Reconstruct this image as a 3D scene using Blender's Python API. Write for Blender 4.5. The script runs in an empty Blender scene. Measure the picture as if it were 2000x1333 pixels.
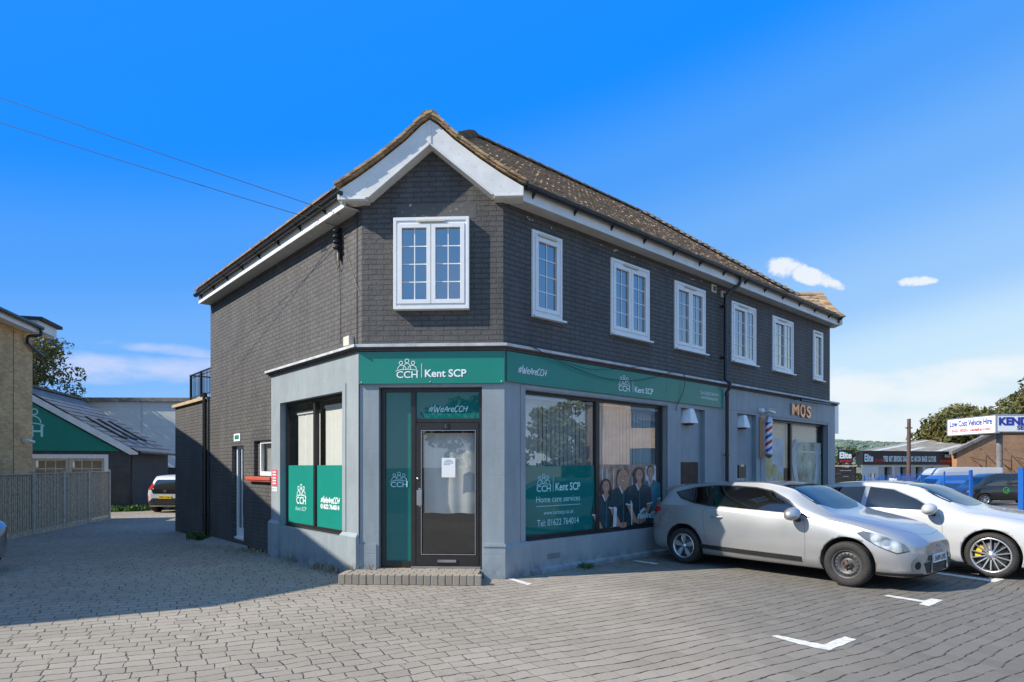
import bpy, bmesh, math, random
from math import sin, cos, radians, pi, sqrt, atan2
from mathutils import Vector, Matrix, noise
from mathutils.bvhtree import BVHTree
from mathutils.geometry import delaunay_2d_cdt
random.seed(7)
SC = bpy.context.scene
COL = SC.collection

# ---------------------------------------------------------------- camera, world, sun, exposure
cam_d = bpy.data.cameras.new('camera'); cam = bpy.data.objects.new('camera', cam_d); COL.objects.link(cam)
cam.location = (0, 0, 1.65); cam.rotation_euler = (radians(90), 0, 0)
cam_d.sensor_width = 36.0; cam_d.lens = 36.0*1206/2000; cam_d.shift_y = 245.5/2000
cam_d.clip_start = 0.1; cam_d.clip_end = 5000
SC.camera = cam
SC.view_settings.view_transform = 'Standard'; SC.view_settings.look = 'None'
SC.view_settings.exposure = 0.55; SC.view_settings.gamma = 1.0
SC.cycles.max_bounces = 6; SC.cycles.transparent_max_bounces = 24
SC.cycles.caustics_reflective = False; SC.cycles.caustics_refractive = False

SUN_H = Vector((0.967, 0.255)).normalized()      # horizontal direction the light travels
SUN_EL = radians(38)
ld = Vector((SUN_H.x*cos(SUN_EL), SUN_H.y*cos(SUN_EL), -sin(SUN_EL)))
sd = bpy.data.lights.new('sun', 'SUN'); sd.energy = 5.0; sd.angle = radians(0.53); sd.color = (1.0, 0.93, 0.80)
sun = bpy.data.objects.new('sun', sd); COL.objects.link(sun); sun.rotation_euler = ld.to_track_quat('-Z', 'Y').to_euler()
sun.location = (-20, -4, 20)

def make_world():
    w = bpy.data.worlds.new('World'); SC.world = w; w.use_nodes = True
    nt = w.node_tree; nt.nodes.clear()
    N = nt.nodes.new; Lk = nt.links.new
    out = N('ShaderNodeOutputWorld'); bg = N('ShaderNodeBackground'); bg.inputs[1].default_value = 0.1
    sky = N('ShaderNodeTexSky'); sky.sky_type = 'NISHITA'; sky.sun_disc = False
    sky.sun_elevation = SUN_EL; sky.sun_rotation = atan2(-SUN_H.x, -SUN_H.y)
    sky.air_density = 1.0; sky.dust_density = 0.6; sky.ozone_density = 3.0
    tc = N('ShaderNodeTexCoord'); sep = N('ShaderNodeSeparateXYZ'); Lk(tc.outputs['Generated'], sep.inputs[0])
    def math_(op, a, b=None, c=None, clamp=False):
        m = N('ShaderNodeMath'); m.operation = op; m.use_clamp = clamp
        for i, v in enumerate((a, b, c)):
            if v is None: continue
            if isinstance(v, (int, float)): m.inputs[i].default_value = v
            else: Lk(v, m.inputs[i])
        return m.outputs[0]
    def smooth(v, a, b):
        m = N('ShaderNodeMapRange'); m.interpolation_type = 'SMOOTHSTEP'
        Lk(v, m.inputs[0]); m.inputs[1].default_value = a; m.inputs[2].default_value = b
        return m.outputs[0]
    X, Y, Z = sep.outputs
    # deep blue, paler low and away from the sun; unseen zenith whitened as fill
    ramp = N('ShaderNodeValToRGB'); cr = ramp.color_ramp; cr.interpolation = 'EASE'
    stops = [(0.0, (0.70, 0.86, 0.96)), (0.05, (0.60, 0.82, 1.0)), (0.13, (0.33, 0.60, 1.0)), (0.25, (0.17, 0.46, 1.0)), (0.36, (0.075, 0.36, 1.0)), (0.47, (0.004, 0.28, 1.08)), (0.62, (0.01, 0.28, 1.05)), (0.80, (0.30, 0.50, 0.88)), (1.0, (0.46, 0.62, 0.88))]
    cr.elements[0].position = 0; cr.elements[1].position = 1
    for p, c in stops[1:-1]: cr.elements.new(p)
    for e, (p, c) in zip(cr.elements, stops): e.position = p; e.color = (*c, 1)
    tilt = math_('SUBTRACT', Z, math_('MULTIPLY', math_('MULTIPLY', X, 0.21), smooth(Y, 0.05, 0.5)))
    tilt = math_('ADD', math_('MULTIPLY', tilt, 0.90), 0.010)
    Lk(tilt, ramp.inputs[0])
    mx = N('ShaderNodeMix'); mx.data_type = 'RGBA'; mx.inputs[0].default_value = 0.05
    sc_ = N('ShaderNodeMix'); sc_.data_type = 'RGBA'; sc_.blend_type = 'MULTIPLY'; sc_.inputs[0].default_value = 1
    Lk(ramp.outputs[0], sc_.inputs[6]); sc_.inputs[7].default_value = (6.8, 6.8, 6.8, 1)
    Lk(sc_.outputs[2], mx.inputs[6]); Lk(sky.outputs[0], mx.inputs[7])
    # clouds: direction-space density with soft masks
    sgn = math_('MAXIMUM', math_('ABSOLUTE', Y), 0.05)
    A = math_('DIVIDE', X, sgn); E = math_('DIVIDE', Z, sgn)
    def cnoise(sx, sz, scale, detail, rough, seed):
        cm = N('ShaderNodeCombineXYZ'); Lk(math_('MULTIPLY', A, sx), cm.inputs[0]); Lk(math_('MULTIPLY', E, sz), cm.inputs[1]); cm.inputs[2].default_value = seed
        nz = N('ShaderNodeTexNoise'); nz.inputs['Scale'].default_value = scale; nz.inputs['Detail'].default_value = detail; nz.inputs['Roughness'].default_value = rough
        Lk(cm.outputs[0], nz.inputs['Vector']); return nz.outputs[0]
    def blob(ca, ce, ra, re, slope=0.0):
        a = math_('SUBTRACT', A, ca); e = math_('SUBTRACT', math_('SUBTRACT', E, ce), math_('MULTIPLY', a, slope))
        r = math_('ADD', math_('POWER', math_('ABSOLUTE', math_('DIVIDE', a, ra)), 2.0), math_('POWER', math_('ABSOLUTE', math_('DIVIDE', e, re)), 2.0))
        return math_('SUBTRACT', 1.0, r)
    front = math_('GREATER_THAN', Y, 0.0)
    n1 = cnoise(1, 1.3, 16, 6, 0.6, 3.1)
    n1c = math_('MULTIPLY', math_('SUBTRACT', n1, 0.5), 7.5)
    puffs = None
    for b in [(0.437, 0.322, 0.026, 0.017, 0), (0.478, 0.308, 0.03, 0.013, -0.3), (0.515, 0.296, 0.022, 0.008, -0.2), (0.652, 0.300, 0.026, 0.007, 0.05)]:
        d = smooth(math_('ADD', blob(*b), n1c), -0.1, 1.1)
        puffs = d if puffs is None else math_('MAXIMUM', puffs, d)
    puffs = math_('MULTIPLY', puffs, 0.85)
    n2 = cnoise(1, 3.2, 6, 5, 0.55, 9.0); n2c = math_('MULTIPLY', math_('SUBTRACT', n2, 0.5), 3.5)
    streak = None
    for b in [(-0.62, 0.158, 0.28, 0.026, -0.02), (-0.55, 0.19, 0.12, 0.012, -0.1)]:
        d = smooth(math_('ADD', blob(*b), n2c), -0.1, 1.4)
        streak = d if streak is None else math_('MAXIMUM', streak, d)
    streak = math_('MULTIPLY', streak, 0.72)
    right = None
    for b in [(0.62, 0.07, 0.30, 0.07, 0), (0.80, 0.15, 0.22, 0.03, 0.03), (0.56, 0.13, 0.08, 0.03, 0)]:
        d = smooth(math_('ADD', blob(*b), math_('MULTIPLY', n2c, 1.5)), -0.5, 1.6)
        right = d if right is None else math_('MAXIMUM', right, d)
    right = math_('MULTIPLY', right, 0.72)
    far = math_('MULTIPLY', smooth(cnoise(1, 2.5, 3.0, 5, 0.55, 4.0), 0.55, 0.75), smooth(E, 0.5, 0.02)); far = math_('MULTIPLY', far, math_('LESS_THAN', Y, 0.0)); far = math_('MULTIPLY', far, 0.6)
    allc = math_('MAXIMUM', math_('MAXIMUM', puffs, right), streak); allc = math_('MULTIPLY', allc, front); allc = math_('MAXIMUM', allc, far)
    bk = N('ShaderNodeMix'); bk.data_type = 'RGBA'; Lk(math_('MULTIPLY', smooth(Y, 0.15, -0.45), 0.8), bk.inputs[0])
    bc = N('ShaderNodeMix'); bc.data_type = 'RGBA'; Lk(smooth(Z, 0.03, 0.26), bc.inputs[0]); bc.inputs[6].default_value = (6.6, 7.4, 8.4, 1); bc.inputs[7].default_value = (1.7, 4.1, 8.0, 1); Lk(bc.outputs[2], bk.inputs[7]); Lk(mx.outputs[2], bk.inputs[6])  # sky behind the camera, out of frame, brightened as fill
    cm = N('ShaderNodeMix'); cm.data_type = 'RGBA'; Lk(allc, cm.inputs[0]); Lk(bk.outputs[2], cm.inputs[6])
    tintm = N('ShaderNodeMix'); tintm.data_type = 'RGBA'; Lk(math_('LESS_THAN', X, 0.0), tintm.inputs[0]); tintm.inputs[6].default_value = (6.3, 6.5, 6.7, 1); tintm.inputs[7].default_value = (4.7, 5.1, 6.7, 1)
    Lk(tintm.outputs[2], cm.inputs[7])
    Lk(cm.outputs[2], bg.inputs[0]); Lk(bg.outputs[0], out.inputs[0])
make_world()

# ---------------------------------------------------------------- material helpers
MATS = {}
class NT:
    def __init__(s, name):
        s.m = bpy.data.materials.new(name); s.m.use_nodes = True; s.nt = s.m.node_tree
        s.b = s.nt.nodes['Principled BSDF']; s.out = s.nt.nodes['Material Output']; MATS[name] = s.m
        s._tc = None
    def n(s, t, **k):
        x = s.nt.nodes.new(t)
        for a, b in k.items(): setattr(x, a, b)
        return x
    def l(s, a, b): s.nt.links.new(a, b)
    def obj(s):
        if s._tc is None: s._tc = s.n('ShaderNodeTexCoord')
        return s._tc.outputs['Object']
    def xyz(s):
        q = s.n('ShaderNodeSeparateXYZ'); s.l(s.obj(), q.inputs[0]); return q.outputs
    def math(s, op, a, b=None, c=None, clamp=False):
        m = s.n('ShaderNodeMath', operation=op, use_clamp=clamp)
        for i, v in enumerate((a, b, c)):
            if v is None: continue
            if isinstance(v, (int, float)): m.inputs[i].default_value = v
            else: s.l(v, m.inputs[i])
        return m.outputs[0]
    def comb(s, a, b, c=0.0):
        m = s.n('ShaderNodeCombineXYZ')
        for i, v in enumerate((a, b, c)):
            if isinstance(v, (int, float)): m.inputs[i].default_value = v
            else: s.l(v, m.inputs[i])
        return m.outputs[0]
    def noise(s, scale, detail=3, rough=0.5, vec=None, out=0):
        m = s.n('ShaderNodeTexNoise'); m.inputs['Scale'].default_value = scale; m.inputs['Detail'].default_value = detail; m.inputs['Roughness'].default_value = rough
        s.l(vec if vec is not None else s.obj(), m.inputs['Vector']); return m.outputs[out]
    def rng(s, v, a, b, c=0.0, d=1.0, smooth=False):
        m = s.n('ShaderNodeMapRange')
        if smooth: m.interpolation_type = 'SMOOTHSTEP'
        for i, q in enumerate((v, a, b, c, d)):
            if isinstance(q, (int, float)): m.inputs[i].default_value = q
            else: s.l(q, m.inputs[i])
        return m.outputs[0]
    def mix(s, f, a, b, mode='MIX'):
        m = s.n('ShaderNodeMix', data_type='RGBA', blend_type=mode)
        for i, v in ((0, f), (6, a), (7, b)):
            if isinstance(v, (int, float)): m.inputs[i].default_value = v
            elif isinstance(v, tuple): m.inputs[i].default_value = (*v, 1) if len(v) == 3 else v
            else: s.l(v, m.inputs[i])
        return m.outputs[2]
    def color(s, c):
        if isinstance(c, tuple): s.b.inputs['Base Color'].default_value = (*c, 1)
        else: s.l(c, s.b.inputs['Base Color'])
    def rough(s, r):
        if isinstance(r, (int, float)): s.b.inputs['Roughness'].default_value = r
        else: s.l(r, s.b.inputs['Roughness'])
    def bump(s, h, strength=0.5, dist=0.01):
        m = s.n('ShaderNodeBump'); m.inputs['Strength'].default_value = strength; m.inputs['Distance'].default_value = dist
        s.l(h, m.inputs['Height']); s.l(m.outputs[0], s.b.inputs['Normal'])

def plain(name, col, rough=0.6, metal=0.0, var=0.12, scale=6.0, spec=0.5, coat=0.0, bump=0.0):
    """a near-uniform material with a little tonal variation"""
    t = NT(name)
    n = t.noise(scale, 4, 0.6)
    k = t.rng(n, 0.3, 0.7, 1-var, 1+var)
    t.color(t.mix(1.0, col, t.comb(k, k, k), 'MULTIPLY'))
    t.rough(rough); t.b.inputs['Metallic'].default_value = metal; t.b.inputs['Specular IOR Level'].default_value = spec
    if coat: t.b.inputs['Coat Weight'].default_value = coat; t.b.inputs['Coat Roughness'].default_value = 0.04
    if bump: t.bump(t.noise(scale*8, 3), bump, 0.004)
    return t.m

def brick(name, c1, c2, mortar, bw=0.225, bh=0.0765, rows=0.5, bumpd=0.008, mort=0.010, painted=False, patchy=None):
    """brickwork in the x-z plane of the object; c1/c2 brick tones"""
    t = NT(name); X, Y, Z = t.xyz()
    wob = t.math('MULTIPLY', t.math('SUBTRACT', t.noise(2.2, 2), 0.5), 0.012)
    vec = t.comb(t.math('ADD', X, Y), t.math('ADD', Z, wob), 0)
    if painted:      # hand-laid joints wander a little
        nv = t.noise(13, 2, 0.5, out=1); vs_ = t.n('ShaderNodeVectorMath', operation='SCALE'); sb = t.n('ShaderNodeVectorMath', operation='SUBTRACT'); t.l(nv, sb.inputs[0]); sb.inputs[1].default_value = (.5, .5, .5); t.l(sb.outputs[0], vs_.inputs[0]); vs_.inputs['Scale'].default_value = 0.016
        ad = t.n('ShaderNodeVectorMath', operation='ADD'); t.l(vec, ad.inputs[0]); t.l(vs_.outputs[0], ad.inputs[1]); vec = ad.outputs[0]
    br = t.n('ShaderNodeTexBrick'); br.offset = rows; br.squash = 1.0
    br.inputs['Scale'].default_value = 1.0; br.inputs['Brick Width'].default_value = bw; br.inputs['Row Height'].default_value = bh
    br.inputs['Mortar Size'].default_value = mort; br.inputs['Mortar Smooth'].default_value = 0.35; br.inputs['Bias'].default_value = 0
    br.inputs['Color1'].default_value = (*c1, 1); br.inputs['Color2'].default_value = (*c2, 1); br.inputs['Mortar'].default_value = (*mortar, 1)
    t.l(vec, br.inputs['Vector'])
    col = br.outputs['Color']
    k = t.rng(t.noise(1.1, 5, 0.65), 0.3, 0.7, 0.82, 1.18)
    col = t.mix(1.0, col, t.comb(k, k, k), 'MULTIPLY')
    fine = t.noise(38, 4, 0.7)
    k2 = t.rng(fine, 0.3, 0.7, 0.9, 1.1); col = t.mix(1.0, col, t.comb(k2, k2, k2), 'MULTIPLY')
    if painted:      # rain streaks and faded patches
        stv = t.noise(1.6, 5, 0.65, vec=t.comb(t.math('MULTIPLY', t.math('ADD', X, Y), 3.2), t.math('MULTIPLY', Z, 0.35), 0)); k3 = t.rng(stv, 0.3, 0.7, 0.84, 1.2); col = t.mix(1.0, col, t.comb(k3, k3, k3), 'MULTIPLY')
        ch = t.rng(t.noise(17, 3, 0.6), 0.775, 0.785); col = t.mix(t.math('MULTIPLY', ch, 0.6), col, (0.42, 0.40, 0.37))
    if patchy:
        col = t.mix(t.rng(t.noise(0.55, 4, 0.7), 0.5, 0.72, 0, 0.7), col, patchy)
    t.color(col); t.rough(0.62 if painted else 0.9); t.b.inputs['Specular IOR Level'].default_value = 0.35
    h = t.math('ADD', t.math('MULTIPLY', t.math('SUBTRACT', 1.0, br.outputs['Fac']), 1.0), t.math('MULTIPLY', fine, 0.35))
    h = t.math('ADD', h, t.math('MULTIPLY', t.noise(7, 3), 0.5))
    t.bump(h, 1.0, bumpd)
    return t.m

def leafmat(name, a, b, c):
    t = NT(name)
    n = t.noise(1.3, 4, 0.7); n2 = t.noise(9, 2)
    col = t.mix(t.rng(n, 0.35, 0.65), a, b); col = t.mix(t.rng(n2, 0.52, 0.7), col, c)
    t.color(col); t.rough(0.55)
    tr = t.n('ShaderNodeBsdfTranslucent'); t.l(col, tr.inputs[0])
    ms = t.n('ShaderNodeMixShader'); ms.inputs[0].default_value = 0.3
    t.l(t.b.outputs[0], ms.inputs[1]); t.l(tr.outputs[0], ms.inputs[2]); t.l(ms.outputs[0], t.out.inputs[0])
    return t.m

def glass(name, tint, refl, rough=0.0, bumpy=0.02, trans=1.0, base=(0.02, 0.02, 0.02)):
    """window glass: see-through share plus a mirror share growing at grazing angles"""
    t = NT(name)
    tr = t.n('ShaderNodeBsdfTransparent'); tr.inputs[0].default_value = (*tint, 1)
    df = t.n('ShaderNodeBsdfDiffuse'); df.inputs[0].default_value = (*base, 1)
    gl = t.n('ShaderNodeBsdfGlossy'); gl.inputs['Roughness'].default_value = rough
    lw = t.n('ShaderNodeLayerWeight'); lw.inputs[0].default_value = 0.5      # grazing term, the same from both sides
    f = t.math('ADD', t.math('MULTIPLY', t.math('POWER', lw.outputs['Facing'], 4.0), 0.9), refl+0.04, clamp=True)
    if bumpy:
        bp = t.n('ShaderNodeBump'); bp.inputs['Strength'].default_value = bumpy; bp.inputs['Distance'].default_value = 0.05
        t.l(t.noise(1.6, 1), bp.inputs['Height']); t.l(bp.outputs[0], gl.inputs['Normal'])
    m0 = t.n('ShaderNodeMixShader'); m0.inputs[0].default_value = trans; t.l(df.outputs[0], m0.inputs[1]); t.l(tr.outputs[0], m0.inputs[2])
    m1 = t.n('ShaderNodeMixShader'); t.l(f, m1.inputs[0]); t.l(m0.outputs[0], m1.inputs[1]); t.l(gl.outputs[0], m1.inputs[2])
    t.l(m1.outputs[0], t.out.inputs[0])
    return t.m

# ---------------------------------------------------------------- materials
def mk_brick_dark():
    """black masonry paint over brick, chalky with a few chips"""
    m = brick('painted_brick', (0.096, 0.091, 0.087), (0.084, 0.080, 0.077), (0.064, 0.061, 0.060), painted=True, bumpd=0.022)
    return m
mk_brick_dark()
brick('yellow_brick', (0.74, 0.47, 0.20), (0.52, 0.32, 0.14), (0.52, 0.40, 0.25), bumpd=0.005)
brick('orange_brick', (0.42, 0.20, 0.09), (0.30, 0.14, 0.07), (0.36, 0.29, 0.22), bumpd=0.004)
brick('block_wall', (0.066, 0.064, 0.062), (0.058, 0.057, 0.056), (0.11, 0.11, 0.11), bw=0.45, bh=0.22, mort=0.004, painted=True)

def mk_render():
    t = NT('grey_render'); X, Y, Z = t.xyz()
    st = t.noise(3.0, 5, 0.65, vec=t.comb(t.math('MULTIPLY', X, 2.2), t.math('MULTIPLY', Z, 0.35), Y))
    big = t.noise(0.9, 4, 0.6)
    col = t.mix(t.rng(st, 0.35, 0.7), (0.242, 0.280, 0.302), (0.288, 0.324, 0.342))
    k = t.rng(big, 0.3, 0.7, 0.88, 1.12); col = t.mix(1.0, col, t.comb(k, k, k), 'MULTIPLY')
    # splash grime close to the ground
    g = t.math('MULTIPLY', t.rng(Z, 0.32, 0.0, 0, 1, True), t.rng(t.noise(5, 4, 0.7), 0.42, 0.66))
    col = t.mix(t.math('MULTIPLY', g, 0.6), col, (0.07, 0.058, 0.048))
    # stone joints, thin worn lines
    zz = t.math('FRACT', t.math('DIVIDE', t.math('ADD', Z, 0.03), 0.385))
    jl = t.rng(t.math('ABSOLUTE', t.math('SUBTRACT', zz, 0.5)), 0.488, 0.5)
    jl = t.math('MULTIPLY', jl, t.rng(t.noise(1.7, 3, 0.6), 0.47, 0.56))
    col = t.mix(t.math('MULTIPLY', jl, 0.55), col, (0.34, 0.38, 0.40))
    chip = t.rng(t.noise(26, 3, 0.6), 0.735, 0.75); col = t.mix(chip, col, (0.45, 0.45, 0.42))
    t.color(col); t.rough(0.5); t.b.inputs['Specular IOR Level'].default_value = 0.4
    h = t.math('ADD', t.math('MULTIPLY', t.noise(60, 3, 0.7), 0.35), t.math('MULTIPLY', t.noise(9, 3), 1.0)); h = t.math('SUBTRACT', h, t.math('MULTIPLY', jl, 0.8))
    t.bump(h, 0.5, 0.006)
mk_render()
plain('white_upvc', (0.78, 0.78, 0.77), 0.3, var=0.04)
plain('white_fascia', (0.72, 0.71, 0.68), 0.4, var=0.10, scale=3)
plain('white_paint', (0.74, 0.73, 0.70), 0.6, var=0.08)
plain('cream_plastic', (0.60, 0.55, 0.44), 0.5, var=0.05)
plain('black_frame', (0.022, 0.020, 0.019), 0.35, var=0.2)
plain('black_plastic', (0.018, 0.018, 0.019), 0.32, var=0.2)
plain('lead_grey', (0.46, 0.47, 0.48), 0.6, var=0.25, scale=5)
plain('cornice_dark', (0.085, 0.075, 0.07), 0.7, var=0.2)  # dark tone for the lower cornice mouldings, vent slots and board joint
plain('soffit_grey', (0.55, 0.53, 0.49), 0.6, var=0.1)
plain('sign_green', (0.010, 0.215, 0.160), 0.30, var=0.05, scale=2)
plain('vinyl_green', (0.012, 0.225, 0.175), 0.22, var=0.05, scale=2)
plain('letter_white', (0.80, 0.84, 0.84), 0.5, var=0.02)
plain('letter_mint', (0.42, 0.72, 0.72), 0.5, var=0.02)
plain('letter_dark_blue', (0.015, 0.03, 0.30), 0.5, var=0.03)
plain('letter_red', (0.55, 0.02, 0.03), 0.5, var=0.03)
plain('letter_copper', (0.85, 0.40, 0.20), 0.28, metal=0.4, var=0.05)
plain('board_black', (0.012, 0.012, 0.013), 0.4, var=0.1)
plain('sill_red', (0.50, 0.085, 0.05), 0.5, var=0.1)
plain('paper_white', (0.78, 0.78, 0.78), 0.7, var=0.03)
plain('paper_pink', (0.62, 0.10, 0.14), 0.6, var=0.05)
plain('ink_grey', (0.20, 0.24, 0.34), 0.7)
plain('steel', (0.45, 0.45, 0.46), 0.3, metal=0.9, var=0.08)
plain('pole_blue', (0.012, 0.10, 0.40), 0.35, var=0.06)
plain('pole_red', (0.55, 0.02, 0.03), 0.3, var=0.03)
plain('pole_white', (0.78, 0.78, 0.78), 0.3, var=0.03)
plain('stripe_blue', (0.02, 0.07, 0.45), 0.3, var=0.03)
plain('rust_brown', (0.10, 0.055, 0.04), 0.8, var=0.3)
plain('timber_grey', (0.60, 0.44, 0.28), 0.85, var=0.35, scale=12, bump=0.4)
plain('timber_post', (0.50, 0.42, 0.32), 0.85, var=0.25, scale=10, bump=0.3)
plain('timber_dark', (0.022, 0.021, 0.022), 0.8, var=0.3)
plain('concrete', (0.34, 0.31, 0.27), 0.9, var=0.2, scale=8, bump=0.4)
plain('coping_tan', (0.42, 0.31, 0.18), 0.9, var=0.2, scale=8, bump=0.3)
plain('step_concrete', (0.24, 0.225, 0.20), 0.9, var=0.2, scale=10, bump=0.4)
plain('panel_cream', (0.62, 0.62, 0.58), 0.5, var=0.05)
plain('slate_grey', (0.17, 0.16, 0.155), 0.8, var=0.4, scale=2.5, bump=0.3)
plain('felt_dark', (0.05, 0.048, 0.048), 0.85, var=0.2)
plain('blind_cream', (0.66, 0.64, 0.59), 0.8, var=0.04)
plain('blind_bamboo', (0.80, 0.58, 0.40), 0.8, var=0.25, scale=30)
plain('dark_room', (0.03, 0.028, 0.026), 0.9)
plain('bark', (0.085, 0.065, 0.05), 0.9, var=0.3, bump=0.5)
plain('white_line', (0.58, 0.57, 0.54), 0.8, var=0.35, scale=22, bump=0.3)
plain('yellow_line', (0.55, 0.38, 0.05), 0.8, var=0.15)
plain('garage_steel', (0.50, 0.49, 0.46), 0.5, var=0.15)
plain('glass_black', (0.012, 0.013, 0.015), 0.06, var=0.0)
leafmat('leaf_green', (0.045, 0.085, 0.018), (0.085, 0.125, 0.030), (0.15, 0.16, 0.045))
leafmat('leaf_autumn', (0.060, 0.085, 0.020), (0.14, 0.135, 0.035), (0.26, 0.17, 0.05))
leafmat('leaf_weed', (0.05, 0.12, 0.025), (0.09, 0.17, 0.04), (0.14, 0.19, 0.06))
plain('dry_weed', (0.30, 0.23, 0.13), 0.9, var=0.3)
glass('glass_shop', (0.82, 0.86, 0.87), 0.24, 0.0, 0.02)
glass('glass_clear', (0.92, 0.94, 0.94), 0.02, 0.0, 0.0)
glass('glass_door', (0.92, 0.94, 0.94), 0.10, 0.0, 0.0)
glass('glass_upper', (0.22, 0.36, 0.52), 0.40, 0.0, 0.02)
glass('glass_vinyl', (0.0, 0.0, 0.0), 0.01, 0.02, 0.02, trans=0.0, base=(0.006, 0.15, 0.135))
glass('car_glass', (0.16, 0.18, 0.19), 0.10, 0.01, 0.0, trans=0.85, base=(0.02, 0.02, 0.02))

def mk_vinyl_side():
    pass
def mk_peel():
    t = NT('peeling_paint')
    n = t.noise(14, 5, 0.75); col = t.mix(t.rng(n, 0.60, 0.63), (0.088, 0.083, 0.078), (0.50, 0.50, 0.50))
    t.color(col); t.rough(0.7); t.bump(n, 0.7, 0.01)
mk_peel()

def mk_tiles(name, a, b, c):
    t = NT(name)
    g = t.n('ShaderNodeNewGeometry')
    n = t.noise(3.5, 5, 0.7); n2 = t.noise(45, 3, 0.7)
    wn = g.outputs['Random Per Island']
    col = t.mix(wn, a, b); col = t.mix(t.rng(n2, 0.60, 0.78, 0, 0.8), col, c)
    k = t.rng(n, 0.3, 0.7, 0.75, 1.25); col = t.mix(1.0, col, t.comb(k, k, k), 'MULTIPLY')
    t.color(col); t.rough(0.85); t.bump(n2, 0.6, 0.004)
mk_tiles('roof_tile', (0.47, 0.335, 0.225), (0.29, 0.205, 0.145), (0.70, 0.57, 0.42))
mk_tiles('verge_tile', (0.46, 0.32, 0.17), (0.26, 0.17, 0.10), (0.55, 0.45, 0.28))
mk_tiles('ridge_tile', (0.22, 0.17, 0.12), (0.13, 0.10, 0.075), (0.34, 0.30, 0.22))

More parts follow.
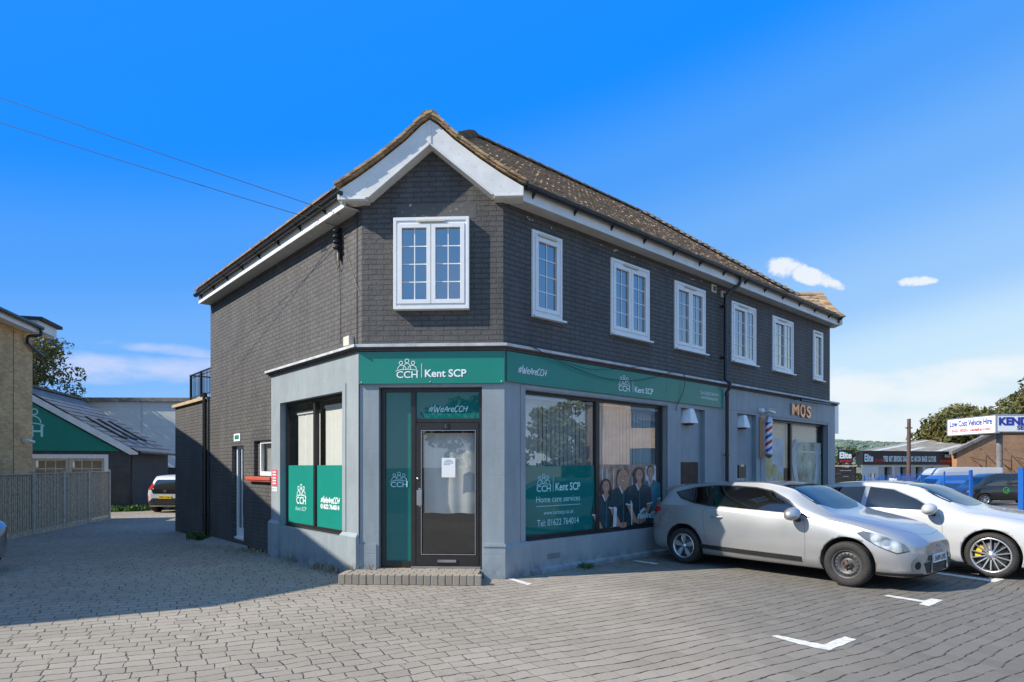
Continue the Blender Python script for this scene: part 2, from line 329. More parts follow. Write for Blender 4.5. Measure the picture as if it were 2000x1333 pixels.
def mk_paving():
    t = NT('paving_setts'); X, Y, Z = t.xyz()
    nx = t.noise(0.45, 3, 0.55, out=1); sep = t.n('ShaderNodeSeparateXYZ'); t.l(nx, sep.inputs[0])
    fx = t.noise(2.6, 3, 0.6, out=1); sepf = t.n('ShaderNodeSeparateXYZ'); t.l(fx, sepf.inputs[0])
    wx = t.math('ADD', t.math('MULTIPLY', t.math('SUBTRACT', sep.outputs[0], 0.5), 0.40), t.math('MULTIPLY', t.math('SUBTRACT', sepf.outputs[0], 0.5), 0.10))
    wy = t.math('ADD', t.math('MULTIPLY', t.math('SUBTRACT', sep.outputs[1], 0.5), 0.32), t.math('MULTIPLY', t.math('SUBTRACT', sepf.outputs[1], 0.5), 0.085))
    Xc = t.math('MINIMUM', t.math('MAXIMUM', X, -9.0), 9.0)
    h = t.math('ADD', t.math('MULTIPLY', X, 0.53), t.math('MULTIPLY', t.math('MULTIPLY', Xc, Xc), 0.018))
    v = t.math('ADD', t.math('MULTIPLY', t.math('SUBTRACT', Y, h), 0.885), wy)
    u = t.math('ADD', t.math('ADD', t.math('MULTIPLY', X, 0.885), t.math('MULTIPLY', Y, 0.465)), wx)
    rv = t.math('DIVIDE', v, 0.150); row = t.math('FLOOR', rv); fv = t.math('FRACT', rv)
    wn1 = t.n('ShaderNodeTexWhiteNoise', noise_dimensions='1D'); t.l(row, wn1.inputs['W'])
    ru = t.math('ADD', t.math('DIVIDE', u, 0.205), t.math('MULTIPLY', wn1.outputs[0], 1.0)); cl = t.math('FLOOR', ru); fu = t.math('FRACT', ru)
    wn = t.n('ShaderNodeTexWhiteNoise', noise_dimensions='3D'); t.l(t.comb(row, cl, 0), wn.inputs['Vector'])
    wn2 = t.n('ShaderNodeTexWhiteNoise', noise_dimensions='3D'); t.l(t.comb(cl, row, 7), wn2.inputs['Vector'])
    dv = t.math('MULTIPLY', t.math('SUBTRACT', 0.5, t.math('ABSOLUTE', t.math('SUBTRACT', fv, 0.5))), 0.150)
    du = t.math('MULTIPLY', t.math('SUBTRACT', 0.5, t.math('ABSOLUTE', t.math('SUBTRACT', fu, 0.5))), 0.205)
    jn = t.rng(t.noise(7, 3, 0.6), 0.3, 0.7, 0.35, 1.5)          # joints open and close along their length
    jw = t.math('MULTIPLY', jn, 0.0060)
    left = t.rng(X, 1.6, -1.6, 0.12, 1.0, True)
    rj = t.rng(t.math('DIVIDE', dv, t.math('MULTIPLY', jw, t.rng(left, 0.22, 1.0, 1.5, 1.15))), 0.55, 1.25, 1, 0, True)
    left = t.rng(X, 1.6, -1.6, 0.12, 1.0, True)
    cj = t.math('MULTIPLY', t.rng(t.math('DIVIDE', du, t.math('MULTIPLY', jw, 1.05)), 0.5, 1.25, 1, 0, True), left)
    cl_ = t.rng(t.math('DIVIDE', du, 0.006), 0.5, 1.2, 1, 0, True)
    joint = t.math('MAXIMUM', rj, cj)
    base = t.mix(wn.outputs[0], (0.258, 0.224, 0.182), (0.302, 0.264, 0.218))
    base = t.mix(t.rng(wn2.outputs[0], 0.75, 1.0, 0, 0.35), base, (0.215, 0.188, 0.158))
    tone = t.rng(t.noise(0.35, 4, 0.6), 0.35, 0.65, 0.86, 1.12); base = t.mix(1.0, base, t.comb(tone, tone, tone), 'MULTIPLY')
    # the parking side is darker blue-grey stone
    dk = t.rng(t.math('ADD', X, t.math('MULTIPLY', t.noise(0.5, 3), 3.0)), 2.2, 5.6, 0, 0.92, True)
    base = t.mix(dk, base, t.mix(wn.outputs[0], (0.122, 0.112, 0.098), (0.150, 0.138, 0.122)))
    fine = t.noise(55, 4, 0.75); kf = t.rng(fine, 0.25, 0.75, 0.84, 1.16); base = t.mix(1.0, base, t.comb(kf, kf, kf), 'MULTIPLY')
    st = t.rng(t.noise(1.4, 5, 0.7), 0.60, 0.72); base = t.mix(t.math('MULTIPLY', st, 0.5), base, (0.10, 0.09, 0.08))
    sand = t.mix(t.rng(t.noise(11, 3, 0.6), 0.5, 0.6), (0.035, 0.031, 0.028), (0.16, 0.14, 0.11))
    base = t.mix(t.math('MULTIPLY', cl_, t.math('MULTIPLY', t.math('SUBTRACT', 1.0, left), 0.30)), base, (0.30, 0.27, 0.22))
    col = t.mix(joint, base, sand)
    speck = t.rng(t.noise(19, 2, 0.5), 0.795, 0.81); col = t.mix(speck, col, (0.5, 0.45, 0.38))
    t.color(col); t.rough(0.82); t.b.inputs['Specular IOR Level'].default_value = 0.35
    dome = t.math('MULTIPLY', t.rng(dv, 0.0, 0.03, 0, 1, True), t.rng(du, 0.0, 0.03, 0, 1, True))
    hh = t.math('ADD', t.math('MULTIPLY', t.math('SUBTRACT', 1.0, joint), 0.8), t.math('MULTIPLY', dome, 0.15))
    hh = t.math('ADD', hh, t.math('MULTIPLY', wn2.outputs[0], 0.10)); hh = t.math('ADD', hh, t.math('MULTIPLY', fine, 0.22)); hh = t.math('ADD', hh, t.math('MULTIPLY', t.noise(12, 3, 0.6), 0.5))
    t.bump(hh, 0.55, 0.008)
mk_paving()
def mk_asphalt():
    t = NT('asphalt'); n = t.noise(0.25, 4, 0.6); f = t.noise(60, 3, 0.7)
    col = t.mix(t.rng(n, 0.35, 0.65), (0.085, 0.08, 0.073), (0.20, 0.17, 0.125)); k = t.rng(f, 0.3, 0.7, 0.8, 1.2)
    t.color(t.mix(1.0, col, t.comb(k, k, k), 'MULTIPLY')); t.rough(0.9); t.bump(f, 0.4, 0.005)
mk_asphalt()
def mk_step_brick():
    t = NT('step_block'); g = t.n('ShaderNodeNewGeometry')
    col = t.mix(g.outputs['Random Per Island'], (0.30, 0.255, 0.20), (0.25, 0.212, 0.170)); f = t.noise(40, 4, 0.7); k = t.rng(f, 0.3, 0.7, 0.82, 1.18)
    t.color(t.mix(1.0, col, t.comb(k, k, k), 'MULTIPLY')); t.rough(0.88); t.bump(f, 0.5, 0.004)
mk_step_brick()
def mk_warehouse():
    t = NT('cladding_pale'); X, Y, Z = t.xyz()
    gx = t.math('FRACT', t.math('DIVIDE', X, 6.2)); gz = t.math('FRACT', t.math('DIVIDE', t.math('ADD', Z, 0.5), 1.25))
    l = t.math('MAXIMUM', t.rng(t.math('ABSOLUTE', t.math('SUBTRACT', gx, 0.5)), 0.487, 0.49), t.rng(t.math('ABSOLUTE', t.math('SUBTRACT', gz, 0.5)), 0.482, 0.49))
    n = t.rng(t.noise(0.6, 4), 0.3, 0.7, 0.93, 1.07)
    col = t.mix(1.0, (0.50, 0.50, 0.48), t.comb(n, n, n), 'MULTIPLY'); t.color(t.mix(t.math('MULTIPLY', l, 0.45), col, (0.25, 0.27, 0.30))); t.rough(0.6)
mk_warehouse()
def mk_corr():
    t = NT('cement_sheet'); X, Y, Z = t.xyz()
    n = t.noise(0.7, 6, 0.75); w = t.math('SINE', t.math('MULTIPLY', X, 40.0))
    col = t.mix(t.rng(n, 0.35, 0.65), (0.17, 0.15, 0.12), (0.33, 0.30, 0.25)); t.color(col); t.rough(0.9); t.bump(w, 0.7, 0.03)
mk_corr()
def mk_hill():
    t = NT('wooded_hill'); n = t.noise(0.02, 6, 0.75); n2 = t.noise(0.12, 4, 0.7)
    col = t.mix(t.rng(n, 0.4, 0.6), (0.07, 0.11, 0.09), (0.13, 0.17, 0.12)); k = t.rng(n2, 0.35, 0.65, 0.55, 1.4)  # blue-green lift in the tones stands in for distance haze
    t.color(t.mix(1.0, col, t.comb(k, k, k), 'MULTIPLY')); t.rough(0.9)
mk_hill()
def paint(name, col, metal=0.0, flake=0.0, rough=0.3):
    t = NT(name); n = t.noise(2.0, 3); k = t.rng(n, 0.3, 0.7, 0.96, 1.04)
    t.color(t.mix(1.0, col, t.comb(k, k, k), 'MULTIPLY')); t.b.inputs['Metallic'].default_value = metal
    dust = t.rng(t.noise(2, 3, 0.6), 0.35, 0.7, rough, rough+0.03); t.rough(dust)
    t.b.inputs['Coat Weight'].default_value = 1.0; t.b.inputs['Coat Roughness'].default_value = 0.05
paint('silver_paint', (0.42, 0.425, 0.435), 0.65, rough=0.32)
paint('white_car_paint', (0.43, 0.435, 0.44), 0.0, rough=0.4)
paint('dark_car_paint', (0.05, 0.052, 0.056), 0.5, rough=0.3)
paint('silver_dark_paint', (0.34, 0.36, 0.38), 0.6, rough=0.3)
paint('black_car_paint', (0.012, 0.012, 0.013), 0.0, rough=0.25)
paint('blue_car_paint', (0.03, 0.12, 0.36), 0.2, rough=0.3)
plain('tyre_rubber', (0.024, 0.023, 0.022), 0.8, var=0.25, scale=20, bump=0.4)
plain('alloy_silver', (0.62, 0.63, 0.65), 0.28, metal=0.8, var=0.05)
plain('steel_wheel', (0.075, 0.075, 0.08), 0.5, metal=0.3, var=0.2, scale=20)
plain('wheel_dark', (0.02, 0.02, 0.02), 0.6)
plain('caliper_yellow', (0.65, 0.42, 0.01), 0.4)
plain('lamp_red', (0.42, 0.012, 0.012), 0.12, var=0.1)
def mk_headlamp():
    t = NT('headlamp'); v = t.n('ShaderNodeTexVoronoi'); v.inputs['Scale'].default_value = 7; t.l(t.obj(), v.inputs['Vector'])
    col = t.mix(t.rng(v.outputs[0], 0.1, 0.6), (0.75, 0.76, 0.74), (0.16, 0.17, 0.17)); t.color(col); t.rough(0.12); t.b.inputs['Coat Weight'].default_value = 1; t.b.inputs['Metallic'].default_value = 0.4
mk_headlamp()
plain('plate_yellow', (0.72, 0.50, 0.03), 0.4, var=0.02)
plain('plate_white', (0.72, 0.72, 0.72), 0.4, var=0.02)
def M_(n): return MATS[n]
# ---------------------------------------------------------------- geometry helpers
class MB:
    def __init__(s): s.v = []; s.f = []; s.mi = []; s.sm = []
    def add(s, vs, fs, mi=0, smooth=False):
        o = len(s.v); s.v += [tuple(p) for p in vs]
        for f in fs: s.f.append([o+i for i in f]); s.mi.append(mi); s.sm.append(smooth)
    def quad(s, a, b, c, d, mi=0): s.add([a, b, c, d], [(0, 1, 2, 3)], mi)
    def box(s, x0, x1, y0, y1, z0, z1, mi=0, M=None):
        vs = [Vector((x, y, z)) for z in (z0, z1) for y in (y0, y1) for x in (x0, x1)]
        if M is not None: vs = [M @ p for p in vs]
        s.add(vs, [(0, 2, 3, 1), (4, 5, 7, 6), (0, 1, 5, 4), (2, 6, 7, 3), (0, 4, 6, 2), (1, 3, 7, 5)], mi)
        return s
    def prism(s, poly, y0, y1, mi=0, axis='y'):
        """extrude a polygon given in (x,z) along y, in (x,y) along z, or in (y,z) along x"""
        f = {'y': lambda p, t: (p[0], t, p[1]), 'z': lambda p, t: (p[0], p[1], t), 'x': lambda p, t: (t, p[0], p[1])}[axis]
        n = len(poly); vs = [f(p, y0) for p in poly]+[f(p, y1) for p in poly]
        s.add(vs, [tuple(range(n)), tuple(range(2*n-1, n-1, -1))]+[(i, (i+1) % n + 0, (i+1) % n+n, i+n)[::-1] for i in range(n)], mi)
        return s
    def tube(s, pts, r, n=8, mi=0, cap=True, smooth=True):
        pts = [Vector(p) for p in pts]; rs = r if isinstance(r, (list, tuple)) else [r]*len(pts)
        vs = []; up = None
        for i, p in enumerate(pts):
            t = (pts[min(i+1, len(pts)-1)]-pts[max(i-1, 0)]).normalized()
            if up is None or abs(t.dot(up)) > 0.97: up = Vector((0, 0, 1)) if abs(t.z) < 0.9 else Vector((1, 0, 0))
            a = t.cross(up).normalized(); b = a.cross(t).normalized(); up = b
            for k in range(n): q = 2*pi*k/n; vs.append(p+a*cos(q)*rs[i]+b*sin(q)*rs[i])
        fs = [(i*n+k, i*n+(k+1) % n, (i+1)*n+(k+1) % n, (i+1)*n+k) for i in range(len(pts)-1) for k in range(n)]
        s.add(vs, fs, mi, smooth)
        if cap: s.add(vs[:n], [tuple(range(n))[::-1]], mi); s.add(vs[-n:], [tuple(range(n))], mi)
        return s
    def lathe(s, prof, n=32, mi=0, M=None, smooth=True, a0=0, a1=2*pi):
        """prof = (radius, height) pairs round the y axis"""
        full = abs(a1-a0-2*pi) < 1e-6; m = n if full else n+1
        vs = []
        for r, h in prof:
            for k in range(m): q = a0+(a1-a0)*k/n; vs.append(Vector((r*cos(q), h, r*sin(q))))
        if M is not None: vs = [M @ p for p in vs]
        fs = [(i*m+k, i*m+(k+1) % m, (i+1)*m+(k+1) % m, (i+1)*m+k) for i in range(len(prof)-1) for k in range(n if not full else m)]
        s.add(vs, fs, mi, smooth); return s
    def ribbon(s, pts, w, y=0.0, th=0.002, mi=0, closed=False):
        """flat stroke in the x-z plane"""
        P = [Vector((p[0], p[1])) for p in pts]; n = len(P); L_ = []; R_ = []
        for i in range(n):
            a = P[(i-1) % n] if closed or i > 0 else P[i]; b = P[(i+1) % n] if closed or i < n-1 else P[i]
            t = (b-a); t = t.normalized() if t.length > 1e-9 else Vector((1, 0)); nn = Vector((-t.y, t.x))*w/2
            L_.append(P[i]+nn); R_.append(P[i]-nn)
        vs = [(p.x, y, p.y) for p in L_]+[(p.x, y, p.y) for p in R_]+[(p.x, y+th, p.y) for p in L_]+[(p.x, y+th, p.y) for p in R_]
        m = n if closed else n-1; fs = []
        for i in range(m):
            j = (i+1) % n; fs += [(i, j, n+j, n+i), (i, 2*n+i, 2*n+j, j), (n+i, n+j, 3*n+j, 3*n+i)]
        s.add(vs, fs, mi); return s
    def mesh(s, name, mats):
        me = bpy.data.meshes.new(name); me.from_pydata(s.v, [], s.f)
        for m in mats: me.materials.append(MATS[m])
        me.polygons.foreach_set('material_index', s.mi); me.polygons.foreach_set('use_smooth', s.sm); me.update(); return me

def link(name, me, parent=None, M=None):
    o = bpy.data.objects.new(name, me); COL.objects.link(o)
    if parent is not None: o.parent = parent
    if M is not None: o.matrix_local = M
    return o
def part(name, mb, mats, parent, M=None, label=None, bevel=0.0):
    if isinstance(mats, str): mats = [mats]
    o = link(name, mb.mesh(name, mats), parent, M)
    if label: o['label'] = label
    if bevel:
        b = o.modifiers.new('bevel', 'BEVEL'); b.width = bevel; b.segments = 2; b.limit_method = 'ANGLE'; b.angle_limit = radians(40)
    return o
def tag(o, label, cat, group=None, kind=None):
    if label: o['label'] = label
    if cat: o['category'] = cat
    if group: o['group'] = group
    if kind: o['kind'] = kind
    return o
def thing(name, M, label, cat, group=None):
    o = bpy.data.objects.new(name, None); COL.objects.link(o)
    o.matrix_world = M if isinstance(M, Matrix) else Matrix.Translation(M); o.empty_display_size = 0.3
    return tag(o, label, cat, group)
def solo(name, mb, mats, M, label, cat, group=None, kind=None, bevel=0.0):
    o = part(name, mb, mats, None, M, bevel=bevel); return tag(o, label, cat, group, kind)
def struct(name, mb, mats, M=None): return solo(name, mb, mats, M, None, None, kind='structure')
def kids(o): return [c for c in bpy.data.objects if c.parent == o]
def dup(root, M, label=None, group=None):
    r = root.copy(); COL.objects.link(r); r.matrix_world = M
    if label: r['label'] = label
    if group: r['group'] = group
    for ch in kids(root):
        c = ch.copy(); COL.objects.link(c); c.parent = r
        for g in kids(ch):
            d = g.copy(); COL.objects.link(d); d.parent = c
    return r
def frame(o, ax, z=0.0):
    """x along a facade, y into the wall, z up"""
    x = Vector((ax[0], ax[1], 0)).normalized(); y = Vector((-x.y, x.x, 0))
    return Matrix(((x.x, y.x, 0, o[0]), (x.y, y.y, 0, o[1]), (0, 0, 1, z), (0, 0, 0, 1)))
def smoothstep(a, b, t): t = max(0, min(1, (t-a)/(b-a))); return t*t*(3-2*t)

# lettering -------------------------------------------------------
def text_mb(s, x, z, h, y=-0.004, align='LEFT', bold=0.0, xs=1.0, shear=0.0, th=0.003, width=None, mi=0, mb=None, space=1.0):
    cu = bpy.data.curves.new('t', 'FONT'); cu.body = s; cu.size = 1.0; cu.offset = bold; cu.shear = shear; cu.space_character = space; cu.resolution_u = 4
    o = bpy.data.objects.new('t', cu); COL.objects.link(o)
    dg = bpy.context.evaluated_depsgraph_get(); me = bpy.data.meshes.new_from_object(o.evaluated_get(dg))
    vs = [v.co.copy() for v in me.vertices]; fs = [tuple(p.vertices) for p in me.polygons]
    bpy.data.objects.remove(o); bpy.data.curves.remove(cu); bpy.data.meshes.remove(me)
    mb = mb or MB()
    if not vs: return mb
    k = h/0.69; x0 = min(v.x for v in vs); x1 = max(v.x for v in vs)
    kx = width/(x1-x0) if width else k*xs
    w = (x1-x0)*kx; ox = x-(w/2 if align == 'CENTER' else (w if align == 'RIGHT' else 0))
    mb.add([(ox+(v.x-x0)*kx, y, z+v.y*k) for v in vs], fs, mi); return mb
HAND = {'#': ([[(.1, 0), (.25, .7)], [(.3, 0), (.45, .7)], [(0, .22), (.5, .27)], [(.03, .47), (.53, .52)]], .6),
 'W': ([[(0, .95), (.06, .1), (.12, .0), (.3, .6), (.36, .05), (.42, 0), (.62, .8)]], .68), 'e': ([[(.03, .25), (.22, .3), (.3, .42), (.2, .52), (.06, .4), (.03, .18), (.14, .0), (.32, .1)]], .38),
 'A': ([[(0, 0), (.22, .65), (.3, .65), (.38, 0)], [(.06, .25), (.42, .3)]], .45), 'r': ([[(.04, .5), (.05, 0)], [(.05, .3), (.15, .48), (.28, .5)]], .3),
 'C': ([[(.4, .72), (.28, .8), (.1, .65), (.03, .3), (.1, .03), (.22, 0), (.38, .12)]], .46), 'H': ([[(.05, .75), (.0, 0)], [(.4, .8), (.36, 0)], [(-.02, .36), (.5, .42)]], .5)}
def hand_mb(s, x, z, h, width, w=0.09, y=-0.004, mb=None, mi=0, shear=0.12):
    mb = mb or MB(); tot = sum(HAND[c][1] for c in s); kx = width/tot; cx = 0
    for c in s:
        st, adv = HAND[c]
        for line in st:
            P = []
            for i in range(len(line)-1):
                for j in range(4):
                    t = j/4; p0 = line[max(i-1, 0)]; p1 = line[i]; p2 = line[i+1]; p3 = line[min(i+2, len(line)-1)]
                    q = [0.5*((2*p1[a])+(-p0[a]+p2[a])*t+(2*p0[a]-5*p1[a]+4*p2[a]-p3[a])*t*t+(-p0[a]+3*p1[a]-3*p2[a]+p3[a])*t**3) for a in (0, 1)]
                    P.append(q)
            P.append(line[-1])
            mb.ribbon([(x+(cx+p[0]+p[1]*shear)*kx, z+p[1]*h) for p in P], w*h, y, 0.003, mi)
        cx += adv
    return mb
def arc(cx, cz, r, a0, a1, n=16, rz=None):
    return [(cx+r*cos(a0+(a1-a0)*i/n), cz+(rz or r)*sin(a0+(a1-a0)*i/n)) for i in range(n+1)]
def logo_mb(x, z, w, y=-0.004, mb=None, mi=0):
    """three people over an arc, 'CCH' below; w = overall width, z = baseline of the letters"""
    mb = mb or MB(); k = w; t = 0.028*k
    tb = z+0.33*k
    mb.ribbon(arc(x+.5*k, tb-.06*k, .5*k, pi*0.97, pi*0.03, 16, .10*k), t, y, 0.003, mi)
    mb.ribbon(arc(x+.5*k, tb+.41*k, .085*k, 0, 2*pi, 18), t, y, 0.003, mi)
    for sx in (-.27, .27): mb.ribbon(arc(x+(.5+sx)*k, tb+.33*k, .075*k, 0, 2*pi, 18), t, y, 0.003, mi)
    mb.ribbon(arc(x+.5*k, tb+.05*k, .17*k, 0, pi, 16, .26*k), t, y, 0.003, mi)
    mb.ribbon(arc(x+.27*k, tb+.03*k, .19*k, 0, pi, 16, .19*k), t, y, 0.003, mi)
    mb.ribbon(arc(x+.73*k, tb+.03*k, .19*k, 0, pi, 16, .19*k), t, y, 0.003, mi)
    text_mb('CCH', x+.03*k, z, .29*k, y, 'LEFT', 0.012, width=.94*k, mb=mb, mi=mi)
    return mb

# ---------------------------------------------------------------- site frames
TH = radians(47.9)
R_ = Vector((sin(TH), cos(TH))); L_ = Vector((-cos(TH), sin(TH)))
B_ = Vector((-0.129, 9.13)); CH = (R_-L_).normalized(); A_ = B_-CH*2.12
FR = frame(B_, R_); FC = frame(A_, CH); FL = frame(A_, -L_)
def gz(x, y):
    """ground height: falls gently to the yard at back left and to the road at back right"""
    t = (Vector((x, y))-A_).dot(L_)
    z = -0.0115*max(0.0, min(14.0, t))
    z -= 0.031*max(0.0, min(70.0, y-16.0))*smoothstep(3, 12, x)
    return z

# ---------------------------------------------------------------- ground
def grid_sheet(name, xs, ys, mat, dz=0.0):
    mb = MB(); vs = [(x, y, gz(x, y)+dz) for y in ys for x in xs]; nx = len(xs)
    mb.add(vs, [(j*nx+i, j*nx+i+1, (j+1)*nx+i+1, (j+1)*nx+i) for j in range(len(ys)-1) for i in range(nx-1)], 0, True)
    return struct(name, mb, mat)
def lin(a, b, n): return [a+(b-a)*i/n for i in range(n+1)]
grid_sheet('ground', [-2500, -900, -300, -100]+lin(-60, 60, 60)+[100, 300, 900, 2500], [-900, -200, -60]+lin(-30, 90, 60)+[120, 200, 500, 1200, 3000], 'asphalt', -0.03)
paving = grid_sheet('paving', lin(-16, 17.5, 60), lin(-3, 30, 60), 'paving_setts', 0.0)
grid_sheet('yard_paving', lin(17.5, 60, 30), lin(-30, 60, 50), 'asphalt', -0.012)

def mark(pts, z=0.004):
    mb = MB(); fl = []
    for (p, q) in zip(pts[0::2], pts[1::2]): fl.append((Vector(p), Vector(q)))
    for p, q, w in [(a, b, 0.09) for a, b in fl]:
        t = (q-p).normalized(); n = Vector((-t.y, t.x))*w/2
        mb.add([(*(p+n), gz(*p)+z), (*(p-n), gz(*p)+z), (*(q-n), gz(*q)+z), (*(q+n), gz(*q)+z)], [(0, 1, 2, 3)])
    return mb
def mark_poly(polys):
    mb = MB()
    for P in polys:
        # slightly ragged edge
        out = []
        for i in range(len(P)):
            a = Vector(P[i]); b = Vector(P[(i+1) % len(P)]); n = max(1, int((b-a).length/0.05))
            for k in range(n):
                q = a.lerp(b, k/n); out.append((q.x+random.uniform(-.006, .006), q.y+random.uniform(-.006, .006)))
        mb.add([(x, y, gz(x, y)+0.004) for x, y in out], [tuple(range(len(out)))])
    return mb
# bay corner marks painted on the setts, in metres
for P in ([(2.527, 6.012), (2.593, 6.048), (2.878, 5.718), (3.23, 5.994), (3.285, 5.887), (2.85, 5.543), (2.75, 5.621), (2.633, 5.785)],
          [(4.735, 7.865), (4.832, 7.928), (5.076, 7.595), (5.244, 7.713), (5.323, 7.624), (4.926, 7.289), (4.876, 7.397), (5.0, 7.509)],
          [(6.25, 10.15), (6.35, 10.2), (7.0, 9.02), (7.16, 9.128), (7.215, 9.045), (6.885, 8.805), (6.84, 8.9)],
          [(-0.075, 9.086), (-0.015, 9.128), (0.288, 8.69), (0.213, 8.577)],
          [(2.102, 10.785), (2.164, 10.874), (2.506, 10.529), (2.427, 10.418)]):
    part('bay_marking', mark_poly([P]), 'white_line', paving)
# ================================================================ the corner building
bld = thing('corner_building', Matrix.Translation((B_.x, B_.y, 0)), 'two-storey black painted brick corner building with blue-grey shopfront and brown tiled roof', 'building')
IB = bld.matrix_world.inverted(); IB = Matrix.Translation((-B_.x, -B_.y, 0))
bR, bC, bL = IB @ FR, IB @ FC, IB @ FL
PR = 0.05                                    # the rendered shopfront stands proud of the brick

def panel(mb, x0, x1, z0, z1, holes=(), y=0.0, depth=0.1, mi=0, rmi=None):
    rmi = mi if rmi is None else rmi
    xs = sorted({x0, x1, *[h[0] for h in holes], *[h[1] for h in holes]}); zs = sorted({z0, z1, *[h[2] for h in holes], *[h[3] for h in holes]})
    for i in range(len(xs)-1):
        for j in range(len(zs)-1):
            cx, cz = (xs[i]+xs[i+1])/2, (zs[j]+zs[j+1])/2
            if any(h[0] < cx < h[1] and h[2] < cz < h[3] for h in holes): continue
            mb.quad((xs[i], y, zs[j]), (xs[i+1], y, zs[j]), (xs[i+1], y, zs[j+1]), (xs[i], y, zs[j+1]), mi)
    for h in holes:
        a, b, c, d = h[:4]; dp = h[4] if len(h) > 4 else depth
        e = y+dp
        mb.quad((a, y, c), (a, e, c), (a, e, d), (a, y, d), rmi); mb.quad((b, y, d), (b, e, d), (b, e, c), (b, y, c), rmi)
        mb.quad((a, y, d), (a, e, d), (b, e, d), (b, y, d), rmi); mb.quad((a, e, c), (a, y, c), (b, y, c), (b, e, c), rmi)
    return mb
LEN = 15.17; B2 = 12.17
UW = [(0.576, 1.243, 1), (2.486, 3.616, 2), (4.452, 5.583, 2), (6.669, 7.794, 3), (8.635, 9.781, 3), (11.002, 11.637, 1)]
WZ0, WZ1 = 3.99, 5.31
mb = MB(); panel(mb, 0, B2, 3.30, 5.62, [(a+.03, b-.03, WZ0+.03, WZ1-.03) for a, b, _ in UW], depth=0.12)
part('brick_wall', mb, 'painted_brick', bld, bR)
mb = MB(); panel(mb, 0, 2.12, 3.30, 5.56, [(.53, 1.59, 4.0, 5.30)], depth=0.12)
mb.add([(0, 0, 5.56), (2.12, 0, 5.56), (1.06, 0, 6.55)], [(0, 1, 2)]); part('brick_wall', mb, 'painted_brick', bld, bC)
mb = MB(); panel(mb, -7.35, 0, 3.32, 5.62); panel(mb, -7.35, -3.36, -.25, 3.32, [(-5.82, -5.08, .07, 2.10, .14), (-4.48, -3.42, 1.46, 2.17, .14)])
# segmental arch over the side door
pts = [(-5.82, 2.10)]+[(-5.45+.37*cos(a), 2.10+.075*sin(a)) for a in lin(pi, 0, 10)]+[(-5.08, 2.10)]
part('brick_wall', mb, 'painted_brick', bld, bL)
mb = MB(); mb.quad((-7.35, 0, -.25), (-7.35, 14, -.25), (-7.35, 14, 5.62), (-7.35, 0, 5.62)); part('brick_wall', mb, 'painted_brick', bld, bL)
# far chamfer and far flank
M2 = bR @ Matrix.Translation((B2, 0, 0)) @ Matrix.Rotation(radians(45), 4, 'Z')
mb = MB(); panel(mb, 0, 2.12, -1, 5.56); mb.add([(0, 0, 5.56), (2.12, 0, 5.56), (1.06, 0, 6.55)], [(0, 1, 2)])
mb.quad((2.12, 0, -1), (2.12+5.1, 5.1, -1), (2.12+5.1, 5.1, 5.6), (2.12, 0, 5.6)); part('brick_wall', mb, 'painted_brick', bld, M2)

# ---- rendered shopfront
kx = .414*PR
mb = MB(); panel(mb, -kx, 12.40, -.5, 3.36, [(.394, 4.152, .505, 2.82, .13), (4.613, 5.515, -.4, 2.82, .10), (6.865, 7.744, -.4, 2.84, .10), (8.187, 11.874, .5, 2.80, .16)], y=-PR)
for a, b, d in ((4.613, 5.515, 2.82), (6.865, 7.744, 2.84)): mb.quad((a, .10-PR, -.4), (b, .10-PR, -.4), (b, .10-PR, d), (a, .10-PR, d))
mb.quad((12.40, -PR, -.5), (12.40, 1.4, -.5), (12.40, 1.4, 3.36), (12.40, -PR, 3.36))
# corner pier plinth, raised architraves, low plinth ledge
mb.box(-.414*.085, .49, -.085, -PR-.0, -.02, .475); mb.add([(-.035, -.085, .475), (.49, -.085, .475), (.46, -PR-.001, .515), (-.02, -PR-.001, .515)], [(0, 1, 2, 3)])
mb.box(.30, .394, -PR-.012, -PR+.02, .52, 2.84); mb.box(.30, 4.30, -PR-.012, -PR+.02, 2.84, 2.886); mb.box(4.152, 4.30, -PR-.012, -PR+.02, .0, 2.84)
mb.box(7.95, 8.187, -PR-.012, -PR+.02, -.4, 2.86); mb.box(11.874, 12.08, -PR-.012, -PR+.02, -.4, 2.86); mb.box(6.28, 7.95, -PR-.006, -PR+.02, 2.90, 2.915); mb.box(7.95, 12.08, -PR-.012, -PR+.02, 2.86, 2.885)
mb.add([(.49, -.10, -.02), (4.2, -.10, -.02), (4.2, -.10, .055), (.49, -.10, .055), (4.2, -PR-.001, .09), (.49, -PR-.001, .09)], [(0, 1, 2, 3), (3, 2, 4, 5)])
part('shopfront_wall', mb, 'grey_render', bld, bR)
mb = MB(); panel(mb, -kx, 2.12+kx, -.1, 3.36, [(.27, 1.809, .12, 2.83, .16)], y=-PR)
mb.box(1.84, 2.12+.035, -.085, -PR, -.02, .475); mb.box(1.83, 2.12+.045, -.095, -PR-.001, .475, .495); mb.box(1.835, 2.12+.04, -.088, -PR-.001, .495, .515)
mb.box(-.02, .235, -PR-.016, -PR, -.02, .50)
part('shopfront_wall', mb, 'grey_render', bld, bC)
PL = .07
mb = MB(); panel(mb, -3.372, .414*PL, -.2, 3.36, [(-2.918, -.469, .566, 2.815, .15)], y=-PL)
mb.quad((-3.372, .02, -.2), (-3.372, -PL, -.2), (-3.372, -PL, 3.36), (-3.372, .02, 3.36))
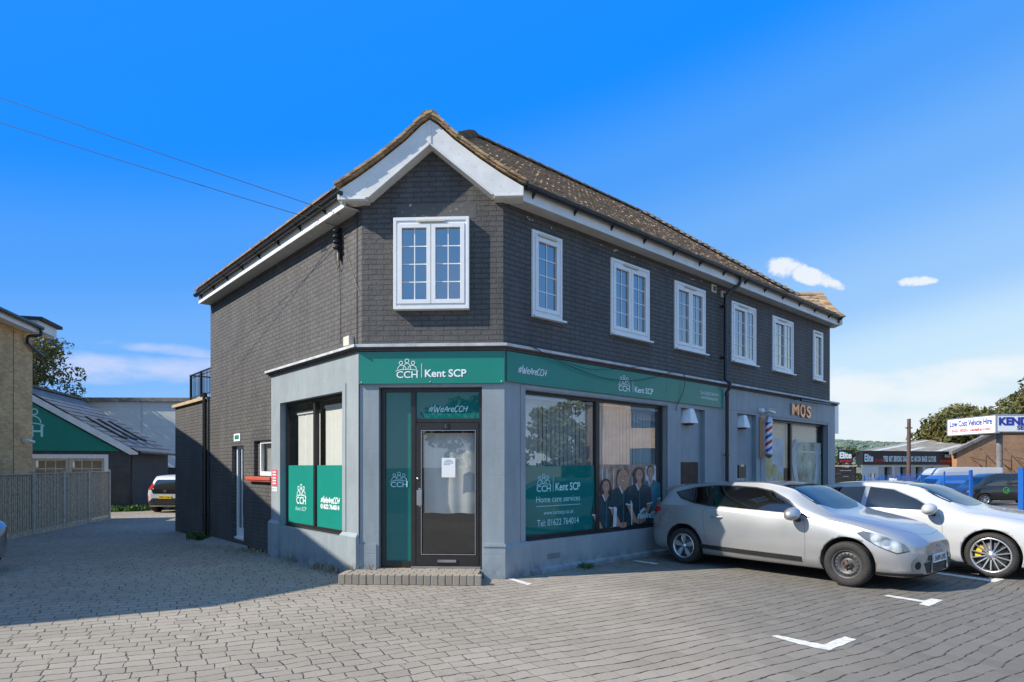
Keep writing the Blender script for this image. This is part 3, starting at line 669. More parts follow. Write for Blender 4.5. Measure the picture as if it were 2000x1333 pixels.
for a, b in ((-3.43, -2.94), (-.50, .03)):
    mb.box(a, b, -PL-.045, -PL+.01, -.2, .60); P = [(a, -PL-.045, .60), (b, -PL-.045, .60), (b-.03, -PL-.002, .655), (a+.03, -PL-.002, .655)]; mb.add(P, [(0, 1, 2, 3)]); mb.add([P[0], P[3], (a, -PL-.002, .6)], [(0, 1, 2)]); mb.add([P[1], P[2], (b, -PL-.002, .6)], [(0, 1, 2)])
# sunk frame line round the opening
mb.box(-3.02, -2.918, -PL-.012, -PL+.01, .66, 2.90); mb.box(-3.02, -.36, -PL-.012, -PL+.01, 2.90, 2.93); mb.box(-.469, -.36, -PL-.012, -PL+.01, .66, 2.90); mb.box(-2.918, -.469, -PL-.012, -PL+.01, 2.815, 2.90)
part('shopfront_wall', mb, 'grey_render', bld, bL)

# ---- cornice with lead top
def band(mb, x0, x1, p0, p1, z0, z1, m0, m1, mi=0, zt=None):
    """a moulding p0..p1 in front of the wall, mitred by 22.5 degrees where m is true"""
    zt = z1 if zt is None else zt
    f = lambda x, p, m, s: x+s*(.414*p if m else 0)
    vs = []
    for (x, m, s) in ((x0, m0, -1), (x1, m1, 1)):
        vs += [(f(x, p0, m, s), -p0, z0), (f(x, p1, m, s), -p1, z0), (f(x, p1, m, s), -p1, z1), (f(x, p0, m, s), -p0, zt)]
    mb.add(vs, [(0, 1, 5, 4), (1, 2, 6, 5), (2, 3, 7, 6), (3, 0, 4, 7), (0, 3, 2, 1), (4, 5, 6, 7)], mi)
for Mx, x0, x1, a, b in ((bR, 0, 12.48, 1, 0), (bC, 0, 2.12, 1, 1), (bL, -3.44, 0, 0, 1)):
    mb = MB(); off = .02 if Mx is bL else 0
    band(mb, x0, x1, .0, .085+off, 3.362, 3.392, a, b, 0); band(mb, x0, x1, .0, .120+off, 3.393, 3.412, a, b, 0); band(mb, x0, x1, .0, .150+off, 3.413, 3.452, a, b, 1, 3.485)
    c = part('cornice', mb, ['cornice_dark', 'lead_grey'], bld, Mx)

# ---- eaves: soffit, fascia, gutter with brackets
OV = .25
def eaves(Mx, x0, x1):
    mb = MB(); mb.box(x0, x1, -OV+.02, .02, 5.562, 5.576); part('soffit', mb, 'soffit_grey', bld, Mx)
    mb = MB(); mb.box(x0, x1, -OV, -OV+.02, 5.552, 5.735); mb.box(x0, x1, -OV-.006, -OV, 5.552, 5.60); fa = part('fascia', mb, 'white_fascia', bld, Mx)
    mb = MB(); pr = [(.056*cos(a), .056*sin(a)) for a in lin(pi, 2*pi, 8)]
    vs = []
    for x in (x0-.02, x1+.05): vs += [(x, -OV-.065+p[0], 5.755+p[1]) for p in pr]+[(x, -OV-.065+p[0]*.9, 5.755+p[1]*.9) for p in pr]
    n = 9; fs = [(i, i+1, 18+i+1, 18+i) for i in range(8)]+[(9+i+1, 9+i, 27+i, 27+i+1) for i in range(8)]+[tuple(range(9)), tuple(range(18, 27))]
    mb.add(vs, fs)
    x = x0+.25
    while x < x1:
        mb.lathe([(.060, -.018), (.066, 0), (.060, .018)], 12, 0, Matrix.Translation((x, -OV-.065, 5.755)) @ Matrix.Rotation(radians(-90), 4, 'Z'), a0=pi, a1=2*pi)
        mb.prism([(-OV-.07, 5.70), (-OV-.001, 5.70), (-OV-.001, 5.63)], x-.012, x+.012, axis='x'); x += .92
    mb.tube([(x0, -OV-.067, 5.757), (x1, -OV-.067, 5.757)], .012, 6)
    part('gutter', mb, 'black_plastic', bld, Mx)
eaves(bR, .11, 12.06); bLd = bL @ Matrix.Translation((0, 0, -.07)); eaves(bLd, -7.37, -.07)

# ---- roof
PROF = [(0, 5.81), (.30, 5.955), (.7, 6.18), (1.2, 6.545), (2.45, 7.53), (4.65, 9.30)]
def make_prof(P):
    S = [0]
    for a, b in zip(P, P[1:]): S.append(S[-1]+sqrt((b[0]-a[0])**2+(b[1]-a[1])**2))
    def at(s):
        if s <= 0: i = 0
        else:
            i = 0
            while i < len(S)-2 and s > S[i+1]: i += 1
        t = (s-S[i])/(S[i+1]-S[i]); a, b = P[i], P[i+1]
        d = (a[0]+(b[0]-a[0])*t, a[1]+(b[1]-a[1])*t); L = sqrt((b[0]-a[0])**2+(b[1]-a[1])**2)
        return d, (-(b[1]-a[1])/L, (b[0]-a[0])/L)
    return at, S[-1]
def tile_field(mb, at, smax, x0, x1, y0, flip=1, gauge=.1, tw=.166, seed=0, keep=None):
    """plain tiles as separate thin slabs laid in overlapping courses; y = y0 + flip*distance"""
    rnd = random.Random(seed); k = 0; s = -.03
    while s < smax-.02:
        x = x0 - (k % 2)*tw/2
        while x < x1:
            if keep is None or keep(x+tw/2, at(max(s, 0))[0][0]):
                g = .0035; l = rnd.uniform(-.006, .006); th = .020+rnd.uniform(-.004, .010); tw_ = rnd.uniform(-.009, .006)
                vs = []
                for (xx, e) in ((x+g, tw_), (x+tw-g, -tw_)):
                    for (ss, h) in ((s+l, th+e), (s+gauge*1.25, .002)):
                        (d, z), (nx, nz) = at(ss)
                        vs.append((xx, y0+flip*(d+nx*h), z+nz*h))
                    (d, z), (nx, nz) = at(s+l); vs.append((xx, y0+flip*(d), z-.004))
                fs = [(0, 3, 4, 1), (0, 2, 5, 3), (0, 1, 2), (3, 5, 4)]
                mb.add(vs, fs)
            x += tw
        s += gauge; k += 1
def cut(o, planes):
    """keep the side each (point, normal) plane faces away from"""
    bm = bmesh.new(); bm.from_mesh(o.data)
    for co, no in planes:
        bmesh.ops.bisect_plane(bm, geom=bm.verts[:]+bm.edges[:]+bm.faces[:], dist=1e-5, plane_co=co, plane_no=no, clear_outer=True)
    bm.to_mesh(o.data); bm.free()
roof = None
at, smax = make_prof(PROF)
# slope over the right-hand front; its frame has x=0 at B, so the hip corners sit at x=-1.5 and x=13.67
E_ = .30
def deck(x0, x1, P, y0=-E_):
    mb = MB(); n = len(P)
    mb.add([(x, y0+p[0], p[1]-.012) for p in P for x in (x0, x1)], [(2*i, 2*i+1, 2*i+3, 2*i+2) for i in range(n-1)]); return mb
mb = deck(-2, 14.2, PROF); tile_field(mb, at, smax, -.4, 13.6, -E_, seed=1)
roof = part('roof', mb, 'roof_tile', bld, bR)
q = Vector((1, 1, 0)).normalized()
hipN = [((-1.5-E_, -E_, 0), Vector((-1, 1, 0))), ((13.67+E_, -E_, 0), Vector((1, 1, 0)))]
gab = [((-0, 0, 0)+Vector((0, 0, 0)) if False else Vector((0, 0, 0)), Vector((-1, -1, 0)).normalized()), (Vector((B2, 0, 0)), Vector((1, -1, 0)).normalized())]
gp = [(p+n*.10, n) for p, n in gab]
cut(roof, hipN+gp)
for Mx, w0, w1, nm in ((bL, -8.7+1.5, 1.5, 'left'),):
    mb = deck(w0-1, w1+1, PROF); tile_field(mb, at, 1.6, w0-.3, .5, -E_, seed=3)
    r2 = part('roof', mb, 'roof_tile', bld, Mx)
    cut(r2, [((w1+E_, -E_, 0), Vector((1, 1, 0))), ((w0-E_, -E_, 0), Vector((-1, 1, 0))), (Vector((0, 0, 0))+Vector((1, -1, 0)).normalized()*.10, Vector((1, -1, 0)).normalized())])
# rear and far slopes (plain decks, out of sight)
Mb = bR @ Matrix.Translation((12.17, 8.7, 0)) @ Matrix.Rotation(pi, 4, 'Z')
mb = deck(-2, 14.2, PROF); r3 = part('roof', mb, 'roof_tile', bld, Mb); cut(r3, hipN)
Mf = bR @ Matrix.Translation((13.67, 0, 0)) @ Matrix.Rotation(radians(90), 4, 'Z')
mb = deck(-1, 9.8, PROF); r4 = part('roof', mb, 'roof_tile', bld, Mf)
cut(r4, [((-E_, -E_, 0), Vector((-1, 1, 0))), ((8.7+E_, -E_, 0), Vector((1, 1, 0))), ((1.06, .44, 0), Vector((-1, -1, 0)))])
# ridge and hips
def ridge_run(mb, a, b, r=.115, step=.33, seed=0, mi=0, sag=0.0):
    a, b = Vector(a), Vector(b); n = max(1, int((b-a).length/step)); rnd = random.Random(seed); t = (b-a).normalized()
    side = t.cross(Vector((0, 0, 1))).normalized(); up = side.cross(t)
    for i in range(n):
        p = a.lerp(b, i/n); e = a.lerp(b, (i+1.08)/n); vs = []
        for c, rr in ((p, r*(1.5 if step > 1 else 1.08)), (e, r)):
            j = rnd.uniform(-.006, .006)
            for k in range(9): q = pi*k/8; vs.append(c+side*cos(q)*rr+up*(sin(q)*rr*.8-.02+j))
        mb.add(vs, [(k, k+1, 9+k+1, 9+k) for k in range(8)]+[tuple(range(9))[::-1]], mi, False)
mb = MB(); ridge_run(mb, (2.85, 4.35, 9.31), (9.32, 4.35, 9.31), seed=1)
part('ridge', mb, 'ridge_tile', bld, bR)
mb = MB()
hp = lambda d: (13.67+E_-d, d-E_, 0)
def hip_pts(d0, d1, f, n):
    P = []
    for i in range(n+1):
        d = d0+(d1-d0)*i/n; j = 0
        while j < len(PROF)-2 and d > PROF[j+1][0]: j += 1
        a, b = PROF[j], PROF[j+1]; z = a[1]+(b[1]-a[1])*(d-a[0])/(b[0]-a[0]); x, y = f(d); P.append(Vector((x, y, z+.01)))
    return P
P = hip_pts(1.4, 4.65, lambda d: (13.67+E_-d, d-E_), 26)
for i, (a, b) in enumerate(zip(P, P[1:])): ridge_run(mb, a, b, .12, 9, seed=i)
part('hip', mb, 'ridge_tile', bld, bR); mb = MB()
P = hip_pts(1.4, 4.65, lambda d: (-1.5-E_+d, d-E_), 26)
for i, (a, b) in enumerate(zip(P, P[1:])): ridge_run(mb, a, b, .12, 9, seed=i)
part('hip', mb, 'ridge_tile', bld, bR)
mb = MB(); mb.box(2.78, 2.92, 4.29, 4.41, 9.30, 9.41); part('ridge_end', mb, 'concrete', bld, bR, bevel=.03)

def gablet(Mx, seed, front):
    GP = [(0, 5.765), (.30, 5.945), (.63, 6.17), (1.01, 6.46), (1.26, 6.70), (1.375, 6.755)]
    gat, gs = make_prof(GP); C = 1.06
    Mg = Mx @ Matrix.Translation((C, 0, 0))
    for sgn in (1, -1):
        # local slope frame: x runs back from the verge, y inward across
        MS = Mg @ Matrix(((0, sgn, 0, 0), (1, 0, 0, 0), (0, 0, 1, 0), (0, 0, 0, 1)))
        mb = MB(); n = len(GP)
        mb.add([(x, -1.375+p[0], p[1]-.012) for p in GP for x in (-.17, 1.9)], [(2*i, 2*i+1, 2*i+3, 2*i+2) for i in range(n-1)])
        tile_field(mb, gat, gs, -.045, 1.9, -1.375, seed=seed+5)
        part('gable_roof', mb, 'roof_tile', bld, MS)
        mb = MB(); rnd = random.Random(seed+sgn); s = -.02
        while s < gs-.03:      # verge tiles, one per course, with the undercloak below
            j = rnd.uniform(-.008, .008)
            for (y0, y1, h0, h1, l) in ((-.262+j, -.04, .002, .034, .118), (-.232+j, -.06, -.026, .000, .108)):
                vs = []
                for xx in (y0, y1):
                    for (ss, h) in ((s, h0+.008), (s, h1+.010), (s+l, h0-.004), (s+l, h1-.004)):
                        (d, z), (nx, nz) = gat(ss); vs.append((xx, -1.375+d+nx*h, z+nz*h))
                mb.add(vs, [(0, 1, 3, 2), (4, 6, 7, 5), (0, 4, 5, 1), (2, 3, 7, 6), (1, 5, 7, 3), (0, 2, 6, 4)])
            s += .092
        part('verge', mb, 'verge_tile', bld, MS)
    mb = MB(); ridge_run(mb, (0, -.23, 6.745), (0, .75, 6.745), .13, .32, seed); part('ridge', mb, 'ridge_tile' if front else 'verge_tile', bld, Mg)
    # barge boards
    top = [(1.36, 5.70), (1.06, 5.885), (.73, 6.115), (.36, 6.40), (.115, 6.625), (0, 6.70)]
    inner = [(0, 6.375), (.93, 5.60), (.965, 5.575), (1.36, 5.575)]
    mb = MB()
    for sg in (1, -1):
        poly = [(sg*x, z) for x, z in top+inner]; mb.prism(poly, -.195, -.17)
        mb.box(*sorted((sg*.93, sg*1.355)), -.170, .04, 5.555, 5.60)          # boxed end
        mb.box(*sorted((sg*1.33, sg*1.365)), -.2, -.13, 5.57, 5.70)
        P = [(sg*x, z) for x, z in ((0, 6.37), (.93, 5.595), (.90, 5.595), (0, 6.345))]; mb.prism(P, -.20, .01)   # soffit strip behind the board
        mb.box(*sorted((sg*.95, sg*1.362)), -.205, -.165, 5.566, 5.590)
    mb.box(-.022, .022, -.203, -.193, 6.35, 6.66)
    for i in range(9):
        for sg in (1, -1):
            t = (i+.5)/9; x = sg*(.12+1.1*t); zt = 6.52-.86*t
            mb.box(x-.0035, x+.0035, -.198, -.19, zt-.1, zt-.094, 1)
    part('barge_board', mb, ['white_fascia', 'slate_grey'], bld, Mg)
    for sg in (1, -1):
        mb = MB(); mb.lathe([(0, -.01), (.062, -.01), (.062, .02), (.055, .02)], 14, 0, Mx.inverted() @ Mx @ Matrix.Translation((sg*1.42, -.12, 5.735)) @ Matrix.Rotation(radians(sg*-60), 4, 'Z'), a0=pi, a1=2*pi)
        part('gutter_end', mb, 'black_plastic', bld, Mg)
gablet(bC, 11, True); gablet(M2, 31, False)

# ---- upper windows: white frames with glazing bars, sill and trickle vent
plain('curtain_sky_tint', (0.05, 0.20, 0.42), .8, var=.2, scale=7)  # blue put in for the sky reflected by the upper panes
def upper_window(Mx, x0, x1, kind, z0=WZ0, z1=WZ1, proj=.03, sill=True):
    mb = MB(); y0, y1 = -proj, .05
    def fr(a, b, c, d, w, ya, yb, wb=None, wt=None, mi=0):
        wb = w if wb is None else wb; wt = w if wt is None else wt
        mb.box(a, a+w, ya, yb, c, d, mi); mb.box(b-w, b, ya, yb, c, d, mi); mb.box(a+w, b-w, ya, yb, c, c+wb, mi); mb.box(a+w, b-w, ya, yb, d-wt, d, mi)
    fr(x0, x1, z0, z1, .045, y0, y1, .05, .05)
    fr(x0+.045, x1-.045, z0+.05, z1-.05, .022, y0+.012, y1, .03, .045)
    w = part('window', mb, 'white_upvc', bld, Mx, bevel=.004)
    a, b, c, d = x0+.067, x1-.067, z0+.08, z1-.095
    if kind == 1: sashes = [(a, b, True)]
    elif kind == 2: m = (a+b)/2; sashes = [(a, m-.004, True), (m+.004, b, True)]
    else: m = a+(b-a)*.60; sashes = [(a, m-.004, True), (m+.004, b, False)]
    sm = MB(); bars = MB(); pn = MB()
    for (p, q_, op) in sashes:
        mb = sm; ww = .062 if op else .045; yy = y0-.004 if op else y0+.018
        fr(p, q_, c, d, ww, yy, y1-.002)
        gx0, gx1, gz0, gz1 = p+ww, q_-ww, c+ww, d-ww
        pn.quad((gx0-.01, y0+.038, gz0-.01), (gx1+.01, y0+.038, gz0-.01), (gx1+.01, y0+.038, gz1+.01), (gx0-.01, y0+.038, gz1+.01))
        bars.box((gx0+gx1)/2-.008, (gx0+gx1)/2+.008, y0+.030, y0+.034, gz0, gz1)
        for k in (1, 2, 3): z = gz0+(gz1-gz0)*k/4; bars.box(gx0, gx1, y0+.0295, y0+.0335, z-.008, z+.008)
    part('sash', sm, 'white_upvc', w, bevel=.003); part('glazing_bars', bars, 'white_upvc', w); part('pane', pn, 'glass_upper', w)
    mb = MB(); mx_ = (x0+x1)/2 if kind != 3 else (x0+x1)/2-.03; vw = min(.42, (x1-x0)*.6)
    mb.box(mx_-vw/2, mx_+vw/2, y0-.018, y0, z1-.075, z1-.045); mb.box(mx_-vw/2+.01, mx_+vw/2-.01, y0-.012, y0, z1-.045, z1-.038); part('trickle_vent', mb, 'cream_plastic', w, bevel=.004)
    if sill:
        mb = MB(); mb.box(x0-.0, x1+.05, -.085, 0, z0-.030, z0-.002); mb.box(x0+.1, x0+.2+.3*(x1-x0), -.06, -.03, z0-.002, z0+.03); part('sill', mb, 'white_upvc', w)
    rm = MB(); rm.box(x0+.04, x1-.04, .13, 1.2, z0, z1, 0)
    rm.quad((x0+.05, .125, z0+.1), (x1-.05, .125, z0+.1), (x1-.05, .125, z1-.05), (x0+.05, .125, z1-.05), 1)
    part('sky_tinted_curtain', rm, ['dark_room', 'curtain_sky_tint'], w)  # dark room box plus a curtain sheet carrying the painted sky blue
    return w
for a, b, k in UW: upper_window(bR, a, b, k)
upper_window(bC, .499, 1.622, 2, 3.973, 5.327, proj=.098, sill=False)
mb = MB(); mb.box(.53, 2.0-.28, -.002, .001, 5.33, 5.56); part('lintel', mb, 'peeling_paint', bld, bC)

# ---- shop windows
def shop_frame(Mx, x0, x1, z0, z1, mull, y, fw=.05, sillh=.075, name='shop_window'):
    mb = MB(); mb.box(x0, x0+fw, y, y+.06, z0, z1); mb.box(x1-fw, x1, y, y+.06, z0, z1); mb.box(x0+fw, x1-fw, y, y+.06, z1-fw, z1)
    mb.box(x0+fw, x1-fw, y-.03, y+.06, z0, z0+sillh*.45); mb.box(x0+fw, x1-fw, y, y+.06, z0+sillh*.45, z0+sillh)
    for m0, m1 in mull: mb.box(m0, m1, y-.012, y+.07, z0+sillh, z1-fw)
    return part(name, mb, 'black_frame', bld, Mx, bevel=.003)
def pane(parent, x0, x1, z0, z1, y, mat='glass_shop', name='pane'):
    mb = MB(); mb.quad((x0, y, z0), (x1, y, z0), (x1, y, z1), (x0, y, z1)); return part(name, mb, mat, parent)
def vertical_blind(parent, x0, x1, z0, z1, y, mat='blind_cream', step=.10, seed=1, ang=.35):
    mb = MB(); rnd = random.Random(seed); x = x0
    while x < x1-.02:
        a = ang+rnd.uniform(-.12, .12); w = step*.56; c = x+step/2
        z_ = z0+rnd.uniform(0, .012)
        mb.quad((max(x0, c-w), y-w*sin(a), z_), (min(x1, c+w), y+w*sin(a), z_), (min(x1, c+w), y+w*sin(a), z1), (max(x0, c-w), y-w*sin(a), z1)); x += step
    mb.box(x0, x1, y-.03, y+.03, z1, z1+.045)
    return part('vertical_blind', mb, mat, parent)
SW = shop_frame(bR, .394, 4.152, .505, 2.82, [(2.16, 2.255)], .055)
for a, b in ((.444, 2.16), (2.255, 4.102)):
    pane(SW, a, b, .58, 2.77, .085)
vertical_blind(SW, .47, 4.05, .62, 2.68, .25, 'blind_cream', .10, 3, .10)
mb = MB(); mb.box(.45, 2.15, .10, .16, 2.715, 2.75); mb.box(2.26, 4.05, .10, .16, 2.715, 2.75); part('blind_rail', mb, 'blind_cream', SW)
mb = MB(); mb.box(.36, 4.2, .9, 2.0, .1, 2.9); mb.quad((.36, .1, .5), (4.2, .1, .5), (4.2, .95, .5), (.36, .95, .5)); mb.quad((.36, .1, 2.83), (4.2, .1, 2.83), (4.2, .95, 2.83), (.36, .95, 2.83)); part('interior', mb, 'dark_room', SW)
MW = shop_frame(bR, 8.187, 11.874, .5, 2.80, [(9.80, 9.90)], .07, .05)
for a, b in ((8.237, 9.80), (9.90, 11.824)): pane(MW, a, b, .57, 2.75, .10, 'glass_clear')
mb = MB(); rnd = random.Random(4)
for i in range(56): z = 2.72-.02*i; mb.box(8.27, 11.80, .20+rnd.uniform(-.004, .004), .215, z-.017, z)
part('bamboo_blind', mb, 'blind_bamboo', MW)
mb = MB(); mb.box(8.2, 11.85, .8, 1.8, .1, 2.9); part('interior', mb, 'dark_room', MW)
LW = shop_frame(bL, -2.918, -.469, .566, 2.815, [(-1.73, -1.655)], .03, .06)
for a, b in ((-2.858, -1.73), (-1.655, -.529)): pane(LW, a, b, .63, 2.755, .06, 'glass_clear')
vertical_blind(LW, -2.68, -1.78, 1.55, 2.60, .17, 'blind_cream', .09, 5, .06); vertical_blind(LW, -1.55, -.56, 1.55, 2.64, .17, 'blind_cream', .09, 6, .06)
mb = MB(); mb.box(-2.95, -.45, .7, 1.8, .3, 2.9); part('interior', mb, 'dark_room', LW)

# ---- corner entrance: side light, fan light, door
y = .05
mb = MB(); mb.box(.27, .345, y, y+.07, .12, 2.83); mb.box(1.755, 1.809, y, y+.07, .12, 2.83); mb.box(.345, 1.755, y, y+.07, 2.77, 2.83); mb.box(.735, .805, y-.01, y+.075, .17, 2.77); mb.box(.805, 1.755, y, y+.07, 2.31, 2.37); mb.box(.345, .735, y, y+.07, .12, .235)
ent = part('entrance', mb, 'black_frame', bld, bC, bevel=.003)
mb = MB(); mb.box(.74, 1.78, y-.03, y+.06, .115, .165); part('threshold', mb, 'steel', ent)
pane(ent, .345, .735, .235, 2.77, y+.03, 'glass_vinyl', 'side_light'); pane(ent, .805, 1.755, 2.37, 2.77, y+.03, 'glass_vinyl', 'fan_light')
mb = MB(); D0, D1, Z0, Z1 = .81, 1.75, .17, 2.305; yd = y-.006
mb.box(D0, .885, yd, y+.055, Z0, Z1); mb.box(1.705, D1, yd, y+.055, Z0, Z1); mb.box(.885, 1.705, yd, y+.055, Z0, .335); mb.box(.885, 1.705, yd, y+.055, 2.195, Z1)
door = part('door', mb, 'black_frame', bld, bC, bevel=.003)
pane(door, .885, 1.705, .335, 2.195, y+.03, 'glass_door', 'pane')
mb = MB()
for a, b, c, d in ((.885, .895, .335, 2.195), (1.695, 1.705, .335, 2.195), (.895, 1.695, .335, .347), (.895, 1.695, 2.186, 2.195)): mb.box(a, b, yd-.006, yd, c, d)
part('glazing_bead', mb, 'steel', door)
mb = MB(); mb.box(.828, .905, yd-.05, yd-.006, 1.075, 1.30); mb.box(.85, .88, yd-.008, yd, 1.05, 1.33); part('handle', mb, 'steel', door, bevel=.008)
mb = MB(); mb.lathe([(0, -.012), (.016, -.012), (.018, 0)], 14, 0, Matrix.Translation((.835, yd, 1.47))); part('lock', mb, 'steel', door)
mb = MB(); mb.box(1.12, 1.43, yd-.012, yd, .205, .275); mb.box(1.135, 1.415, yd-.016, yd-.012, .222, .262, 1); part('letter_box', mb, ['black_plastic', 'slate_grey'], door, bevel=.003)
mb = MB(); n = 22      # hanging fabric blind with soft folds
vs = []
for j, z in enumerate(lin(.945, 2.16, 8)):
    for i in range(n+1):
        x = .91+.775*i/n; vs.append((x, y+.115+.010*sin(i*.9)+.006*sin(j*.8+i*.3)+(.02 if j == 0 else 0), z+.006*sin(i*.5) if j == 0 else z))
mb.add(vs, [(j*(n+1)+i, j*(n+1)+i+1, (j+1)*(n+1)+i+1, (j+1)*(n+1)+i) for j in range(8) for i in range(n)], 0, True)
part('door_blind', mb, 'blind_cream', door)
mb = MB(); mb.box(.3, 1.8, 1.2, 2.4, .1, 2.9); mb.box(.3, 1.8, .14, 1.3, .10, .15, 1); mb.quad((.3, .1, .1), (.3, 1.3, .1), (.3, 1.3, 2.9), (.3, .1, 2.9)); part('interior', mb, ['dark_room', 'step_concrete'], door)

# ---- side door and side window in the left flank
mb = MB(); a, b, c, d = -5.80, -5.10, .075, 2.14; y = .09
mb.box(a, a+.07, y, y+.07, c, d); mb.box(b-.07, b, y, y+.07, c, d); mb.box(a+.07, b-.07, y, y+.07, c, c+.24); mb.box(a+.07, b-.07, y, y+.07, d-.10, d); mb.box(a, b, y-.05, y, c, c+.05)
mb.box(a+.33, a+.36, y-.004, y+.02, c+.24, d-.1)
sdw = part('side_door', mb, 'white_upvc', bld, bL, bevel=.004); pane(sdw, a+.07, b-.07, c+.24, d-.10, y+.03, 'glass_upper')
mb = MB(); mb.box(b-.062, b-.035, y-.035, y, 1.02, 1.26); mb.box(b-.16, b-.04, y-.06, y-.04, 1.12, 1.145); part('handle', mb, 'steel', sdw)
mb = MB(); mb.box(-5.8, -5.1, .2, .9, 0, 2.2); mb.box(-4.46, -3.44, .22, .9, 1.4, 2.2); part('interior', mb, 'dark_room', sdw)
mb = MB(); a, b, c, d = -4.28, -3.42, 1.47, 2.16; y = .05
mb.box(-4.48, a, y+.02, y+.09, c, d, 1)
mb.box(a, a+.05, y, y+.07, c, d); mb.box(b-.05, b, y, y+.07, c, d); mb.box(a+.05, b-.05, y, y+.07, c, c+.085); mb.box(a+.05, b-.05, y, y+.07, d-.05, d)
sw2 = part('side_window', mb, ['white_upvc', 'painted_brick'], bld, bL, bevel=.004); pane(sw2, a+.05, b-.05, c+.085, d-.05, y+.03, 'glass_shop')
vertical_blind(sw2, a+.06, b-.06, c+.09, d-.06, .16, 'blind_cream', .09, 9, .1)
mb = MB(); mb.box(-4.68, -3.375, -.10, .05, 1.385, 1.45); mb.box(-4.66, -3.38, -.08, 0, 1.355, 1.385); part('sill', mb, 'sill_red', sw2, bevel=.006)
mb = MB()      # soldier course over the side window, arch ring over the door
for i in range(17): x = -4.62+i*.073; mb.box(x, x+.064, -.006, .002, 2.18, 2.40)
part('lintel', mb, 'painted_brick', bld, bL)

# ---- air bricks and flue vents
mb = MB(); mb.box(1.955, 2.18, -.004, .003, 5.255, 5.395, 1)
for i in range(7):
    for j in range(4): mb.box(1.972+i*.030, 1.990+i*.030, -.007, -.0041, 5.27+j*.032, 5.29+j*.032, 0)
part('air_brick', mb, ['black_plastic', 'painted_brick'], bld, bR)
mb = MB(); mb.box(-1.385, -1.165, -.004, .003, 5.20, 5.36, 1)
for j in range(5): mb.box(-1.37, -1.18, -.008, -.0041, 5.215+j*.03, 5.228+j*.03, 0)
part('air_brick', mb, ['black_plastic', 'painted_brick'], bld, bL)
mb = MB(); mb.box(.87, 1.17, -PR-.004, -PR+.004, .20, .29, 1)
for j in range(4): mb.box(.88, 1.16, -PR-.007, -PR-.0041, .205+j*.022, .214+j*.022, 0)
part('air_brick', mb, ['cornice_dark', 'grey_render'], bld, bR)
for x0, x1, z0, z1 in ((5.835, 6.01, 5.345, 5.505), (6.235, 6.415, 5.305, 5.445)):
    mb = MB(); mb.box(x0, x1, -.03, .002, z0, z1); mb.box(x0+.05, x1-.03, -.036, -.0301, z0+.03, z1-.03, 1); part('flue_vent', mb, ['cream_plastic', 'rust_brown'], bld, bR, bevel=.006)

# ---- chips of lost paint under the eaves
rnd = random.Random(41)
for (x, z, r) in ((.55, 5.46, .05), (1.05, 5.44, .03), (2.25, 5.46, .03), (2.62, 5.46, .06), (3.15, 5.47, .04), (3.1, 5.36, .015), (3.72, 5.42, .015), (5.1, 5.44, .05), (4.2, 5.45, .03), (5.45, 5.50, .03)):
    mb = MB()
    for k in range(3):
        cx, cz = x+rnd.uniform(-r, r)*1.3, z+rnd.uniform(-r, r)*.5; n = 9
        mb.add([(cx+r*.55*rnd.uniform(.4, 1)*cos(2*pi*i/n), -.003-.0004*k, cz+r*.3*rnd.uniform(.4, 1)*sin(2*pi*i/n)) for i in range(n)], [tuple(range(n))[::-1]])
    part('paint_chip', mb, 'cream_plastic', bld, bR)

# ---- downpipes
mb = MB(); X = 6.27
mb.tube([(6.52, -.315, 5.74), (6.52, -.315, 5.64), (6.48, -.28, 5.55), (6.31, -.12, 5.38), (X, -.09, 5.30), (X, -.09, 3.52), (X, -.20, 3.44), (X, -.20, 3.34), (X, -.13, 3.26), (X, -.13, .25)], .038, 12)
for z in (5.1, 4.0, 3.2, 1.9): mb.tube([(X, -.09 if z > 3.4 else -.13, z-.03), (X, -.09 if z > 3.4 else -.13, z+.03)], .047, 12); mb.box(X-.07, X+.07, -.05, -.0, z-.012, z+.012)
part('downpipe', mb, 'black_plastic', bld, bR)
mb = MB(); X = -7.56; mb.tube([(X, -.07, -.12), (X, -.07, 3.42)], .05, 12)
for z in (3.36, 1.9, .5): mb.tube([(X, -.07, z-.04), (X, -.07, z+.04)], .062, 12)
mb.tube([(X+.14, -.03, -.1), (X+.14, -.03, 3.25), (X+.05, -.05, 3.3)], .022, 8); part('downpipe', mb, 'black_plastic', bld, bL)

# ---- brick side extension with railed roof
mb = MB(); panel(mb, -10.5, -7.35, -.3, 3.26); mb.quad((-10.5, 0, -.3), (-10.5, 6, -.3), (-10.5, 6, 3.26), (-10.5, 0, 3.26)); mb.box(-10.5, -7.36, .01, 5, 3.2, 3.255)
mb.box(-8.0, -7.36, -.03, -.001, -.3, .0)
ex = part('extension', mb, 'painted_brick', bld, bL)
mb = MB(); mb.box(-10.58, -7.62, -.07, .2, 3.262, 3.345); mb.box(-10.58, -10.4, .2, 5, 3.262, 3.345); part('coping', mb, 'coping_tan', ex, bevel=.008)
mb = MB(); x0, x1 = -9.12, -7.40
mb.box(x0, x1, .02, .05, 4.0, 4.03); mb.box(x0, x1, .025, .045, 3.93, 3.945); mb.box(x0, x1, .02, .05, 3.42, 3.44)
i = 0; x = x0
while x < x1: mb.box(x-.007, x+.007, .028, .042, 3.44, 4.0); x += .11
for x in (x0, -8.2): mb.box(x-.025, x+.025, .01, .06, 3.34, 4.03)
mb.box(x0-.015, x0+.015, .05, 3, 4.0, 4.03)
y = .15
while y < 3: mb.box(x0-.007, x0+.007, y-.007, y+.007, 3.34, 4.0); y += .11
part('railing', mb, 'black_plastic', ex)
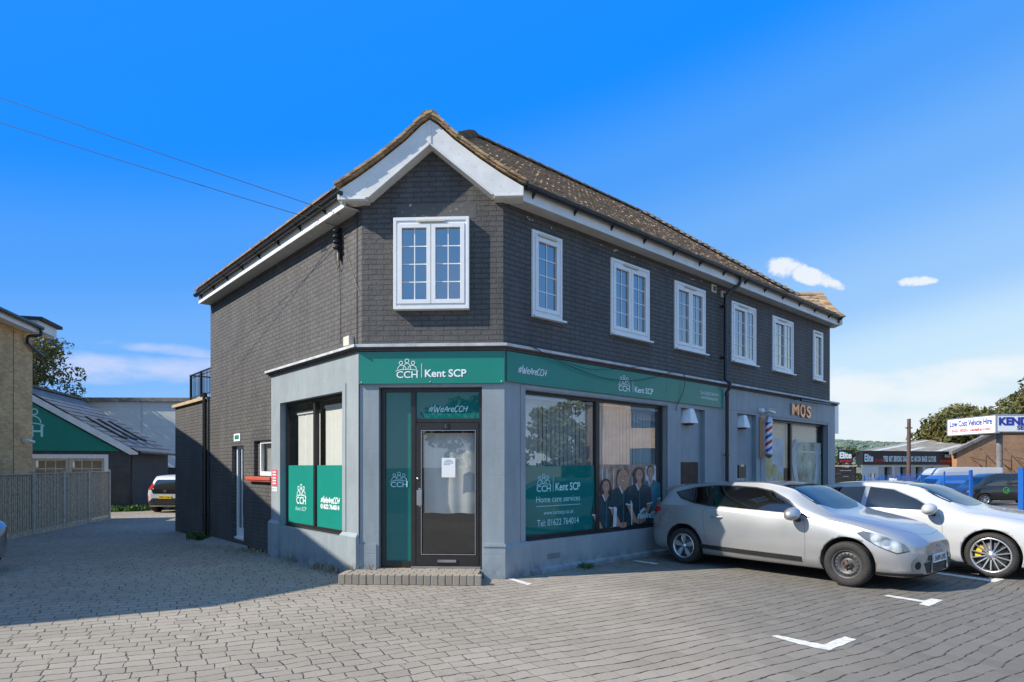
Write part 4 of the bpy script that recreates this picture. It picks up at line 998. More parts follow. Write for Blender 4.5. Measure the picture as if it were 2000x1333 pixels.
# ================================================================ signs and fittings on the corner building
def sign(name, M, label, board, bmat, texts, cat='sign', group=None, bevel=0.0):
    """board mesh with lettering as named parts; texts = [(part name, MB, material)]"""
    o = part(name, board, bmat, None, M, bevel=bevel); tag(o, label, cat, group)
    for nm, mb, mt in texts: part(nm, mb, mt, o)
    return o
yb = -PR-.035
mb = MB(); mb.box(-.02, 2.14, yb, -PR, 2.878, 3.345)
tx = [('logo', logo_mb(.535, 2.962, .335, yb-.004), 'letter_white')]
t = MB(); t.box(.917, .925, yb-.005, yb-.001, 2.965, 3.17); text_mb('Kent SCP', .968, 2.975, .105, yb-.004, bold=.022, width=.615, mb=t); tx.append(('lettering', t, 'letter_white'))
s = MB()
for x in (.02, 1.05, 2.10): s.lathe([(0, -.006), (.009, -.005), (.010, 0)], 10, 0, Matrix.Translation((x, yb, 2.90)))
tx.append(('screw', s, 'steel'))
sign('shop_sign', FC, 'green sign board with white people logo and Kent SCP lettering above the corner door', mb, 'sign_green', tx)
mb = MB(); mb.box(.0, 6.19, yb, -PR, 2.905, 3.350)
tx = [('slogan', hand_mb('#WeAreCCH', .215, 3.055, .125, .60, .10, yb-.005), 'letter_white')]
tx.append(('logo', logo_mb(2.60, 2.985, .335, yb-.004), 'letter_white'))
t = MB(); t.box(3.02, 3.028, yb-.005, yb-.001, 2.985, 3.20); text_mb('Kent SCP', 3.075, 2.995, .10, yb-.004, bold=.022, width=.565, mb=t); tx.append(('lettering', t, 'letter_white'))
t = MB(); text_mb('Tel: 01622 764 014', 5.27, 3.135, .062, yb-.004, bold=.004, width=.71, mb=t); text_mb('www.kentscp.com', 5.29, 3.045, .062, yb-.004, bold=.004, width=.66, mb=t); tx.append(('contact_details', t, 'letter_white'))
t = MB(); t.box(4.06, 4.064, yb-.001, yb+.001, 2.905, 3.35); tx.append(('board_joint', t, 'cornice_dark'))
sign('shop_sign', FR, 'long green sign board with hashtag, logo and telephone number above the big shop window', mb, 'sign_green', tx)
# cable drooping in front of the long sign
def crv(P, n=6):
    out = []
    for i in range(len(P)-1):
        p0 = Vector(P[max(i-1, 0)]); p1 = Vector(P[i]); p2 = Vector(P[i+1]); p3 = Vector(P[min(i+2, len(P)-1)])
        for k in range(n): t = k/n; out.append(.5*((2*p1)+(p2-p0)*t+(2*p0-5*p1+4*p2-p3)*t*t+(3*p1-p0-3*p2+p3)*t**3))
    out.append(Vector(P[-1])); return out
mb = MB(); mb.tube(crv([(.38, -.16, 3.48), (.84, -.17, 3.345), (1.19, -.15, 3.278), (1.876, -.14, 3.175), (2.416, -.14, 3.15), (3.0, -.14, 3.19), (3.62, -.15, 3.31), (4.2, -.16, 3.47), (4.5, -.17, 3.50), (4.61, -.15, 3.34), (4.577, -.11, 3.07), (4.42, -.08, 2.80), (4.68, .03, 2.70)]), .006, 6)
mb.tube(crv([(.84, -.17, 3.35), (1.3, -.15, 3.30), (1.8, -.14, 3.27), (2.6, -.16, 3.36), (3.2, -.16, 3.47)]), .004, 6)
solo('cable', mb, 'black_plastic', FR, 'thin black cable drooping in front of the long green sign board', 'cable')

# window graphics
yg = .079
mb = MB(); mb.box(.446, 2.158, yg, yg+.003, .582, 1.672)
tx = [('logo', logo_mb(.755, 1.255, .335, yg-.003), 'letter_mint')]
t = MB(); t.box(1.132, 1.139, yg-.004, yg-.001, 1.25, 1.50); text_mb('Kent SCP', 1.19, 1.265, .125, yg-.003, bold=.018, width=.60, mb=t); text_mb('Home care services', .755, 1.085, .095, yg-.003, width=1.03, mb=t)
t.box(.755, 1.79, yg-.004, yg-.001, 1.018, 1.026); text_mb('www.kentscp.co.uk', .92, .885, .065, yg-.003, width=.70, mb=t); text_mb('Tel: 01622 764014', .775, .705, .105, yg-.003, width=.98, mb=t); tx.append(('lettering', t, 'letter_mint'))
sign('window_graphic', FR, 'green window film reading Home care services with telephone number, left pane of big shop window', mb, 'glass_vinyl', tx, group=None)
mb = MB(); mb.box(-2.856, -1.732, .05, .0545, .632, 1.675)
logo = MB(); logo_mb(-2.50, .99, .42, .047, mb=logo)
tx = [('logo', logo, 'letter_white')]; t = MB(); text_mb('Kent SCP', -2.53, .87, .07, .047, width=.46, shear=.2, mb=t); tx.append(('lettering', t, 'letter_mint'))
sign('window_graphic', FL, 'turquoise window film with white people logo on the left flank, farther pane', mb, 'vinyl_green', tx)
mb = MB(); mb.box(-1.653, -.531, .05, .0545, .632, 1.675)
tx = [('slogan', hand_mb('#WeAreCCH', -1.50, 1.055, .115, .68, .15, .046, shear=.2), 'letter_white')]; t = MB(); text_mb('01622 764014', -1.50, .955, .07, .046, bold=.04, width=.68, mb=t); tx.append(('lettering', t, 'letter_white'))
sign('window_graphic', FL, 'turquoise window film with white handwritten hashtag on the left flank, nearer pane', mb, 'vinyl_green', tx)
mb = MB(); mb.box(.41, .68, .0775, .0785, 1.33, 1.34)
lg = logo_mb(.41, 1.345, .27, .072)
o = part('window_graphic', lg, 'letter_mint', None, FC); tag(o, 'pale people logo with CCH letters on the green side light of the corner door', 'sticker')
sp = MB(); rnd = random.Random(3)
o = part('window_graphic', hand_mb('#WeAreCCH', .99, 2.475, .105, .59, .12, .072), 'letter_mint', None, FC); tag(o, 'pale handwritten hashtag on the green fan light over the corner door', 'sticker')
# notice taped to the door glass
mb = MB(); mb.box(1.19, 1.395, .074, .0755, 1.49, 1.782)
t = MB()
for i, (a, b) in enumerate(((.30, .70), (.18, .82), (.14, .86), (.14, .60))): t.box(1.19+.205*a, 1.19+.205*b, .072, .0738, 1.745-.022*i, 1.752-.022*i)
n_ = sign('notice', FC, 'white paper notice taped inside the glass of the corner door', mb, 'paper_white', [('lettering', t, 'ink_grey')], cat='notice')
# number over the door
mb = MB(); mb.box(1.215, 1.30, .032, .0435, 2.215, 2.295); t = text_mb('2', 1.238, 2.228, .05, .030); sign('door_number', FC, 'small square plate with the figure 2 on the head of the black door frame', mb, 'board_black', [('lettering', t, 'slate_grey')], cat='number plate')

# poster of four carers in the right pane: printed shapes in thin layers
PW0, PW1, PZ0, PZ1 = 2.262, 3.97, .585, 1.69
mb = MB(); pm = ['poster_wall', 'poster_skin', 'poster_hair', 'poster_tunic', 'poster_teal', 'poster_white', 'poster_fair', 'poster_red', 'letter_mint']
plain('poster_wall', (0.30, 0.20, 0.15), 0.4, var=.5, scale=9); plain('poster_skin', (0.42, 0.21, 0.14), 0.4); plain('poster_hair', (0.05, 0.028, 0.02), 0.4); plain('poster_tunic', (0.018, 0.045, 0.055), 0.4, var=.4, scale=8)
plain('poster_teal', (0.03, 0.16, 0.20), 0.4, var=.35, scale=9); plain('poster_white', (0.55, 0.58, 0.60), 0.4); plain('poster_fair', (0.40, 0.24, 0.14), 0.4, var=.3, scale=20); plain('poster_red', (0.30, 0.07, 0.04), 0.4, var=.3, scale=12)
W = PW1-PW0; Hh = PZ1-PZ0
def PP(p): return (PW0+W*p[0], PZ0+Hh*p[1])
lay = [0]
def shape(pts, m): lay[0] += 1; y = yg-.0006*lay[0]; mb.add([(x, y, z) for x, z in (PP(p) for p in pts)], [tuple(range(len(pts)))], m)
def ell(cx, cy, rx, ry, m, n=18, rot=0): shape([(cx+rx*cos(a)*cos(rot)-ry*sin(a)*sin(rot)*.65, cy+rx*cos(a)*sin(rot)/.65+ry*sin(a)*cos(rot)) for a in lin(0, 2*pi*(n-1)/n, n-1)], m)
shape([(0, 0), (1, 0), (1, 1), (0, 1)], 0)
for x in (.06, .13, .24, .30, .40): shape([(x, .45), (x+.012, .45), (x+.012, .93), (x, .93)], 5)
shape([(.55, .62), (.62, .62), (.62, .80), (.55, .80)], 5); shape([(.80, .72), (.99, .72), (.99, .97), (.80, .97)], 5); shape([(.30, .66), (.5, .67), (.5, .9), (.30, .92)], 7); shape([(.86, .30), (1, .28), (1, .7), (.88, .72)], 7)
def woman(cx, top, s, body, hair, skin=1, longhair=True, arms=True, fold=.0):
    hz = top-.075*s
    # tunic with sleeves
    shape([(cx-.17*s, 0), (cx-.155*s, top-.50*s), (cx-.18*s, top-.42*s), (cx-.15*s, top-.24*s), (cx-.05*s, top-.185*s), (cx+.05*s, top-.185*s), (cx+.15*s, top-.24*s), (cx+.18*s, top-.42*s), (cx+.15*s, top-.50*s), (cx+.165*s, 0)], body)
    if longhair: ell(cx, hz-.035*s, .078*s, .135*s, hair)
    else: ell(cx, hz+.008*s, .062*s, .088*s, hair)
    shape([(cx-.028*s, hz-.14*s), (cx+.028*s, hz-.14*s), (cx+.026*s, hz-.04*s), (cx-.026*s, hz-.04*s)], skin)
    shape([(cx-.045*s, top-.185*s), (cx, top-.27*s), (cx+.045*s, top-.185*s)], skin)
    ell(cx, hz-.005, .048*s, .078*s, skin)
    for dx in (-.018, .018): ell(cx+dx*s, hz+.012*s, .007*s, .006*s, 2, 8)
    shape([(cx-.018*s, hz-.034*s), (cx, hz-.044*s), (cx+.018*s, hz-.034*s)], 5)
    shape([(cx-.055*s, top-.185*s), (cx-.04*s, top-.18*s), (cx-.005*s, top-.275*s), (cx-.02*s, top-.275*s)], 5)
    for sx in (-1, 1):
        shape([(cx+sx*.185*s, top-.43*s), (cx+sx*.10*s, top-.45*s), (cx+sx*.10*s, top-.465*s), (cx+sx*.185*s, top-.447*s)], 5)
        shape([(cx+sx*.175*s, top-.45*s), (cx+sx*.115*s, top-.46*s), (cx+sx*.03*s, top-.66*s), (cx+sx*.075*s, top-.69*s)], skin)
    ell(cx, top-.67*s, .055*s, .035*s, skin)
    shape([(cx-.010*s, 0), (cx+.004*s, 0), (cx+.004*s, top-.27*s), (cx-.004*s, top-.27*s)], 3 if body == 4 else 4)
woman(.89, .965, 1.22, 4, 2, 1, False)
woman(.11, .745, 1.2, 3, 2, 1, True)
woman(.385, .885, 1.3, 3, 6, 1, True)
woman(.66, .925, 1.3, 3, 2, 1, True)
shape([(.20, 0), (.26, 0), (.27, .30), (.22, .33)], 5); shape([(.515, .0), (.53, 0), (.535, .35), (.50, .42)], 5); shape([(.66, .22), (.74, .28), (.77, .24), (.69, .18)], 5)
hand_mb('#WeAreCCH', PW0+W*.615, .69, .135, .62, .14, yg-.07, mb=mb, mi=8)
for k, v in enumerate(mb.v):
    if v[1] < yg-.06: mb.v[k] = (v[0], v[1]+.022, v[2])
lab = 'poster of four women in dark and teal tunics, right pane of big shop window'
solo('poster', mb, pm, FR, lab, 'poster')

# MOS letters, picture light, camera, barber pole, lights, stickers
mb = MB(); text_mb('M', 9.55, 2.965, .275, -PR-.045, bold=.015, width=.40, th=.02, mb=mb); text_mb('O', 10.03, 2.935, .32, -PR-.045, bold=.025, width=.30, mb=mb); text_mb('S', 10.41, 2.935, .29, -PR-.045, bold=.025, width=.27, mb=mb)
base = list(mb.f); nv = len(mb.v)
mb.v += [(x, y+.03, z) for x, y, z in mb.v]; 
ed = {}
for f in base:
    for i in range(len(f)): k = (f[i], f[(i+1) % len(f)]); ed[k] = 1
for (a, b) in list(ed):
    if (b, a) not in ed: mb.f.append([b, a, a+nv, b+nv]); mb.mi.append(0); mb.sm.append(False)
solo('shop_lettering', mb, 'letter_copper', FR, 'raised copper MOS letters over the barber shop window', 'sign')
mb = MB(); mb.tube([(9.55, -.30, 3.30), (11.4, -.30, 3.315)], .028, 8)
for x in (9.75, 11.2): mb.tube([(x, -.05, 3.34), (x, -.2, 3.38), (x, -.30, 3.31)], .012, 6)
solo('sign_light', mb, 'black_plastic', FR, 'long dark picture light above the copper MOS letters', 'light')
cm_ = thing('security_camera', FR @ Matrix.Translation((7.92, -PR, 2.95)), 'white bullet security camera on the wall above the barber pole', 'camera')
mb = MB(); mb.lathe([(0, -.10), (.05, -.095), (.062, -.06), (.062, 0)], 20); part('junction_box', mb, 'white_paint', cm_)
mb = MB(); mb.tube([(.05, -.07, -.01), (.16, -.12, -.01)], .02, 8); part('arm', mb, 'steel', cm_)
mb = MB(); mb.tube([(.14, -.12, .02), (.40, -.16, -.035)], .042, 14); mb.box(.13, .46, -.185, -.095, .045, .055, 0); part('camera_body', mb, 'white_paint', cm_)
mb = MB(); mb.tube([(.40, -.16, -.035), (.405, -.161, -.036)], .034, 14); part('lens', mb, 'glass_black', cm_)
bp = thing('barber_pole', FR @ Matrix.Translation((8.03, -PR-.16, 1.84)) @ Matrix.Scale(.93, 4), 'red white and blue striped barber pole with chrome caps', 'barber pole')
mb = MB(); rr = .082; n = 24; H_ = .74; z0 = .16; rows = 74
for j in range(rows):
    for i in range(n):
        a0, a1 = 2*pi*i/n, 2*pi*(i+1)/n; za, zb_ = z0+H_*j/rows, z0+H_*(j+1)/rows
        ph = ((i/n)+(j/rows)*-2.2*1.0) % 1.0; k = int(ph*4) % 4; mi = (0, 1, 0, 2)[k]
        mb.add([(rr*cos(a0), rr*sin(a0), za), (rr*cos(a1), rr*sin(a1), za), (rr*cos(a1), rr*sin(a1), zb_), (rr*cos(a0), rr*sin(a0), zb_)], [(0, 1, 2, 3)], mi, True)
part('striped_cylinder', mb, ['pole_white', 'stripe_blue', 'pole_red'], bp)
RX = Matrix.Rotation(radians(90), 4, 'X')
mb = MB(); mb.lathe([(.098, -.0), (.098, .04), (.085, .06), (.085, .09), (.06, .14), (0, .165)], 24, 0, Matrix.Translation((0, 0, z0+H_)) @ RX); part('top_cap', mb, 'steel', bp)
mb = MB(); mb.lathe([(.090, 0.02), (.10, 0), (.098, -.05), (.085, -.10), (.05, -.14), (0, -.155)], 24, 0, Matrix.Translation((0, 0, z0)) @ RX); part('bottom_cap', mb, 'steel', bp)
mb = MB(); mb.box(-.16, -.10, .10, .16, .02, 1.05); mb.box(-.13, -.04, .0, .16, .12, .15); mb.box(-.13, -.04, .0, .16, .92, .95); part('wall_bracket', mb, 'letter_copper', bp)
for i, (x, z, w_) in enumerate(((4.965, 2.52, .19), (7.17, 2.525, .185))):
    if i == 0:
        wl = thing('wall_light', FR @ Matrix.Translation((x, .05, z)), 'white tapered wall light in the recess above the brown grille', 'wall light', 'white wall lights on the shopfront')
        mb = MB(); P0 = [(-w_, .0), (w_, .0), (w_*.98, .04), (w_*.55, .27), (w_*.30, .30), (-w_*.30, .30), (-w_*.55, .27), (-w_*.98, .04)]
        q0 = [(p[0], .0, p[1]) for p in P0]; q1 = [(p[0]*.72, -.14-.06*(1-p[1]/.3), p[1]) for p in P0]; mb.add(q0+q1, [tuple(range(8, 16))]+[(a, (a+1) % 8, (a+1) % 8+8, a+8) for a in range(8)])
        part('shade', mb, 'white_upvc', wl, bevel=.008)
        mb = MB(); mb.box(-.09, .09, -.12, -.01, -.03, 0.0); part('lamp_base', mb, 'rust_brown', wl)
    else: dup(wl, FR @ Matrix.Translation((x, .05, z)) @ Matrix.Scale(.95, 4), 'white tapered wall light in the recess left of the barber pole')
mb = MB(); mb.box(4.63, 5.39, .030, .048, 1.10, 1.745)
for i in range(22): z = 1.115+i*.028; mb.box(4.65, 5.37, .022, .031, z, z+.015)
solo('metal_grille', mb, 'rust_brown', FR, 'square dark brown louvred grille in the blue-grey recess', 'grille')
mb = MB(); mb.box(7.02, 7.36, .0, .048, 1.40, 1.69); mb.box(7.10, 7.26, -.004, .0, 1.65, 1.70, 1)
solo('meter_box', mb, ['board_black', 'cream_plastic'], FR, 'dark post box with peeling top in the recess left of the barber pole', 'box')
mb = MB(); mb.box(7.03, 7.34, .044, .048, 1.275, 1.385); t = MB(); t.ribbon(arc(7.09, 1.33, .03, 0, 2*pi, 14), .01, .040, .002); t.box(7.15, 7.31, .040, .043, 1.345, 1.36); t.box(7.15, 7.30, .040, .043, 1.315, 1.33); t.box(7.15, 7.31, .040, .043, 1.29, 1.30)
sign('wall_sticker', FR, 'small white sticker with grey print below the dark post box', mb, 'paper_white', [('lettering', t, 'ink_grey')], cat='sticker')
# frosted barber window pictures
plain('frost_green', (0.26, 0.32, 0.24), .35, var=.7, scale=2.5); plain('frost_grey', (0.36, 0.42, 0.46), .35, var=.25, scale=2)
mb = MB(); mb.box(8.24, 9.45, .084, .09, .56, 2.36, 0)
rnd = random.Random(8)
for i in range(12):
    cx, cz = 8.35+rnd.random()*1.0, .7+rnd.random()*1.2; rx, rz = .08+rnd.random()*.10, .10+rnd.random()*.14
    mb.add([(cx+rx*cos(a), .083-.0005*i, cz+rz*sin(a)) for a in lin(0, 2*pi*15/16, 15)], [tuple(range(16))], 1)
plain('frost_yellow', (0.34, 0.32, 0.12), .35, var=.4, scale=3)
solo('window_poster', mb, ['frost_grey', 'frost_yellow'], FR, 'frosted poster with blurred yellow and green shapes, left pane of barber window', 'poster')
mb = MB(); mb.box(9.92, 11.78, .084, .09, .62, 2.30, 0)
def swirl(cx, cz, sx, seed):
    rnd = random.Random(seed)
    for k in range(16):
        r = .06+.018*k; a0 = rnd.uniform(-.6, .3); mb.ribbon([(cx+sx*(r*cos(a)+.0), cz+r*1.25*sin(a)-.25*(a < 0)*(-a)) for a in lin(-2.2+a0, 2.0+a0, 14)], .012+.01*rnd.random(), .080-.0003*k, .002, 1)
swirl(10.25, 1.95, -1, 1); swirl(11.35, 1.90, 1, 2)
for (x, z) in ((10.75, 1.55), (10.95, 1.50)): mb.ribbon(arc(x, z, .09, 0, 2*pi, 14), .02, .078, .002, 1)
mb.ribbon([(10.15, 1.5), (10.35, 1.15), (10.6, .95), (10.95, 1.0)], .06, .077, .002, 1); mb.ribbon([(11.45, 1.7), (11.4, 1.3), (11.25, 1.05), (11.2, .9)], .10, .0765, .002, 1)
mb.box(10.35, 11.75, .0795, .0805, 2.02, 2.07, 2)
solo('window_poster', mb, ['frost_green', 'frost_grey', 'cream_plastic'], FR, 'frosted etched picture of swirling hair on green, right pane of barber window', 'poster')

# left flank fittings
mb = MB(); mb.box(-5.66, -5.28, -.012, -.002, 2.20, 2.36); t = MB(); t.box(-5.60, -5.34, -.016, -.0125, 2.24, 2.33)
sg = sign('door_sign', FL, 'small pale green sign fixed over the white side door', mb, 'paper_white', [('panel', t, 'vinyl_green')])
mb = MB(); mb.box(-3.31, -3.08, -PL-.008, -PL, 1.29, 1.60); t = MB()
for i, z in enumerate((1.54, 1.49, 1.43, 1.38, 1.33)): t.box(-3.27, -3.12, -PL-.012, -PL-.0085, z, z+.02)
sign('warning_sign', FL, 'red and white warning sign on the end pier of the left flank', mb, 'paper_pink', [('lettering', t, 'paper_white')])
mb = MB(); mb.box(-3.32, -3.09, -PL-.006, -PL, 1.19, 1.27); t = MB(); t.ribbon(arc(-3.27, 1.23, .022, 0, 2*pi, 12), .008, -PL-.01, .002); t.box(-3.23, -3.11, -PL-.01, -PL-.0065, 1.235, 1.245); t.box(-3.23, -3.13, -PL-.01, -PL-.0065, 1.21, 1.22)
sign('warning_sign', FL, 'small white notice just below the red warning sign', mb, 'paper_white', [('lettering', t, 'ink_grey')])
mb = MB(); mb.box(-.42, -.24, -.09, 0, 3.50, 3.64); mb.tube([(-.30, -.06, 3.50), (-.30, -.06, 3.47)], .015, 8); solo('alarm_box', mb, 'cream_plastic', FL, 'small cream plastic box on the brick above the left cornice', 'box', bevel=.008)
ins = thing('cable_bracket', FL @ Matrix.Translation((-.66, 0, 5.0)), 'black cable insulator bracket with dangling wires high on the left flank', 'bracket')
mb = MB(); mb.box(-.02, .02, -.06, 0, -.1, .40)
for k in range(4): mb.lathe([(0, .0), (.03, .0), (.055, .03), (.03, .055), (0, .055)], 12, 0, Matrix.Translation((0, -.09, .05+.085*k)) @ RX)
part('insulator', mb, 'black_plastic', ins); mb = MB(); mb.tube([(0, -.05, -.12), (0, -.05, .02)], .018, 8); part('fuse', mb, 'coping_tan', ins)
mb = MB(); mb.tube(crv([(-.03, -.04, .3), (-.09, -.05, .0), (-.04, -.05, -.22), (.03, -.05, -.18), (.03, -.05, .05)]), .006, 6); mb.tube(crv([(0, -.03, -.2), (.01, -.02, -.8), (0, -.02, -1.40)]), .004, 5); mb.tube(crv([(.1, -.03, .35), (.3, -.02, -.2), (.62, -.02, -.75)]), .003, 5); part('wire', mb, 'black_plastic', ins)
mb = MB(); mb.tube([(-.13, -.012, 3.49), (-.13, -.012, 5.5)], .006, 6); mb.tube(crv([(-.13, -.012, 5.5), (-.2, -.05, 5.35), (-.05, -.05, 5.4), (.0, -.03, 5.52)]), .005, 6)
solo('cable', mb, 'black_plastic', FL, 'black cable running down the corner of the left flank brickwork', 'cable')

# doorsteps
dst = thing('doorstep', FC @ Matrix.Translation((0, 0, 0)), 'low paved doorstep edged with pale blocks in front of the corner door', 'step')
mb = MB(); rnd = random.Random(5)
x = -.16; 
while x < 1.78:
    w_ = .098; mb.box(x+.003, x+w_-.003, -.60+rnd.uniform(-.003, .003), -.50, .0, .142+rnd.uniform(-.003, .003)); x += w_+.003
for y in lin(-.50, -.16, 3)[:-1]: mb.box(-.16, -.06, y+.003, y+.11, .0, .141); mb.box(1.72, 1.795, y+.003, y+.11, .0, .141)
mb.box(-.155, 1.785, -.592, .1, .0, .128); part('edging', mb, 'step_block', dst, bevel=.008)
mb = MB(); y = -.497; r = 0
while y < .10:
    x = -.05-(r % 2)*.1
    while x < 1.72:
        a, b = max(x, -.055), min(x+.2, 1.715)
        if b-a > .03: mb.box(a+.003, b-.003, y+.003, min(y+.1, .1)-.001, .02, .134+rnd.uniform(-.002, .003))
        x += .203
    y += .103; r += 1
part('paver', mb, 'step_block', dst, bevel=.005)
mb = MB(); mb.prism([(-7.15, -.02), (-5.95, -.74), (-4.75, -.02)], -.2, .0, axis='z'); 
o = solo('doorstep', mb, 'step_concrete', FL @ Matrix.Translation((0, 0, .015)), 'triangular concrete step at the white side door', 'step', bevel=.01)

# telephone wires
def wire(a, b, sag, label):
    mb = MB(); a, b = Vector(a), Vector(b); P = []
    for i in range(25): t = i/24; p = a.lerp(b, t); p.z -= sag*4*t*(1-t); P.append(p)
    mb.tube(P, .0052, 5); solo('overhead_wire', mb, 'tyre_rubber', Matrix(), label, 'wire', 'overhead wires reaching the left eaves')
WA = FL @ Vector((-.30, -.20, 5.46)); WB = FL @ Vector((-.66, -.06, 5.42))
wire((-14.4, 12.0, 10.45), WA, .05, 'upper thin overhead wire crossing the sky to the gable corner')
wire((-14.4, 12.0, 9.80), WB, .05, 'lower thin overhead wire crossing the sky to the insulator bracket')
# ================================================================ vehicles
def catmull(P, n):
    out = []
    for i in range(len(P)-1):
        p0, p1, p2, p3 = P[max(i-1, 0)], P[i], P[i+1], P[min(i+2, len(P)-1)]
        for k in range(n):
            t = k/n; out.append([.5*(2*b+(c-a)*t+(2*a-5*b+4*c-d)*t*t+(3*b-a-3*c+d)*t**3) for a, b, c, d in zip(p0, p1, p2, p3)])
    out.append(list(P[-1])); return out
def smooth_tab(P, n):
    """monotone-ish interpolation of station rows over x so that corners stay tight"""
    xs = [p[0] for p in P]; out = []
    m = []
    for j in range(1, len(P[0])):
        d = [(P[i+1][j]-P[i][j])/(xs[i+1]-xs[i]) for i in range(len(P)-1)]
        s = [d[0]]+[0 if d[i-1]*d[i] <= 0 else 2*d[i-1]*d[i]/(d[i-1]+d[i]) for i in range(1, len(d))]+[d[-1]]; m.append(s)
    for i in range(len(P)-1):
        h = xs[i+1]-xs[i]; nn = max(3, int(n*h/(xs[-1]-xs[0])+1))
        for k in range(nn):
            t = k/nn; r = [xs[i]+h*t]
            for j in range(1, len(P[0])):
                a, b, ma, mb_ = P[i][j], P[i+1][j], m[j-1][i], m[j-1][i+1]
                r.append((2*t**3-3*t*t+1)*a+(t**3-2*t*t+t)*h*ma+(-2*t**3+3*t*t)*b+(t**3-t*t)*h*mb_)
            out.append(r)
    out.append(list(P[-1])); return out
class Car:
    def __init__(s, root, ST, axles, wheel_r, body_mat, track, arch_r=None, n=90, bulge=.012):
        s.root = root; ST = smooth_tab(ST, n); rows = []
        for x, W, zb, zs, y6, z6, y7, z7, zt in ST:
            a = zb+.07
            arch = 0
            for ax in axles: arch = max(arch, bulge*math.exp(-((x-ax)/.42)**2))
            P = [(0, zb), (W*.80, zb), (W*.955, a), (W*.99, a+(zs-a)*.22), (W+arch, a+(zs-a)*.45), (W*.992+arch*.6, a+(zs-a)*.72), (W*.965, zs-.035), (W*.945, zs), (y6, z6), (y7, z7), (y7*.93, z7+(zt-z7)*.55), (y7*.6, z7+(zt-z7)*.88), (0, zt)]
            half = catmull(P, 4)
            rows.append((x, half))
        vs = []; m = len(rows[0][1]); full = 2*m-2
        for x, h in rows:
            vs += [(x, p[0], p[1]) for p in h]+[(x, -p[0], p[1]) for p in h[-2:0:-1]]
        fs = []
        for i in range(len(rows)-1):
            for k in range(full): fs.append((i*full+k, i*full+(k+1) % full, (i+1)*full+(k+1) % full, (i+1)*full+k))
        fs += [tuple(range(full))[::-1][::-1], tuple((len(rows)-1)*full+k for k in range(full))[::-1]]
        # tidy winding: outward faces
        bm = bmesh.new(); bv = [bm.verts.new(v) for v in vs]
        for f in fs:
            try: bm.faces.new([bv[i] for i in f])
            except ValueError: pass
        bmesh.ops.remove_doubles(bm, verts=bm.verts[:], dist=1e-5)
        bmesh.ops.recalc_face_normals(bm, faces=bm.faces[:])
        for f in bm.faces: f.smooth = len(f.verts) < 8
        s.bvh = BVHTree.FromBMesh(bm); me = bpy.data.meshes.new('body'); bm.to_mesh(me); bm.free()
        me.materials.append(MATS[body_mat]); me.materials.append(MATS['wheel_dark'])
        o = bpy.data.objects.new('body', me); COL.objects.link(o)
        cb = MB()
        for ax in axles:
            for sy in (-1, 1):
                cb2 = Matrix.Translation((ax, sy*.80, wheel_r+.01)); ar = arch_r or wheel_r+.045
                cb.lathe([(0, -.25), (ar, -.25), (ar, .35), (0, .35)], 48, 0, cb2, smooth=True)
        cme = cb.mesh('cutter', ['wheel_dark']); bm = bmesh.new(); bm.from_mesh(cme); bmesh.ops.remove_doubles(bm, verts=bm.verts[:], dist=1e-5); bmesh.ops.recalc_face_normals(bm, faces=bm.faces[:]); bm.to_mesh(cme); bm.free()
        co = bpy.data.objects.new('cutter', cme); COL.objects.link(co)
        md = o.modifiers.new('b', 'BOOLEAN'); md.operation = 'DIFFERENCE'; md.object = co; md.solver = 'EXACT'; md.material_mode = 'TRANSFER'
        dg = bpy.context.evaluated_depsgraph_get(); dg.update(); nm = bpy.data.meshes.new_from_object(o.evaluated_get(dg)); o.modifiers.clear(); o.data = nm; nm.name = 'body'
        bpy.data.objects.remove(co); o.parent = root; s.body = o
    def cast(s, p, axis):
        """side: p=(x,z) from -y ('R') or +y ('L'); 'T' top (x,y); 'F' front (y,z); 'B' back (y,z)"""
        if axis == 'R': o, d = Vector((p[0], -3, p[1])), Vector((0, 1, 0))
        elif axis == 'L': o, d = Vector((p[0], 3, p[1])), Vector((0, -1, 0))
        elif axis == 'T': o, d = Vector((p[0], p[1], 4)), Vector((0, 0, -1))
        elif axis == 'F': o, d = Vector((5, p[0], p[1])), Vector((-1, 0, 0))
        else: o, d = Vector((-5, p[0], p[1])), Vector((1, 0, 0))
        h = s.bvh.ray_cast(o, d); return (h[0], h[1]) if h[0] is not None else (None, None)
    def patch(s, name, poly, axis, mat, off=.004, step=.04, parent=None, mirror=False, smooth=True, label=None):
        for ax in ((axis,) if not mirror else (axis, {'R': 'L', 'L': 'R'}.get(axis, axis))):
            P = [Vector(p) for p in poly]
            B = []
            for i in range(len(P)):
                a, b = P[i], P[(i+1) % len(P)]; n = max(1, int((b-a).length/step))
                for k in range(n): B.append(a.lerp(b, k/n))
            x0, x1 = min(p.x for p in B), max(p.x for p in B); y0, y1 = min(p.y for p in B), max(p.y for p in B)
            pts = list(B); x = x0+step*.5
            while x < x1:
                y = y0+step*.5
                while y < y1: pts.append(Vector((x, y))); y += step
                x += step
            r = delaunay_2d_cdt(pts, [(i, (i+1) % len(B)) for i in range(len(B))], [list(range(len(B)))], 1, 1e-6)
            V, F = r[0], r[2]; mb = MB(); vs = []; ok = []
            for v in V:
                h, n = s.cast((v.x, v.y), ax)
                if h is None: vs.append((0, 0, 0)); ok.append(False)
                else:
                    vs.append(tuple(h+n*off)); ok.append(True)
            fs = [tuple(f) for f in F if all(ok[i] for i in f)]
            mb.add(vs, fs, 0, smooth); o = part(name, mb, mat, parent or s.root, label=label)
        return o
